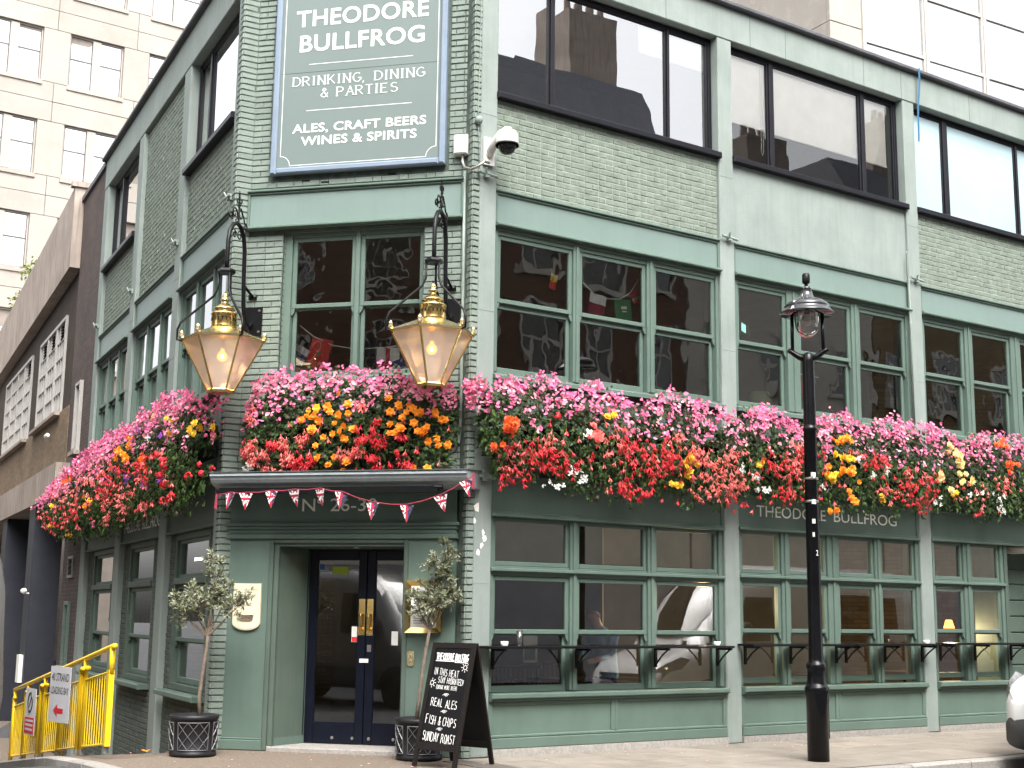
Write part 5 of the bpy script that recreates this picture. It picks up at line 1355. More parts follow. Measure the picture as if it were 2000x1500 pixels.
# ------------------------------------------------------------------ flower displays
PATCH_R = [('flame', 0.15, 3.6, 0.15, 0.1, 11), ('flame', 0.02, 3.41, 0.08, 0.04, 4), ('coral', 0.26, 3.28, 0.21, 0.14, 14), ('red', 0.54, 3.38, 0.32, 0.14, 26), ('coral', 0.7, 3.53, 0.14, 0.1, 8), ('red', 0.34, 3.08, 0.17, 0.1, 16), ('red', 0.86, 3.29, 0.29, 0.15, 20), ('red', 0.97, 3.27, 0.18, 0.18, 10), ('peach', 1.3, 3.67, 0.15, 0.12, 7), ('peach', 1.34, 3.56, 0.07, 0.05, 3), ('redball', 0.86, 3.78, 0.04, 0.03, 1), ('yellow', 1.57, 3.86, 0.04, 0.02, 2), ('white', 1.12, 3.58, 0.07, 0.04, 5), ('white', 1.06, 3.16, 0.07, 0.05, 6), ('white', 1.22, 3.14, 0.09, 0.07, 8), ('white', 0.87, 3.0, 0.1, 0.03, 7), ('coral', 1.68, 3.63, 0.16, 0.24, 16), ('red', 1.92, 3.56, 0.28, 0.15, 20), ('red', 2.19, 3.36, 0.48, 0.25, 55), ('red', 1.84, 3.06, 0.16, 0.09, 10), ('red', 2.51, 3.48, 0.25, 0.16, 22), ('coral', 2.6, 3.68, 0.17, 0.08, 8), ('red', 2.03, 3.02, 0.28, 0.09, 16), ('coral', 2.88, 3.54, 0.21, 0.13, 12), ('yellow', 2.76, 3.42, 0.08, 0.05, 5), ('yellow', 2.84, 3.29, 0.07, 0.05, 4), ('yellow', 2.73, 3.14, 0.08, 0.04, 5), ('yellow', 2.97, 3.45, 0.04, 0.03, 2), ('coral', 3.22, 3.47, 0.3, 0.16, 30), ('coral', 3.43, 3.23, 0.35, 0.19, 45), ('coral', 3.13, 3.05, 0.21, 0.06, 10), ('red', 3.6, 3.02, 0.18, 0.08, 10), ('coral', 3.52, 3.59, 0.18, 0.1, 8), ('white', 3.65, 3.41, 0.04, 0.05, 4), ('red', 4.33, 3.52, 0.33, 0.17, 28), ('coral', 4.56, 3.48, 0.24, 0.17, 16), ('red', 4.46, 3.17, 0.21, 0.15, 18), ('yellow', 4.01, 3.49, 0.08, 0.03, 4), ('white', 4.03, 3.31, 0.07, 0.03, 5), ('white', 4.13, 3.16, 0.15, 0.05, 9), ('coral', 4.71, 3.79, 0.24, 0.1, 8), ('red', 4.8, 3.66, 0.19, 0.14, 12), ('coral', 4.88, 3.33, 0.14, 0.1, 8), ('orange', 5.49, 3.92, 0.18, 0.07, 6), ('yellow', 5.5, 3.68, 0.18, 0.06, 7), ('orange', 5.52, 3.48, 0.28, 0.08, 12), ('yellow', 5.37, 3.43, 0.12, 0.07, 4), ('orange', 5.7, 3.18, 0.12, 0.07, 4), ('orange', 5.45, 2.99, 0.12, 0.05, 4), ('yellow', 6.39, 3.15, 0.06, 0.06, 3), ('white', 5.81, 3.69, 0.07, 0.03, 4), ('white', 5.99, 3.48, 0.07, 0.04, 4), ('white', 6.31, 3.53, 0.06, 0.07, 5), ('white', 5.28, 3.27, 0.08, 0.03, 4), ('red', 6.08, 3.69, 0.29, 0.14, 22), ('coral', 5.88, 3.78, 0.15, 0.08, 6), ('red', 7.01, 3.37, 0.44, 0.18, 34), ('coral', 6.58, 3.3, 0.21, 0.07, 8), ('red', 7.11, 3.16, 0.17, 0.09, 8), ('coral', 7.03, 3.58, 0.28, 0.11, 8), ('cream', 7.88, 3.9, 0.26, 0.19, 16), ('cream', 8.13, 3.59, 0.14, 0.1, 6), ('cream', 7.55, 3.51, 0.09, 0.06, 3), ('cream', 7.79, 3.39, 0.07, 0.04, 2), ('yellow', 7.97, 3.35, 0.07, 0.04, 3), ('white', 8.27, 3.37, 0.08, 0.04, 5), ('white', 7.56, 3.22, 0.11, 0.06, 5), ('white', 8.9, 3.34, 0.15, 0.06, 6), ('white', 9.1, 3.17, 0.17, 0.06, 9), ('flame', 9.03, 4.16, 0.22, 0.08, 8), ('flame', 9.25, 3.82, 0.15, 0.12, 7), ('coral', 9.1, 3.58, 0.37, 0.15, 14), ('coral', 8.37, 3.34, 0.24, 0.11, 6), ('red', 8.35, 3.08, 0.09, 0.06, 3)]
PATCH_C = [('orange', -1.91, 3.74, 0.01, 0.01, 1), ('orange', -1.82, 3.77, 0.01, 0.01, 1), ('orange', -1.78, 3.75, 0.01, 0.01, 1), ('orange', -1.74, 3.78, 0.01, 0.01, 1), ('orange', -1.67, 3.71, 0.01, 0.01, 1), ('orange', -1.74, 3.62, 0.01, 0.01, 1), ('orange', -1.77, 3.6, 0.01, 0.01, 1), ('orange', -1.54, 3.86, 0.01, 0.01, 1), ('orange', -1.51, 3.8, 0.01, 0.01, 1), ('orange', -1.42, 3.77, 0.01, 0.01, 1), ('orange', -1.31, 3.78, 0.01, 0.01, 1), ('orange', -1.32, 3.9, 0.01, 0.01, 1), ('orange', -1.47, 3.67, 0.01, 0.01, 1), ('orange', -1.36, 3.66, 0.01, 0.01, 1), ('orange', -1.58, 3.52, 0.01, 0.01, 1), ('orange', -1.49, 3.56, 0.01, 0.01, 1), ('orange', -1.32, 3.49, 0.01, 0.01, 1), ('orange', -1.34, 3.5, 0.01, 0.01, 1), ('orange', -1.38, 3.57, 0.01, 0.01, 1), ('orange', -1.22, 3.59, 0.01, 0.01, 1), ('orange', -1.44, 4.01, 0.01, 0.01, 1), ('orange', -0.84, 3.94, 0.01, 0.01, 1), ('orange', -0.73, 3.86, 0.01, 0.01, 1), ('orange', -0.74, 3.88, 0.01, 0.01, 1), ('orange', -0.61, 3.88, 0.01, 0.01, 1), ('orange', -0.67, 3.72, 0.01, 0.01, 1), ('orange', -0.82, 3.79, 0.01, 0.01, 1), ('orange', -0.55, 3.82, 0.01, 0.01, 1), ('orange', -0.5, 3.77, 0.01, 0.01, 1), ('orange', -0.45, 3.78, 0.01, 0.01, 1), ('orange', -0.34, 3.81, 0.01, 0.01, 1), ('orange', -0.32, 3.79, 0.01, 0.01, 1), ('orange', -0.24, 3.73, 0.01, 0.01, 1), ('orange', -0.27, 3.72, 0.01, 0.01, 1), ('orange', -0.53, 3.66, 0.01, 0.01, 1), ('orange', -0.71, 3.64, 0.01, 0.01, 1), ('orange', -0.73, 3.59, 0.01, 0.01, 1), ('orange', -0.69, 3.6, 0.01, 0.01, 1), ('orange', -0.76, 3.56, 0.01, 0.01, 1), ('orange', -0.84, 3.56, 0.01, 0.01, 1), ('orange', -0.83, 3.66, 0.01, 0.01, 1), ('orange', -0.48, 3.57, 0.01, 0.01, 1), ('orange', -0.44, 3.57, 0.01, 0.01, 1), ('orange', -0.38, 3.61, 0.01, 0.01, 1), ('orange', -0.32, 3.51, 0.01, 0.01, 1), ('orange', -0.41, 3.53, 0.01, 0.01, 1), ('orange', -0.38, 3.45, 0.01, 0.01, 1), ('orange', -0.21, 3.44, 0.01, 0.01, 1), ('orange', -0.29, 3.42, 0.01, 0.01, 1), ('orange', -0.63, 3.78, 0.01, 0.01, 1), ('orange', -1.66, 3.29, 0.01, 0.01, 1), ('orange', -1.55, 3.21, 0.01, 0.01, 1), ('orange', -1.49, 3.28, 0.01, 0.01, 1), ('orange', -1.39, 3.16, 0.01, 0.01, 1), ('orange', -1.33, 3.24, 0.01, 0.01, 1), ('orange', -1.67, 3.43, 0.01, 0.01, 1), ('orange', -0.39, 3.16, 0.01, 0.01, 1), ('orange', -0.49, 3.06, 0.01, 0.01, 1), ('orange', -0.3, 3.07, 0.01, 0.01, 1), ('orange', -0.54, 3.16, 0.01, 0.01, 1), ('orange', -0.38, 3.03, 0.01, 0.01, 1), ('yellow', -1.83, 3.85, 0.01, 0.01, 1), ('yellow', -1.71, 3.86, 0.01, 0.01, 1), ('coral', -2.55, 3.77, 0.09, 0.1, 10), ('coral', -2.68, 3.4, 0.07, 0.09, 14), ('coral', -2.5, 3.42, 0.09, 0.07, 16), ('coral', -2.35, 3.34, 0.08, 0.08, 14), ('coral', -2.31, 3.17, 0.06, 0.04, 8), ('coral', -2.48, 3.3, 0.09, 0.06, 10), ('red', -2.21, 3.44, 0.07, 0.04, 12), ('redball', -2.25, 3.44, 0.01, 0.01, 2), ('coral', -2.1, 3.46, 0.08, 0.06, 14), ('coral', -2.06, 3.31, 0.09, 0.08, 26), ('red', -1.95, 3.23, 0.09, 0.06, 18), ('red', -2.04, 3.11, 0.05, 0.02, 6), ('coral', -1.9, 3.53, 0.06, 0.08, 8), ('red', -1.76, 3.27, 0.07, 0.06, 12), ('red', -1.12, 3.49, 0.06, 0.04, 10), ('red', -0.97, 3.48, 0.09, 0.06, 18), ('coral', -1.22, 3.36, 0.09, 0.06, 18), ('coral', -1.39, 3.32, 0.04, 0.06, 10), ('red', -1.04, 3.29, 0.06, 0.04, 12), ('red', -1.01, 3.18, 0.07, 0.03, 12), ('red', -1.18, 3.61, 0.04, 0.03, 6), ('red', -0.98, 3.69, 0.02, 0.02, 4), ('red', -0.99, 3.6, 0.04, 0.03, 6), ('coral', -1.12, 3.87, 0.06, 0.04, 6), ('red', -0.67, 3.21, 0.06, 0.03, 9), ('red', -0.59, 3.21, 0.02, 0.03, 4), ('red', -1.24, 3.14, 0.02, 0.02, 3), ('red', -1.15, 3.15, 0.02, 0.02, 3), ('red', -0.86, 3.22, 0.02, 0.02, 3), ('redball', -0.75, 3.34, 0.02, 0.01, 2), ('coral', -1.83, 3.56, 0.04, 0.04, 5), ('red', -0.7, 3.52, 0.06, 0.02, 6), ('white', -2.67, 3.2, 0.05, 0.02, 6), ('white', -2.51, 3.23, 0.07, 0.04, 9)]
PATCH_L = [('yellow', -0.09, 3.78, 0.21, 0.03, 3), ('yellow', 0.35, 3.67, 0.15, 0.02, 3), ('yellow', 0.96, 3.58, 0.23, 0.02, 4), ('yellow', -0.09, 3.65, 0.13, 0.03, 2), ('orange', -2.79, 3.77, 0.47, 0.1, 9), ('orange', -2.24, 3.54, 0.32, 0.08, 6), ('orange', -3.28, 3.67, 0.29, 0.07, 5), ('yellow', -1.6, 4.0, 0.24, 0.04, 3), ('purple', -2.0, 3.81, 0.25, 0.07, 6), ('purple', -2.32, 3.27, 0.32, 0.05, 5), ('purple', -1.26, 3.07, 0.23, 0.03, 4), ('purple', -0.74, 3.64, 0.11, 0.03, 2), ('redball', -0.17, 3.27, 0.26, 0.05, 4), ('redball', 0.69, 3.21, 0.12, 0.03, 2), ('redball', -0.53, 3.15, 0.27, 0.05, 4), ('redball', -0.11, 3.02, 0.23, 0.05, 4), ('redball', 0.37, 3.07, 0.12, 0.04, 2), ('redball', -0.07, 2.84, 0.2, 0.04, 3), ('redball', -0.59, 2.86, 0.14, 0.03, 2), ('redball', -0.95, 3.41, 0.23, 0.04, 3), ('red', -1.74, 3.42, 0.75, 0.08, 14), ('red', -3.19, 3.38, 0.96, 0.16, 26), ('coral', -4.75, 3.56, 0.99, 0.2, 26), ('coral', -3.24, 3.0, 0.76, 0.16, 18), ('red', -4.05, 3.24, 0.82, 0.11, 14), ('coral', -2.43, 3.11, 0.52, 0.1, 10), ('flame', -1.43, 3.39, 0.41, 0.07, 5), ('flame', -7.5, 3.67, 0.51, 0.07, 5), ('coral', -6.43, 3.42, 1.14, 0.21, 20), ('red', -7.01, 3.09, 1.06, 0.12, 14), ('coral', -1.59, 2.88, 0.42, 0.07, 6), ('red', -8.55, 3.05, 0.77, 0.09, 7), ('yellow', -5.76, 3.23, 0.4, 0.06, 4), ('yellow', -9.71, 3.04, 0.49, 0.06, 4), ('yellow', -8.02, 2.83, 0.37, 0.04, 3), ('orange', -5.43, 3.15, 0.26, 0.05, 3), ('purple', -5.11, 2.84, 0.17, 0.03, 2), ('purple', -2.32, 3.27, 0.26, 0.03, 3), ('coral', -8.23, 3.56, 1.06, 0.18, 14), ('red', -1.09, 3.2, 0.4, 0.08, 8), ('yellow', -9.11, 3.4, 0.47, 0.06, 3), ('coral', -4.12, 2.87, 0.75, 0.09, 8), ('white', -1.5, 3.64, 0.36, 0.04, 4), ('purple', -0.79, 3.11, 0.17, 0.02, 3)]
TOP_R = [(-.3, 4.0), (.08, 4.19), (.5, 4.17), (.89, 4.33), (1.08, 4.15), (1.45, 4.28), (2.08, 4.07), (2.48, 4.23), (2.65, 4.33), (3.24, 4.22), (3.67, 4.1), (4.31, 4.29), (4.87, 4.08), (5.26, 4.21), (5.76, 4.36), (6.17, 4.19), (6.6, 4.36), (7.24, 4.32), (7.8, 4.27), (8.26, 4.16), (8.75, 4.35), (9.24, 4.31), (9.74, 4.32), (10.6, 4.2), (11.6, 4.3)]
BOT_R = [(-.22, 3.6), (.02, 3.35), (.3, 3.0), (.72, 3.17), (1.23, 2.97), (1.76, 2.94), (2.07, 2.87), (2.55, 3.11), (3.05, 2.93), (3.56, 2.95), (4.0, 3.2), (4.45, 2.97), (5.02, 3.14), (5.6, 2.97), (6.42, 3.08), (7.17, 3.05), (7.85, 3.2), (8.41, 3.08), (9.26, 3.09), (10.4, 3.1), (11.6, 3.0)]
TOP_C = [(-2.7, 3.96), (-2.61, 4.11), (-2.43, 4.25), (-2.2, 4.33), (-1.86, 4.3), (-1.67, 4.36), (-1.3, 4.34), (-1.1, 4.28), (-.86, 4.36), (-.62, 4.23), (-.32, 4.22), (-.13, 4.13), (-.05, 3.87)]
BOT_C = [(-2.74, 3.33), (-2.59, 3.11), (-2.31, 3.19), (-2.05, 3.1), (-1.68, 3.16), (-1.3, 3.18), (-.95, 3.18), (-.59, 3.22), (-.4, 3.1), (-.29, 3.1), (-.18, 3.41), (-.05, 3.64)]
TOP_L = [(-11.0, 3.62), (-9.8, 3.82), (-8.2, 3.95), (-6.1, 4.12), (-4.8, 4.14), (-3.1, 4.09), (-1.9, 4.2), (-1.15, 4.2), (-.2, 4.13), (.5, 3.95), (.8, 3.82)]
BOT_L = [(-11.0, 3.2), (-9.3, 2.83), (-7.2, 2.77), (-4.9, 2.7), (-3.1, 2.81), (-1.5, 2.78), (-.4, 2.77), (.5, 2.74), (.8, 3.4)]
def lerp_t(tab, x):
    if x <= tab[0][0]: return tab[0][1]
    for (a, va), (c, vc) in zip(tab[:-1], tab[1:]):
        if x <= c: return va + (vc - va) * (x - a) / (c - a)
    return tab[-1][1]

def petal(b, c, d, side, nrm, L, W, cup):
    """pointed-oval petal from c along d, folded by cup towards nrm"""
    m_ = c + d * L * .55 + nrm * cup * L * .5
    tip = c + d * L + nrm * cup * L
    b.add([c, m_ + side * W, tip, m_ - side * W], [(0, 1, 2, 3)])
def bloom_mb(kind):
    b = MB(); Y = Vector((0, -1, 0)); Z = Vector((0, 0, 1)); X = Vector((1, 0, 0))
    if kind == 'rose':
        for (n, L, W, cup, y, a0) in ((6, .048, .021, .10, 0, 0), (5, .036, .017, .45, .008, .5), (4, .024, .012, .9, .014, .2)):
            for k in range(n):
                a = a0 + 2 * PI * k / n; d = X * math.cos(a) + Z * math.sin(a); s = -X * math.sin(a) + Z * math.cos(a)
                petal(b, Y * y, d, s, Y, L, W, cup)
    elif kind == 'bell':
        for k in range(5):
            a = 2 * PI * k / 5 + .3; o_ = X * math.cos(a) + Y * math.sin(a); s = -X * math.sin(a) + Y * math.cos(a)
            d = (-Z + o_ * .55).normalized()
            petal(b, Vector((0, 0, 0)), d, s, o_, .064, .0095, .12)
        b.add([(-.003, 0, .03), (.003, 0, .03), (.004, 0, 0), (-.004, 0, 0)], [(0, 1, 2, 3)])
    elif kind == 'ball':
        rr = random.Random(4)
        for k in range(22):
            v = Vector((rr.gauss(0, 1), rr.gauss(-.8, .8), rr.gauss(0, 1))).normalized(); s = v.cross(Vector((rr.gauss(0, 1), rr.gauss(0, 1), rr.gauss(0, 1)))).normalized(); d = s.cross(v)
            petal(b, v * .033 - d * .016, d, s, v, .032, .013, .15)
    elif kind == 'cluster':
        rr = random.Random(9)
        for k in range(6):
            c = Vector((rr.uniform(-.03, .03), -rr.uniform(0, .02), rr.uniform(-.025, .025)))
            for j in range(4):
                a = rr.uniform(0, 1) + j * PI / 2; d = X * math.cos(a) + Z * math.sin(a); s = -X * math.sin(a) + Z * math.cos(a)
                petal(b, c, d, s, Y, .016, .007, .15)
    else:   # small four-petalled bedding begonia
        for k, L in enumerate((.024, .017, .024, .017)):
            a = k * PI / 2 + .2; d = X * math.cos(a) + Z * math.sin(a); s = -X * math.sin(a) + Z * math.cos(a)
            petal(b, Vector((0, 0, 0)), d, s, Y, L, L * .55, .2)
    return b
BL = {k: bloom_mb(k) for k in ('rose', 'bell', 'ball', 'cluster', 'small')}
FT = {'orange': ('rose', 'petal_orange', 'orange_begonia'), 'yellow': ('rose', 'petal_yellow', 'yellow_begonia'), 'flame': ('rose', 'petal_flame', 'scarlet_begonia'), 'peach': ('rose', 'petal_coral', 'peach_begonia'),
      'cream': ('rose', 'petal_cream', 'cream_begonia'), 'red': ('bell', 'petal_red', 'red_trailing_begonia'), 'coral': ('bell', 'petal_coral', 'coral_trailing_begonia'), 'redball': ('ball', 'petal_red', 'red_geranium'),
      'white': ('cluster', 'petal_white', 'white_geranium'), 'purple': ('cluster', 'petal_purple', 'purple_petunia')}
BMESH = {}
def leaf(b, c, d, nrm, L, W):
    s = d.cross(nrm).normalized() * W
    tip = c + d * L - nrm * L * .12
    m1 = c + d * L * .45 + nrm * L * .10
    b.add([c, m1 + s - nrm * W * .25, tip, m1 - s - nrm * W * .25, m1], [(0, 1, 4), (1, 2, 4), (2, 3, 4), (3, 0, 4)])
def display(F_, x0, x1, top, bot, patches, label, seed, out0=.16, outm=.60, dens=1.0, pinkd=1.0, cap=0):
    r = random.Random(seed); L = x1 - x0; xm = (x0 + x1) / 2
    t = thing('flower_trough', label, 'flower box', F_.P(xm, 0, 3.55), F_.a, 'hanging flower displays along the first floor')
    O = Vector((xm, 0, 3.55))
    b = MB(); b.box(x0 + .4 - xm, x1 - .4 - xm, -.26, -.03, -.18, .12); b.ring(x0 + .4 - xm, x1 - .4 - xm, .09, .13, .012, -.31, -.02); part('trough', b, 'trough', t)
    k = x0 + .55
    while k < x1 - .45: part('trough_bracket', MB().tube([(k - xm, -.25, -.185), (k - xm, -.02, -.35)], .012, 5), 'black_paint', t); k += .9
    def surf_out(x, w):       # how far the plants bulge from the wall: w = 0 top .. 1 bottom
        e = min(1, max(0.25, (x - x0) / .35 + .25), max(.25, (x1 - x) / .35 + .25)) if L < 3.2 else 1
        return (out0 + (outm - out0) * math.sin(PI * min(1, .18 + .62 * w)) ** .8) * e * (1 + .10 * math.sin(x * 5.1 + w * 3) + .07 * math.sin(x * 11.3 + 2 * w))
    leaves = {'leaf_dark': MB(), 'leaf_mid': MB(), 'leaf_bronze': MB()}
    n = int(L * 1.15 * 640 * dens)
    for _ in range(n):
        x = r.uniform(x0 - .02, x1 + .02); w = r.random() ** .9
        zt_, zb_ = lerp_t(top, x) + .06 * math.sin(x * 17 + seed), lerp_t(bot, x) + .10 * (math.sin(x * 13 + seed) + math.sin(x * 29))* .5
        z = zt_ + (zb_ - zt_) * w
        o_ = surf_out(x, w) * r.uniform(.55, 1.0)
        c = Vector((x, -o_, z)) - O
        nrm = Vector((r.gauss(0, .5), -1 + r.gauss(0, .3), r.gauss(.55 - .5 * w, .45))).normalized()
        d = Vector((r.gauss(0, .8), r.gauss(-.3, .4), r.gauss(-.5 * w, .6))); d = (d - nrm * d.dot(nrm)).normalized()
        if w < .45:
            key = r.choices(('leaf_bronze', 'leaf_dark', 'leaf_mid'), (.40, .42, .18))[0]; l_, w_ = r.uniform(.035, .06), .45
        else:
            key = r.choices(('leaf_bronze', 'leaf_dark', 'leaf_mid'), (.06, .52, .42))[0]
            if r.random() < .55: l_, w_ = r.uniform(.07, .12), .17; d = (d + Vector((0, 0, -.6))).normalized()
            else: l_, w_ = r.uniform(.045, .085), .40
        leaf(leaves[key], c, d, nrm, l_, l_ * w_)
    # dark inner mass so that the wall does not shine through
    for _ in range(int(L * 260 * dens)):
        x = r.uniform(x0 + .05, x1 - .05); w = r.uniform(.12, .85); zt_, zb_ = lerp_t(top, x), lerp_t(bot, x)
        c = Vector((x, -surf_out(x, w) * r.uniform(.2, .6), zt_ + (zb_ - zt_) * w)) - O
        nrm = Vector((r.gauss(0, .4), -1, r.gauss(.2, .4))).normalized(); d = Vector((r.gauss(0, 1), 0, r.gauss(-.2, .8))); d = (d - nrm * d.dot(nrm)).normalized()
        leaf(leaves['leaf_dark'], c, d, nrm, r.uniform(.10, .16), r.uniform(.035, .06))
    for k, b in leaves.items():
        if b.v: part('foliage', b, k, t, kind='stuff')
    # bedding begonias: clusters of small pink flowers over the upper half
    pk = {'petal_pink': MB(), 'petal_blush': MB()}
    ncl = int(L * 125 * pinkd)
    for _ in range(ncl):
        x = r.uniform(x0, x1); w = min(abs(r.gauss(.02, .21)), .52); oc = None
        if cap and _ < ncl * .16: x = (x1 if cap > 0 else x0) + cap * r.uniform(-.02, .05); oc = r.uniform(.12, .98)
        if any(abs(x - p[1]) < p[3] + .03 and abs(lerp_t(top, x) + (lerp_t(bot, x) - lerp_t(top, x)) * w - p[2]) < p[4] + .03 for p in patches if p[0] not in ('red', 'coral')) and r.random() < .75: continue
        zt_, zb_ = lerp_t(top, x), lerp_t(bot, x); z = zt_ + (zb_ - zt_) * w + r.uniform(-.02, .06) * (1 - w)
        o_ = surf_out(x, w) * (oc or r.uniform(.9, 1.08)) + .015
        key = 'petal_pink' if r.random() < .68 + .2 * (w < .12) else 'petal_blush'
        for _k in range(r.choice((2, 3, 4, 5, 6))):
            c = Vector((x + r.gauss(0, .022), -o_ + r.gauss(0, .015), z + r.gauss(0, .022))) - O
            M = Matrix.Translation(c) @ Matrix.Rotation(r.gauss(0, .6), 4, 'Z') @ Matrix.Rotation(r.gauss(-.35, .5), 4, 'X') @ Matrix.Rotation(r.uniform(0, 6), 4, 'Y') @ Matrix.Scale(r.uniform(.8, 1.25), 4)
            pk[key].merge(BL['small'], M)
    for k, b in pk.items():
        if b.v: part('pink_blossom', b, k, t, kind='stuff')
    items = []
    for (ft, px, pz, rx, rz, cnt) in patches:
        if cap > 0 and px >= x1: px = x1 + .02
        elif not (x0 <= px < x1): continue
        mul = 1.0 if FT[ft][0] in ('rose',) else (1.5 if FT[ft][0] == 'bell' else 1.0)
        for _ in range(max(1, int(round(cnt * mul)))):
            x, z = px + r.gauss(0, rx * .55), pz + r.gauss(0, rz * .55)
            zt_, zb_ = lerp_t(top, x), lerp_t(bot, x); w = min(1.1, max(0, (zt_ - z) / (zt_ - zb_)))
            o_ = surf_out(x, min(1, w)) * (r.uniform(.15, 1.0) if px >= x1 else r.uniform(.92, 1.08)) + .03
            M = Matrix.Translation(Vector((x, -o_, z)) - O) @ Matrix.Rotation(r.gauss(0, .45), 4, 'Z') @ Matrix.Rotation(r.gauss(-.15, .35), 4, 'X') @ Matrix.Rotation(r.gauss(0, .35) if FT[ft][0] == 'bell' else r.uniform(0, 6), 4, 'Y') @ Matrix.Scale(r.uniform(.72, 1.15) * (1.22 if FT[ft][0] in ('rose', 'ball') else 1), 4)
            items.append((0 if FT[ft][0] in ('rose', 'ball', 'cluster') else 1, r.random(), ft, M))
    # stray trailing flowers all along the lower half
    for _ in range(int(L * 13)):
        x = r.uniform(x0, x1); w = r.uniform(.5, .95); zt_, zb_ = lerp_t(top, x), lerp_t(bot, x)
        M = Matrix.Translation(Vector((x, -surf_out(x, w) - .02, zt_ + (zb_ - zt_) * w)) - O) @ Matrix.Rotation(r.gauss(0, .5), 4, 'Z') @ Matrix.Rotation(r.gauss(0, .3), 4, 'Y')
        items.append((2, r.random(), r.choice(('coral', 'red', 'coral')), M))
    items.sort(key=lambda q: q[:2])
    extra = {}
    for i, (_, _, ft, M) in enumerate(items):
        bk_, mat_, nm = FT[ft]
        if i < 290:
            if nm not in BMESH: BMESH[nm] = BL[bk_].mesh(nm, mat_)
            o = obj(nm, BMESH[nm], t); o.matrix_local = M
        else: extra.setdefault(mat_, MB()).merge(BL[bk_], M)
    for mat_, b in extra.items(): part('trailing_blossom', b, mat_, t, kind='stuff')
    return t
display(FC, -2.74, -.16, TOP_C, BOT_C, PATCH_C, 'flower display with bright orange begonias over the entrance canopy', 21, outm=.50)
display(FR, -.06, 4.02, TOP_R, BOT_R, PATCH_R, 'pink and scarlet flower display under the first right-hand sash windows', 22, cap=-1)
display(FR, 4.02, 7.85, TOP_R, BOT_R, PATCH_R, 'pink flower display with red trails behind the street lamp', 23)
display(FR, 7.85, 11.6, TOP_R, BOT_R, PATCH_R, 'pink and cream flower display at the far right of the street front', 24, dens=.9)
display(FL, -3.3, .25, TOP_L, BOT_L, PATCH_L, 'flower display with red geraniums nearest the corner on the alley side', 25, cap=1)
display(FL, -6.6, -3.3, TOP_L, BOT_L, PATCH_L, 'flower display in the middle of the alley side above the lettering', 26)
display(FL, -10.9, -6.6, TOP_L, BOT_L, PATCH_L, 'flower display at the far end of the alley side', 27)

# ------------------------------------------------------------------ planters and olive trees
def planter(x, y, label):
    t = thing('planter', label, 'planter', (x, y, .008), 0, 'black lattice planters by the door')
    H, RT, RB = .43, .268, .248
    b = MB(); b.lathe([(RB - .01, 0), (RB + .006, .0), (RB + .006, .03), (RB, .036), (RT - .012, H - .05), (RT, H - .045), (RT, H), (RT - .02, H), (RT - .03, H - .05)], 36); part('pot', b, 'planter_lead', t, True)
    b = MB(); b.lathe([(.001, H - .055), (RT - .02, H - .055)], 24, cap=False); part('gravel', b, 'gravel', t)
    R0 = lambda z: RB + (RT - RB) * z / H + .004
    def on(a, z): return (R0(z) * math.cos(a), R0(z) * math.sin(a), z)
    b = MB()
    for k in range(4):
        a0 = rad(-90 + 90 * k - 38 + 12); a1 = a0 + rad(76)
        z0, z1 = .065, .355
        for zz in (z0, z1): b.tube([on(a0 + (a1 - a0) * i / 10, zz) for i in range(11)], .0045, 4)
        for aa in (a0, a1): b.tube([on(aa, z0), on(aa, z1)], .0045, 4)
        n = 3
        for i in range(-2, n + 1):
            for sg_ in (1, -1):
                pts = []
                for j in range(13):
                    f = j / 12; fa = (i + 2 * f) / n if sg_ > 0 else 1 - (i + 2 * f) / n
                    if 0 <= fa <= 1: pts.append(on(a0 + (a1 - a0) * fa, z0 + (z1 - z0) * f))
                if len(pts) > 2: b.tube(pts, .0042, 4)
    part('lattice', b, 'planter_rib', t)
    return t
planter(-3.44, 15.02, 'black lattice planter left of the entrance')
planter(-.955, 14.92, 'black lattice planter right of the entrance behind the chalkboard')
def olive(x, y, stem, clumps, label, seed):
    r = random.Random(seed)
    t = thing('olive_tree', label, 'tree', (x, y, .385), 0, 'olive trees in planters')
    b = MB(); b.tube(stem, [.024, .022, .020, .019, .017][:len(stem)], 9)
    top_ = Vector(stem[-1]); part('trunk', b, 'bark', t, True)
    br = MB(); lv = {'olive_leaf': MB(), 'olive_leaf_pale': MB()}
    for (cx, cy, cz, s_, n) in clumps:
        c = Vector((cx, cy, cz))
        mid = top_.lerp(c, .5) + Vector((r.uniform(-.04, .04), r.uniform(-.04, .04), -.03))
        br.tube([top_, mid, c], [.012, .008, .004], 5)
        for _ in range(int(n * 1.7)):
            v = Vector((r.gauss(0, 1), r.gauss(0, 1), r.gauss(.15, 1))).normalized(); e = c + v * s_ * r.uniform(.55, 1.15)
            st = c.lerp(e, .15); br.tube([st, st.lerp(e, .5) + Vector((0, 0, .01)), e], [.0035, .0025, .0015], 4)
            k = int(14 + 12 * r.random())
            for j in range(k):
                f = .25 + .78 * j / k; p = st.lerp(e, f)
                d = (v * .9 + Vector((r.gauss(0, .7), r.gauss(0, .7), r.gauss(.15, .6)))).normalized(); n_ = Vector((r.gauss(0, .6), r.gauss(-.3, .6), 1)).normalized()
                s2 = d.cross(n_).normalized(); L = r.uniform(.038, .064); W = .0078
                lv['olive_leaf' if r.random() < .62 else 'olive_leaf_pale'].add([p, p + d * L * .5 + s2 * W, p + d * L, p + d * L * .5 - s2 * W], [(0, 1, 2, 3)])
    part('branch', br, 'bark', t)
    for k, b in lv.items(): part('foliage', b, k, t, kind='stuff')
    return t
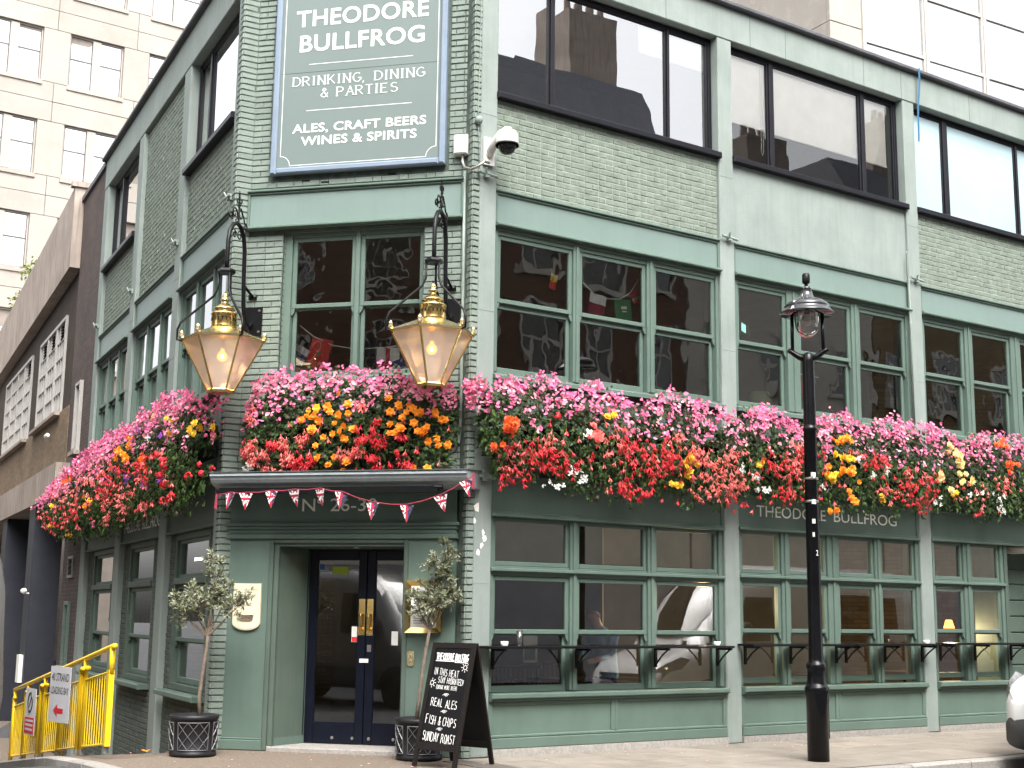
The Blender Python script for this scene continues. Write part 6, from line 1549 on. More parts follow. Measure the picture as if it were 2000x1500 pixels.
olive(-3.40, 15.02, [(.02, 0, 0), (.0, 0, .25), (.03, .0, .55), (.055, 0, .78), (.06, 0, .90)],
      [(-.22, 0, 1.16, .17, 16), (-.02, -.1, 1.22, .19, 18), (.08, .1, 1.32, .18, 16), (-.12, .05, 1.36, .16, 13), (.12, 0, 1.52, .16, 12), (.08, .0, 1.75, .12, 8), (.34, -.08, 1.22, .16, 12), (.47, -.1, 1.30, .14, 10), (.28, -.05, 1.40, .13, 8), (-.33, 0, 1.30, .10, 7)], 'wispy olive tree with grey-green leaves in the left planter', 3)
olive(-.99, 14.94, [(-.01, 0, 0), (.02, 0, .25), (.045, .0, .55), (.09, 0, .85), (.115, 0, 1.0)],
      [(.02, 0, 1.22, .16, 15), (.15, -.08, 1.28, .18, 20), (.24, .04, 1.38, .18, 20), (.08, .06, 1.42, .16, 14), (.28, 0, 1.58, .16, 16), (.18, -.05, 1.70, .16, 14), (.32, 0, 1.82, .12, 9), (.36, .0, 1.36, .12, 10), (.26, 0, 1.95, .08, 5), (-.08, 0, 1.36, .10, 7)], 'round-headed olive tree on a leaning stem in the right planter', 4)

# ------------------------------------------------------------------ chalkboard A-board
ab = thing('chalkboard', 'black folding chalkboard with white chalk menu lettering on the pavement', 'chalkboard', (-.56, 14.32, .006), rad(-34))
H_, W_, TILT = 1.245, .56, rad(14.5)
def leaf_board(name_board, sgn, writing):
    Mx = Matrix.Translation(Vector((0, 0, H_))) @ Matrix.Rotation(sgn * TILT, 4, 'X') @ Matrix.Translation(Vector((0, 0, -H_ / math.cos(TILT))))
    hh = H_ / math.cos(TILT)
    y0, y1 = (-.026, 0) if sgn < 0 else (0.002, .026)
    b = MB(); w2 = W_ / 2
    b.box(-w2, -w2 + .05, y0, y1, 0, hh); b.box(w2 - .05, w2, y0, y1, 0, hh); b.box(-w2 + .05, w2 - .05, y0, y1, .17, .24); b.box(-w2 + .05, w2 - .05, y0, y1, hh - .055, hh)
    q = MB(); q.merge(b, Mx); fr_ = part('frame', q, 'board_wood', ab)
    b = MB(); ym = (y0 + y1) / 2; b.box(-w2 + .045, w2 - .045, ym - .005, ym + .005, .235, hh - .05); q = MB(); q.merge(b, Mx); bd_ = part('slate', q, 'slate_board', ab)
    if writing:
        yy = ym - .0065; ch = MB(); r = random.Random(6)
        for (s_, a, c, z0, z1, w_, sl) in (('THEODORE', -.205, .03, 1.105, 1.175, .010, -.02), ('BULLFROG', .045, .215, 1.095, 1.165, .010, -.02),
                 ('IN THIS HEAT', -.20, .12, .95, 1.02, .0052, -.10), ('STAY HYDRATED!', -.13, .20, .865, .925, .0048, -.08), ('(DRINK MORE BEER)', -.14, .13, .80, .84, .0036, -.05),
                 ('REAL ALES', -.17, .17, .625, .705, .0060, -.10), ('FISH & CHIPS', -.20, .19, .445, .53, .0062, -.10), ('SUNDAY ROAST', -.21, .21, .27, .36, .0062, -.08)):
            ch.merge(stroke_text(s_, a, c, z0, z1, yy, w_, jit=.05, slope=sl, rnd=r))
        for (cx, cz) in ((.0, .738), (.01, .565), (-.01, .385)):
            for sg_ in (-1, 1):
                pts = [(cx + sg_ * .04 * (1 - i / 14) * math.cos(i * .55), cz + .013 * (1 - i / 20) * math.sin(i * .55) + sg_ * .004) for i in range(15)]
                for p, q_ in zip(pts[:-1], pts[1:]): stroke_seg(ch, p, q_, .0045, yy - .0003 * (sg_ + 2))
        for (cx, cz) in ((.19, 1.03), (-.205, .86)):
            pts = _arc(cx, cz, .022, .022, 0, 360, 10)
            for p, q_ in zip(pts[:-1], pts[1:]): stroke_seg(ch, p, q_, .006, yy)
            for k in range(8):
                a = k * PI / 4; stroke_seg(ch, (cx + .032 * math.cos(a), cz + .032 * math.sin(a)), (cx + .05 * math.cos(a), cz + .05 * math.sin(a)), .006, yy - .0004)
        for (a, c, z) in ((-.205, .03, 1.094), (.045, .215, 1.082)): stroke_seg(ch, (a, z), (c, z - .004), .008, yy)
        q = MB(); q.merge(ch, Mx); part('chalk_lettering', q, 'chalk', bd_)
leaf_board('front', -1, True); leaf_board('rear', 1, False)
b = MB()
for sx in (-1, 1): b.box(sx * .2 - .03, sx * .2 + .03, -.02, .02, H_ - .004, H_ + .008)
part('hinge', b, 'galvanised', ab)

# ------------------------------------------------------------------ union flag bunting under the canopy
bu = thing('bunting', 'string of union flag pennants strung below the entrance canopy', 'bunting', FC.P(-1.4, -.66, 2.6), FC.a)
BP = [(-2.81, 2.87), (-2.64, 2.89), (-2.45, 2.885), (-2.14, 2.905), (-1.87, 2.915), (-1.56, 2.925), (-1.30, 2.885), (-.935, 2.765), (-.54, 2.735), (-.16, 2.84), (.125, 3.0), (.21, 3.07)]
b = MB(); pts = []
for i, (x, z) in enumerate(BP):
    pts.append((x + 1.4, .0 + (.05 if i in (0, 11) else 0), z - 2.6))
    if i < len(BP) - 1:
        x2, z2 = BP[i + 1]; pts.append(((x + x2) / 2 + 1.4, 0, (z + z2) / 2 - 2.6 - .012))
b.tube(pts, .007, 5); part('cord', b, 'string_red', bu)
def tri_clip(poly, W, H):
    """clip a polygon to the pennant triangle (-W/2,0) (W/2,0) (0,-H)"""
    T = [(-W / 2, 0), (0, -H), (W / 2, 0)]
    out = poly
    for i in range(3):
        a, c = T[i], T[(i + 1) % 3]; res = []
        f = lambda p: (c[0] - a[0]) * (p[1] - a[1]) - (c[1] - a[1]) * (p[0] - a[0])
        for j in range(len(out)):
            p, q = out[j], out[(j + 1) % len(out)]; fp_, fq = f(p), f(q)
            if fp_ >= 0: res.append(p)
            if fp_ * fq < 0: t = fp_ / (fp_ - fq); res.append((p[0] + (q[0] - p[0]) * t, p[1] + (q[1] - p[1]) * t))
        out = res
        if not out: return []
    return out
def pennant(W, H, curl):
    d = {}
    def layer(m_, polys, y):
        b = MB()
        for pl in polys:
            c = tri_clip(pl, W, H)
            if len(c) > 2: b.add([(p[0], y + curl * (p[1] / H) ** 2 + .012 * math.sin(p[0] * 30), p[1]) for p in c], [tuple(range(len(c)))])
        d[m_] = b
    layer('flag_base', [[(-W, -H), (W, -H), (W, 0), (-W, 0)]], 0)
    cz = -H * .33
    def bar(a, c, w):
        p, q = Vector(a), Vector(c); n_ = (q - p).normalized(); n_ = Vector((-n_.y, n_.x)) * w / 2
        return [tuple(p - n_), tuple(q - n_), tuple(q + n_), tuple(p + n_)]
    layer('flag_white', [bar((-W, cz - H * .9), (W, cz + H * .9), .062), bar((-W, cz + H * .9), (W, cz - H * .9), .062)] + [bar((-W, cz), (W, cz), .05), bar((0, -H), (0, 0), .05)], -.0015)
    layer('flag_red', [bar((-W, cz - H * .9), (W, cz + H * .9), .012), bar((-W, cz + H * .9), (W, cz - H * .9), .012)] + [bar((-W, cz), (W, cz), .028), bar((0, -H), (0, 0), .028)], -.003)
    return d
for i, (x, z) in enumerate(BP):
    if i in (0, 11): 
        b = MB(); b.add([(x + 1.4 - .012, 0, z - 2.6), (x + 1.4 + .012, .0, z - 2.6), (x + 1.4 + .016, -.01, z - 2.78), (x + 1.4 - .018, -.01, z - 2.76)], [(3, 2, 1, 0)]); part('ribbon', b, 'string_red', bu); continue
    d = pennant(.15, .19, R_.uniform(-.05, .03)); rotz = R_.uniform(-.9, .5) if i < 6 else R_.uniform(-.35, .35)
    tilt = 0.0
    o = obj('pennant', d['flag_base'].mesh('pennant', 'flag_navy'), bu, (x + 1.4, -.004, z - 2.61)); o.rotation_euler = (R_.uniform(-.1, .2), 0.12 if i == 6 else (-.25 if i > 8 else 0), rotz)
    part('white_stripe', d['flag_white'], 'flag_white', o); part('red_cross', d['flag_red'], 'flag_crimson', o)

# national flags on a line inside the first floor windows
def flag_line(F_, name, label, y, pts, flags):
    x_, z_ = pts[0]
    t = thing(name, label, 'bunting', F_.P(x_, y, z_), F_.a)
    b = MB(); b.tube([(p[0] - x_, 0, p[1] - z_) for p in pts], .008, 5); part('cord', b, 'flag_white', t)
    for (x, z, w, h, ang, bands) in flags:
        o = bpy.data.objects.new('flag', None)
        first = True; root = None
        for (m_, x0, x1, z0, z1, dy) in bands:
            b = MB(); n = 6
            for i in range(n):
                a, c = x0 + (x1 - x0) * i / n, x0 + (x1 - x0) * (i + 1) / n
                f = lambda u: .012 * math.sin(u * 7 + x * 3) + dy
                b.add([(a * w, f(a), -z1 * h), (c * w, f(c), -z1 * h), (c * w, f(c), -z0 * h), (a * w, f(a), -z0 * h)], [(0, 1, 2, 3)])
            if root is None:
                root = obj('flag', b.mesh('flag', m_), t, (x - x_, 0, z - z_)); root.rotation_euler = (0, ang, 0)
            else: part('flag_panel', b, m_, root)
        bpy.data.objects.remove(o)
    return t
S = lambda m_: [(m_, 0, 1, 0, 1, 0)]
flag_line(FC, 'flag_string', 'string of national flags hung inside the corner sash window', .30, [(-2.28, 5.02), (-2.1, 4.88), (-1.85, 4.76), (-1.55, 4.70), (-1.12, 4.71), (-.85, 4.76), (-.66, 4.86)],
  [(-2.10, 4.88, .27, .38, .25, S('flag_bright_red') + [('flag_green', .42, .56, .42, .58, -.004)]), (-1.62, 4.71, .15, .36, .0, [('flag_bright_red', 0, 1, 0, .33, 0), ('flag_yellow', 0, 1, .33, .66, 0), ('flag_green', 0, 1, .66, 1, 0)]),
   (-1.28, 4.705, .29, .36, 0, S('flag_white') + [('flag_red', .41, .59, 0, 1, -.004), ('flag_red', 0, 1, .46, .66, -.006)]),
   (-2.30, 4.80, .20, .34, .55, S('flag_white') + [('flag_blue', 0, 1, .25, .38, -.004), ('flag_blue', 0, 1, .6, .72, -.004)]), (-1.95, 4.52, .30, .25, .3, S('flag_green')), (-1.1, 4.52, .3, .2, -.35, S('flag_blue'))])
flag_line(FR, 'flag_string', 'short string of national flags in the first right-hand first floor window', .30, [(1.66, 5.86), (1.85, 5.70), (2.05, 5.57), (2.25, 5.545), (2.45, 5.57), (2.62, 5.68), (2.76, 5.88)],
  [(1.97, 5.60, .27, .30, .15, [('flag_maroon', 0, 1, 0, 1, 0), ('flag_white', 0, 1, 0, .42, -.004)]), (2.36, 5.555, .28, .30, -.12, S('flag_green') + [('flag_white', .35, .65, .3, .42, -.004), ('flag_white', .38, .62, .5, .55, -.004)]),
   (2.62, 5.68, .13, .16, -.5, [('flag_bright_red', 0, 1, 0, .5, 0), ('flag_white', 0, 1, .5, .75, 0), ('flag_bright_red', 0, 1, .75, 1, 0)]), (1.36, 5.75, .10, .2, .2, [('flag_yellow', 0, 1, 0, .5, 0), ('flag_bright_red', 0, 1, .5, 1, 0)])])
flag_line(FR, 'flag_string', 'red and white flag hanging in the middle bay first floor window', .32, [(5.45, 5.1), (5.7, 4.97), (6.1, 4.96)],
  [(5.62, 5.0, .34, .34, .05, S('flag_white') + [('flag_bright_red', .38, .62, 0, 1, -.004)]), (5.42, 5.08, .1, .3, .1, S('flag_bright_red'))])

# ------------------------------------------------------------------ drinks shelves under the ground-floor windows
def shelf(x0, x1, z, brackets, label):
    t = thing('drinks_shelf', label, 'shelf', FR.P((x0 + x1) / 2, 0, z), FR.a, 'black drinks shelves along the street front')
    xm = (x0 + x1) / 2
    b = MB(); b.cbox(x0 - xm, x1 - xm, -.30, -.012, -.028, .0, .004); part('board', b, 'black_paint', t)
    for x in brackets:
        b = MB(); b.box(x - .018 - xm, x + .018 - xm, -.035, -.012, -.26, -.029); b.box(x - .015 - xm, x + .015 - xm, -.28, -.036, -.055, -.029); b.tube([(x - xm, -.03, -.23), (x - xm, -.13, -.13), (x - xm, -.25, -.05)], .011, 6); part('bracket', b, 'black_paint', t)
    return t
shelf(.10, 3.80, 1.215, (.36, 1.54, 2.74, 3.86 - .1), 'long black drinks shelf nearest the chalkboard')
shelf(4.12, 6.02, 1.235, (4.24, 5.06, 5.93), 'black drinks shelf left of the street lamp')
shelf(6.04, 7.78, 1.238, (6.12, 6.91, 7.70), 'black drinks shelf right of the street lamp')
shelf(8.02, 9.85, 1.25, (8.10, 8.89, 9.75), 'short black drinks shelf at the far right')
def tumbler(x, y, z, h, r_, m_, label, nm='drinking_glass', cat='glass'):
    b = MB(); b.lathe([(r_ * .75, 0), (r_ * .8, .004), (r_, h), (r_ * .92, h), (r_ * .7, .01)], 14)
    p = FR.P(x, y, z); o = part(nm, b, m_, None, True, loc=p); tag(o, label, cat); return o
tumbler(.62, -.17, 1.2155, .17, .035, 'globe_glass', 'empty beer glass on the shelf nearest the chalkboard')
tumbler(.42, -.17, 1.2155, .05, .045, 'paper', 'white tealight holder beside the empty beer glass', 'tealight_holder', 'candle holder')
tumbler(3.62, -.17, 1.2155, .05, .045, 'paper', 'white tealight holder at the right end of the longest shelf', 'tealight_holder', 'candle holder')
tumbler(7.62, -.17, 1.2385, .05, .045, 'paper', 'white tealight holder on the shelf right of the street lamp', 'tealight_holder', 'candle holder')

# ------------------------------------------------------------------ yellow railings down the alley
RU0, RU1, ROFF = -.10, 7.9, -1.15
rl = thing('handrail', 'yellow tubular handrail running down the alley ramp', 'railing', FL.P(.10, ROFF, 0), FL.a)
def rz(u, z): return (-u - .10 * 0, 0, lz(u) + z)
b = MB(); b.tube([(.12, 0, 1.165), (0, 0, 1.155)] + [(-u, 0, lz(u) + 1.155) for u in (2, 4, 6, 7.9)], .030, 10); part('top_rail', b, 'yellow_paint', rl, True)
for u in (.0, 1.62, 3.1, 4.7, 6.3, 7.8):
    b = MB(); b.tube([(-u, 0, lz(u) + (.86 if u == 0 else 0)), (-u, 0, lz(u) + 1.15)], .032 if u == 0 else .026, 10); part('post', b, 'yellow_paint', rl, True)
def barrier(u0, u1, off, label, end_plate=False, hoops=True):
    t = thing('barrier_panel', label, 'barrier', FL.P(-u0, ROFF + off, lz(u0)), FL.a, 'yellow barrier panels along the alley ramp')
    L = u1 - u0; sl_ = (lz(u1) - lz(u0)) / L
    Z = lambda s, z: z + sl_ * s
    b = MB(); b.tube([(-.02, 0, Z(.02, .88)), (-L, 0, Z(L, .88))], .014, 6); b.tube([(-.02, 0, Z(.02, .10)), (-L, 0, Z(L, .10))], .014, 6); part('rail', b, 'yellow_paint', t)
    n = max(4, int(L / .15))
    for k in range(1, n):
        s = L * k / n; b = MB(); b.tube([(-s, 0, Z(s, .10)), (-s, 0, Z(s, .88))], .0075, 6); part('bar', b, 'yellow_paint', t)
    if end_plate:
        b = MB(); b.box(-.06, .07, -.03, .03, .08, .90); part('end_plate', b, 'yellow_paint', t)
        b = MB(); b.tube([(0, 0, 0), (0, 0, .09)], .03, 8); part('foot', b, 'galvanised', t)
    for s in ((L,) if end_plate else (0, L)):
        b = MB(); b.tube([(-s, 0, Z(s, .0)), (-s, 0, Z(s, .94)), (-s + .03, -.01, Z(s, 1.0)), (-s + .09, -.01, Z(s, 1.025)), (-s + .20, -.005, Z(s, 1.03))], .026, 8); part('hoop_post', b, 'yellow_paint', t, True)
        b = MB(); b.tube([(-s, 0, Z(s, -.0)), (-s, 0, Z(s, .07))], .029, 8); part('foot', b, 'galvanised', t)
    return t
barrier(-.05, 1.45, 0, 'yellow barrier panel with the flat end plate nearest the planter', True)
barrier(1.55, 2.95, -.04, 'yellow barrier panel carrying the grey loading bay sign')
barrier(3.10, 4.55, 0, 'yellow barrier panel just beyond the grey loading bay sign')
barrier(4.70, 6.15, -.04, 'yellow barrier panel carrying the small red and grey sign')
barrier(6.30, 7.8, 0, 'farthest yellow barrier panel at the left edge')
def street_sign(u, off, z, w, h, label, nm, draw, face):
    t = thing(nm, label, 'sign', FL.P(-u, ROFF + off, lz(u) + z), FL.a + rad(face))
    b = MB(); b.box(-w / 2, w / 2, 0, .006, 0, h); part('plate', b, 'sign_grey', t); draw(t); return t
def d1_(t):
    part('lettering', text_mb('40 STRAND', -.26, .26, .50, .60, -.002, bold=.01), 'sign_black', t); part('lettering', text_mb('LOADING BAY', -.27, .27, .34, .43, -.002, bold=.01), 'sign_black', t)
    b = MB(); b.prism([(-.16, .14), (-.04, .22), (-.04, .17), (.14, .17), (.14, .11), (-.04, .11), (-.04, .06)][::-1], -.003, -.001); part('arrow', b, 'sign_red', t)
def d2_(t):
    b = MB(); b.box(-.19, .19, -.003, -.001, .02, .24); part('red_band', b, 'sign_red', t)
    b = MB(); b.tube([(.09 * math.cos(rad(a)), -.004, .45 + .13 * math.sin(rad(a))) for a in range(0, 360, 20)], .010, 5, closed=True); b.tube([(-.06, -.004, .36), (.06, -.004, .54)], .008, 5); part('ring_symbol', b, 'sign_black', t)
    b = MB()
    for k in range(3): b.box(-.15, .15, -.0045, -.0032, .06 + k * .06, .09 + k * .06)
    part('printed_line', b, 'sign_grey', t)
street_sign(2.25, -.17, .42, .62, .68, 'grey loading bay sign with red arrow hung on the yellow barriers', 'loading_sign', d1_, 14)
street_sign(4.85, -.15, .35, .42, .64, 'small grey and red notice hung on the yellow barriers farther left', 'warning_sign', d2_, 11)
b = MB(); r = random.Random(3)
pts = [(.07 * r.uniform(.5, 1) * math.cos(k), .05 * r.uniform(.6, 1) * math.sin(k)) for k in [i * .7 for i in range(9)]]
b.add([(p[0], p[1], r.uniform(0, .03)) for p in pts] + [(0, 0, .012)], [(i, (i + 1) % 9, 9) for i in range(9)])
tag(part('fallen_leaf', b, 'autumn_leaf', None, loc=(-4.0, 15.25, .012)), 'orange dead leaf lying left of the left planter', 'leaf')
b = MB()
for _ in range(160):
    t_ = R_.random()
    p = Vector((R_.uniform(-4.2, 0), R_.uniform(13.9, 15.4), .006)) if t_ < .5 else FR.P(R_.uniform(0, 10), -abs(R_.gauss(0, .8)) - .1, .0145)
    if (p - FC.P(0, -.1, p.z)).dot(FC.i) > 0 and t_ < .5: continue
    a = R_.uniform(0, 6); s_ = R_.uniform(.006, .018); d = Vector((math.cos(a), math.sin(a), 0)) * s_; e = Vector((-d.y, d.x, 0)) * .6
    b.add([p - d, p + e + Vector((0, 0, .004)), p + d, p - e], [(0, 1, 2, 3)])
o = part('fallen_petals', b, 'petal_blush', None); o['kind'] = 'stuff'; o['label'] = 'scattered pale petals on the pavement'; o['category'] = 'petals'

# ------------------------------------------------------------------ vans
def van(loc, rotz, body, label, group=None):
    t = thing('panel_van', label, 'van', loc, rotz, group)
    sec = [(0.0, .66, .42, .78), (-.06, .80, .33, .92), (-.25, .90, .29, 1.06), (-.55, .95, .28, 1.17), (-.95, .965, .28, 1.30), (-1.15, .965, .28, 1.62), (-1.5, .965, .28, 2.12), (-1.85, .965, .28, 2.42), (-2.4, .965, .28, 2.56), (-5.7, .965, .28, 2.56), (-5.88, .93, .30, 2.46)]
    N_ = 20; b = MB(); rings = []
    def sect(x, hw, zb, zt, grow=0):
        pts = []; zc, hz = (zb + zt) / 2, (zt - zb) / 2
        for k in range(N_):
            a = 2 * PI * (k + .5) / N_; c, s = math.cos(a), math.sin(a); e = .42
            y = hw * math.copysign(abs(c) ** e, c); z = zc + hz * math.copysign(abs(s) ** e, s)
            if z > 1.25: y *= 1 - .10 * (z - 1.25) / 1.3
            pts.append((x, y * (1 + grow), z))
        return pts
    for s_ in sec: b.v += sect(*s_)
    for i in range(len(sec) - 1):
        for k in range(N_): b.f.append((i * N_ + k, i * N_ + (k + 1) % N_, (i + 1) * N_ + (k + 1) % N_, (i + 1) * N_ + k))
    b.f.append(tuple(range(N_))[::-1]); b.f.append(tuple(range((len(sec) - 1) * N_, len(sec) * N_)))
    part('body', b, body, t, True)
    b = MB(); rows = [(-1.01, 1.38, .84), (-1.20, 1.70, .82), (-1.46, 2.06, .78), (-1.66, 2.24, .74)]
    n = 8
    for (x, z, hw) in rows:
        for k in range(n + 1):
            f = -1 + 2 * k / n; b.v.append((x + .045 - .16 * f * f, f * hw, z + .03))
    for i in range(len(rows) - 1):
        for k in range(n): b.f.append((i * (n + 1) + k, i * (n + 1) + k + 1, (i + 1) * (n + 1) + k + 1, (i + 1) * (n + 1) + k))
    part('windscreen', b, 'van_glass', t, True)
    for sg_ in (-1, 1):
        b = MB(); b.add([(-1.45, sg_ * .972, 1.34), (-2.35, sg_ * .972, 1.34), (-2.35, sg_ * .905, 2.06), (-1.75, sg_ * .905, 2.06)], [(0, 1, 2, 3) if sg_ > 0 else (3, 2, 1, 0)]); part('side_window', b, 'van_glass', t)
        b = MB(); b.tube([(-1.55, sg_ * .95, 1.42), (-1.50, sg_ * 1.12, 1.46)], .025, 6); b.lathe([(.07, 0), (.10, .06), (.10, .30), (.05, .36)], 8, (-1.50, sg_ * 1.17, 1.30)); part('mirror', b, 'van_trim', t, True)
        h = MB(); H = [(-.02, .62, .70), (-.10, .82, .72), (-.34, .915, .80), (-.62, .958, 1.06), (-.46, .93, 1.10), (-.22, .86, 1.0), (-.06, .74, .88)]
        h.add([(x + .018, sg_ * (y - .012), z) for x, y, z in H] + [(-.24 + .055, sg_ * .872, .90)], [((i, (i + 1) % 7, 7) if sg_ < 0 else ((i + 1) % 7, i, 7)) for i in range(7)]); part('headlight', h, 'headlamp', t, True)
        for xw in (-.98, -4.55):
            w = MB(); w.lathe([(.20, -.10), (.335, -.10), (.35, -.07), (.35, .07), (.335, .10), (.20, .10)], 28); w.v = [(xw + v[0], sg_ * .87 + v[2], .34 + v[1] - .0) for v in w.v]; wh = part('wheel', w, 'tyre', t, True)
            w = MB(); w.lathe([(.001, .07), (.06, .08), (.10, .06), (.19, .085), (.205, .095)], 20, cap=False); w.v = [(xw + v[0], sg_ * (.87 + v[2]), .34 + v[1]) for v in w.v]; part('rim', w, 'rim', wh, True)
            w = MB(); w.tube([(xw + .40 * math.cos(rad(a)), sg_ * .955, .34 + .40 * math.sin(rad(a))) for a in range(-5, 190, 15)], .035, 6); part('wheel_arch', w, 'van_trim', t, True)
    b = MB(); bs = [(.035, .64, .26, .56), (-.03, .80, .24, .64), (-.24, .915, .24, .66), (-.50, .98, .25, .62)]
    for s_ in bs: b.v += sect(*s_)
    for i in range(3):
        for k in range(N_): b.f.append((i * N_ + k, i * N_ + (k + 1) % N_, (i + 1) * N_ + (k + 1) % N_, (i + 1) * N_ + k))
    b.f.append(tuple(range(N_))[::-1]); part('bumper', b, 'van_trim', t, True)
    b = MB()
    for k in range(3): b.box(-.05, .035, -.48, .48, .66 + k * .07, .70 + k * .07)
    part('grille', b, 'van_trim', t)
    b = MB(); b.box(.03, .05, -.26, .26, .42, .53); part('number_plate', b, 'paper', t)
    for sg_ in (-1, 1):
        b = MB(); b.add([(-3.4, sg_ * .972, 1.30), (-5.3, sg_ * .972, 1.30), (-5.3, sg_ * .905, 2.08), (-3.4, sg_ * .905, 2.08)], [(0, 1, 2, 3) if sg_ > 0 else (3, 2, 1, 0)]); part('rear_side_window', b, 'van_glass', t)
        b = MB(); b.add([(-5.895, sg_ * .05, 1.30), (-5.895, sg_ * .80, 1.30), (-5.895, sg_ * .74, 2.12), (-5.895, sg_ * .05, 2.12)], [(0, 1, 2, 3) if sg_ < 0 else (3, 2, 1, 0)]); part('rear_window', b, 'van_glass', t)
    part('rear_bumper', MB().box(-5.98, -5.80, -.86, .86, .30, .52), 'van_trim', t)
    part('door_seam', MB().box(-5.893, -5.86, -.006, .006, .55, 2.35), 'van_trim', t)
    part('rear_number_plate', MB().box(-5.90, -5.87, -.26, .26, .72, .83), 'paper', t)
    for sg_ in (-1, 1): part('tail_light', MB().box(-5.90, -5.85, sg_ * .80 - .05, sg_ * .80 + .05, .80, 1.2), 'sign_red', t)
    b = MB(); b.box(-5.0, -1.6, .955, .99, .62, .70); b.box(-5.0, -1.6, -.99, -.955, .62, .70); part('side_moulding', b, 'van_trim', t)
    return t
vn = FR.P(5.45, -3.74, -.12)
van(vn, FR.a + PI, 'van_white', 'white van nose with black bumper at the right edge')
va = van(FL.P(-.65 - 5.88, -2.15 - .97, ground_h(*FL.P(-3, -3.2, 0)[:2])), FL.a + PI, 'van_silver', 'silver van parked in the alley at the left edge')
va.scale = (1, 1, 1.14)
van((-4.7, 7.6, -.12), rad(8), 'van_silver', 'silver van mirrored in the glass of the front doors')

# ------------------------------------------------------------------ inside the pub
def chair(x, y, rz_, label):
    t = thing('spindle_chair', label, 'chair', FR.P(x, y, .03), FR.a + rz_, 'spindle-back chairs behind the windows')
    b = MB(); b.cbox(-.2, .2, -.2, .2, .43, .46, .01); part('seat', b, 'wood_dark', t)
    for sx in (-1, 1):
        for sy in (-1, 1):
            b = MB(); b.tube([(sx * .16, sy * .16, .43), (sx * .19, sy * .19, 0)], .016, 6); part('leg', b, 'wood_dark', t)
    b = MB(); b.tube([(-.19, -.18, .92), (0, -.22, .94), (.19, -.18, .92)], .02, 6); part('top_rail', b, 'wood_dark', t)
    for k in range(7):
        x_ = -.18 + .06 * k; b = MB(); b.tube([(x_, -.19, .46), (x_ * 1.03, -.20, .93)], .008, 5); part('spindle', b, 'wood_dark', t)
    return t
for i, (x, y, r_) in enumerate(((.75, .62, .1), (1.2, .66, -.1), (2.35, 1.35, 2.9))):
    chair(x, y, r_, ['spindle-back chair behind the leftmost street window', 'spindle-back chair second from the corner behind the street window', 'spindle-back chair across the table from the seated person'][i])
def table(x, y, label):
    t = thing('pub_table', label, 'table', FR.P(x, y, .03), FR.a, 'pub tables behind the windows')
    b = MB(); b.cbox(-.38, .38, -.38, .38, .72, .76, .01); part('table_top', b, 'wood_dark', t)
    b = MB(); b.tube([(0, 0, 0), (0, 0, .72)], .04, 8); part('pedestal', b, 'black_paint', t); b = MB(); b.lathe([(.28, 0), (.27, .03), (.05, .05)], 16); part('base', b, 'black_paint', t)
table(1.0, 1.15, 'square table behind the leftmost street window'); table(2.2, 1.0, 'table the seated person leans on')
table(6.5, 1.0, 'table behind the middle bay windows'); table(8.8, 1.2, 'table behind the far right windows')
b = MB(); b.box(-.10, .10, 0, .006, 0, .34); o = part('menu_stand', b, 'paper', None, loc=FR.P(1.28, .55, 1.0), rotz=FR.a); tag(o, 'white menu card standing behind the leftmost street window', 'menu')
b = MB(); b.box(-.09, .07, -.004, -.001, .03, .2); part('green_panel', b, 'sage_wood', o)
# seated person in a blue shirt
pe = thing('person', 'person with short grey hair and blue shirt seated, looking down behind the window', 'person', FR.P(2.50, .60, .22), FR.a + rad(8))
def skin_mesh(name, verts, edges, radii, mat, parent, sub=2):
    me = bpy.data.meshes.new(name); me.from_pydata(verts, edges, []); o = bpy.data.objects.new(name, me); COL.objects.link(o)
    md = o.modifiers.new('skin', 'SKIN'); 
    for i, rr in enumerate(radii):
        sv = me.skin_vertices[0].data[i] if me.skin_vertices else None
        if sv: sv.radius = rr if isinstance(rr, tuple) else (rr, rr); sv.use_root = (i == 0)
    s = o.modifiers.new('sub', 'SUBSURF'); s.levels = sub; s.render_levels = sub
    dg = bpy.context.evaluated_depsgraph_get(); m2 = bpy.data.meshes.new_from_object(o.evaluated_get(dg))
    bpy.data.objects.remove(o); bpy.data.meshes.remove(me)
    m2.name = name; m2.materials.clear(); m2.materials.append(MATS[mat]); m2.polygons.foreach_set('use_smooth', [True] * len(m2.polygons))
    return obj(name, m2, parent)
V_ = [(.10, .10, .52), (.09, .10, .70), (.02, .08, .92), (-.06, .06, 1.10), (-.10, .05, 1.17),               # pelvis, waist, chest, upper chest, neck base
      (-.15, .05, 1.24), (-.20, .05, 1.31), (-.235, .05, 1.40),                                           # neck, head low, head top
      (-.03, -.13, 1.08), (-.12, -.19, .88), (-.36, -.10, .80), (-.45, -.06, .79),                           # right arm
      (-.03, .24, 1.08), (-.12, .28, .88), (-.36, .20, .80), (-.45, .16, .79),                               # left arm
      (.02, -.02, .50), (-.40, -.05, .50), (-.42, -.05, .10), (-.52, -.05, .05), (.02, .22, .50), (-.40, .24, .50), (-.42, .24, .10), (-.52, .24, .05)]
E_ = [(0, 1), (1, 2), (2, 3), (3, 4), (4, 5), (5, 6), (6, 7), (3, 8), (8, 9), (9, 10), (10, 11), (3, 12), (12, 13), (13, 14), (14, 15), (0, 16), (16, 17), (17, 18), (18, 19), (0, 20), (20, 21), (21, 22), (22, 23)]
RR = [.15, .14, .155, .12, .065, .055, .085, .075, .065, .05, .038, .03, .065, .05, .038, .03, .09, .075, .05, .04, .09, .075, .05, .04]
bod = None
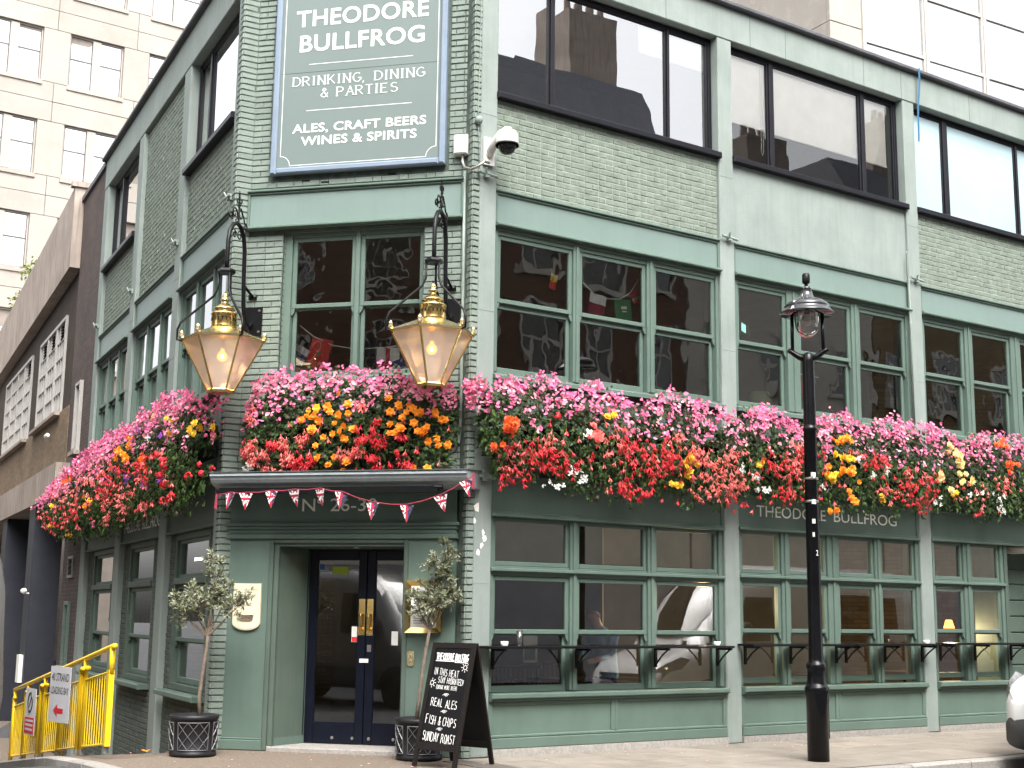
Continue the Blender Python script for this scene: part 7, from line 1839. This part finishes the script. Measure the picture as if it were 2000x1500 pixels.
try:
    me = bpy.data.meshes.new('body'); me.from_pydata(V_, E_, []); o = bpy.data.objects.new('body', me); COL.objects.link(o)
    md = o.modifiers.new('skin', 'SKIN')
    if not me.skin_vertices: me.attributes  # created with the modifier
    for i, rr in enumerate(RR):
        sv = me.skin_vertices[0].data[i]; sv.radius = (rr, rr); sv.use_root = (i == 0)
    s = o.modifiers.new('sub', 'SUBSURF'); s.levels = 2
    dg = bpy.context.evaluated_depsgraph_get(); m2 = bpy.data.meshes.new_from_object(o.evaluated_get(dg))
    bpy.data.objects.remove(o)
    m2.materials.clear()
    for k in ('shirt_blue', 'skin', 'hair_grey', 'flag_blue'): m2.materials.append(MATS[k])
    for p in m2.polygons:
        c = p.center; p.use_smooth = True
        idx_ = 0
        if c.z > 1.20: idx_ = 1
        if c.z > 1.20 and (c.x > -.205 + (1.34 - c.z) * .5) and c.z > 1.27 or c.z > 1.435: idx_ = 2
        if c.x < -.30 and c.z > .7: idx_ = 1
        if c.z < .58: idx_ = 3
        p.material_index = idx_
    bod = obj('body', m2, pe)
except Exception as ex:
    print('person mesh failed', ex)
b = MB(); b.lathe([(.001, -.02), (.012, -.012), (.008, .012), (.001, .02)], 8, (-.30, .05, 1.33)); part('nose', b, 'skin', pe, True)
for sy in (-1, 1):
    b = MB(); b.lathe([(.001, -.03), (.018, -.015), (.016, .015), (.001, .03)], 8, (-.20, .05 + sy * .083, 1.345)); part('ear', b, 'skin', pe, True)
st_ = thing('pub_stool', 'stool under the seated person', 'stool', FR.P(2.58, .70, .03), FR.a)
b = MB(); b.lathe([(.18, .55), (.19, .57), (.19, .60), (.17, .62)], 20); part('seat', b, 'wood_dark', st_)
for k in range(4):
    a = PI / 4 + k * PI / 2; b = MB(); b.tube([(.12 * math.cos(a), .12 * math.sin(a), .56), (.17 * math.cos(a), .17 * math.sin(a), 0)], .016, 6); part('leg', b, 'wood_dark', st_)
# small lit lamps and pictures indoors
def glow_lamp(F_, x, y, z, r_, label, fl=True, pw=32):
    t = thing('table_lamp' if not fl else 'wall_lamp', label, 'lamp', F_.P(x, y, z), F_.a)
    b = MB(); b.lathe([(r_, 0), (r_ * .55, r_ * 1.5)], 16, cap=False); part('lamp_shade', b, 'bulb_soft', t, True)
    b = MB(); b.tube([(0, 0, -.25 if not fl else 0), (0, 0, r_ * 1.6)], .012, 6); part('stem', b, 'brass', t)
    ld = bpy.data.lights.new('lamp_light', 'POINT'); ld.energy = pw; ld.color = (1, .72, .42); ld.shadow_soft_size = .08
    lo_ = bpy.data.objects.new('lamp_light', ld); COL.objects.link(lo_); lo_.parent = t; lo_.location = (0, 0, -.05)
glow_lamp(FR, 4.30, .80, 1.83, .075, 'orange glowing lamp in the third ground floor window')
glow_lamp(FR, 9.38, .80, 1.45, .085, 'bright orange lamp in the far right ground floor window')
t = thing('table_lamp', 'pale green fabric table lamp in the middle bay first floor window', 'lamp', FR.P(5.14, .55, 4.25), FR.a)
b = MB(); b.lathe([(.21, .10), (.15, .42)], 24, cap=False); part('lamp_shade', b, 'lampshade_green', t, True); b = MB(); b.lathe([(.08, -.6), (.05, -.5), (.02, -.3), (.02, .3)], 12); part('stem', b, 'brass', t)
t = thing('picture_frame', 'framed dark picture on the wall inside the middle bay', 'picture', FR.P(12.1, 4.19, 1.25), FR.a)
b = MB(); b.ring(-.3, .3, 0, .9, .04, -.03, .0); part('frame', b, 'black_paint', t); b = MB(); b.box(-.26, .26, -.01, -.002, .04, .86); part('print', b, 'granite', t)
t = thing('exit_sign', 'small green and white exit sign in the middle bay first floor window', 'sign', FR.P(5.22, .9, 5.57), FR.a + .5)
b = MB(); b.box(-.19, .19, -.015, .015, 0, .17); part('case', b, 'paper', t); b = MB(); b.box(-.16, .02, -.02, -.0155, .03, .14); part('green_field', b, 'exit_green', t)
for (F_, x, y, z, lab) in ((FL, -4.6, 1.6, 2.43, 'bright strip light in the middle alley window'), (FL, -7.6, 1.6, 2.43, 'bright strip light in the far alley window')):
    t = thing('strip_light', lab, 'ceiling light', F_.P(x, y, z), F_.a)
    b = MB(); b.box(-.35, .35, -.06, .06, 0, .03); part('diffuser', b, 'strip_light', t); b = MB(); b.box(-.37, .37, -.07, .07, .03, .82); part('housing', b, 'paper', t)
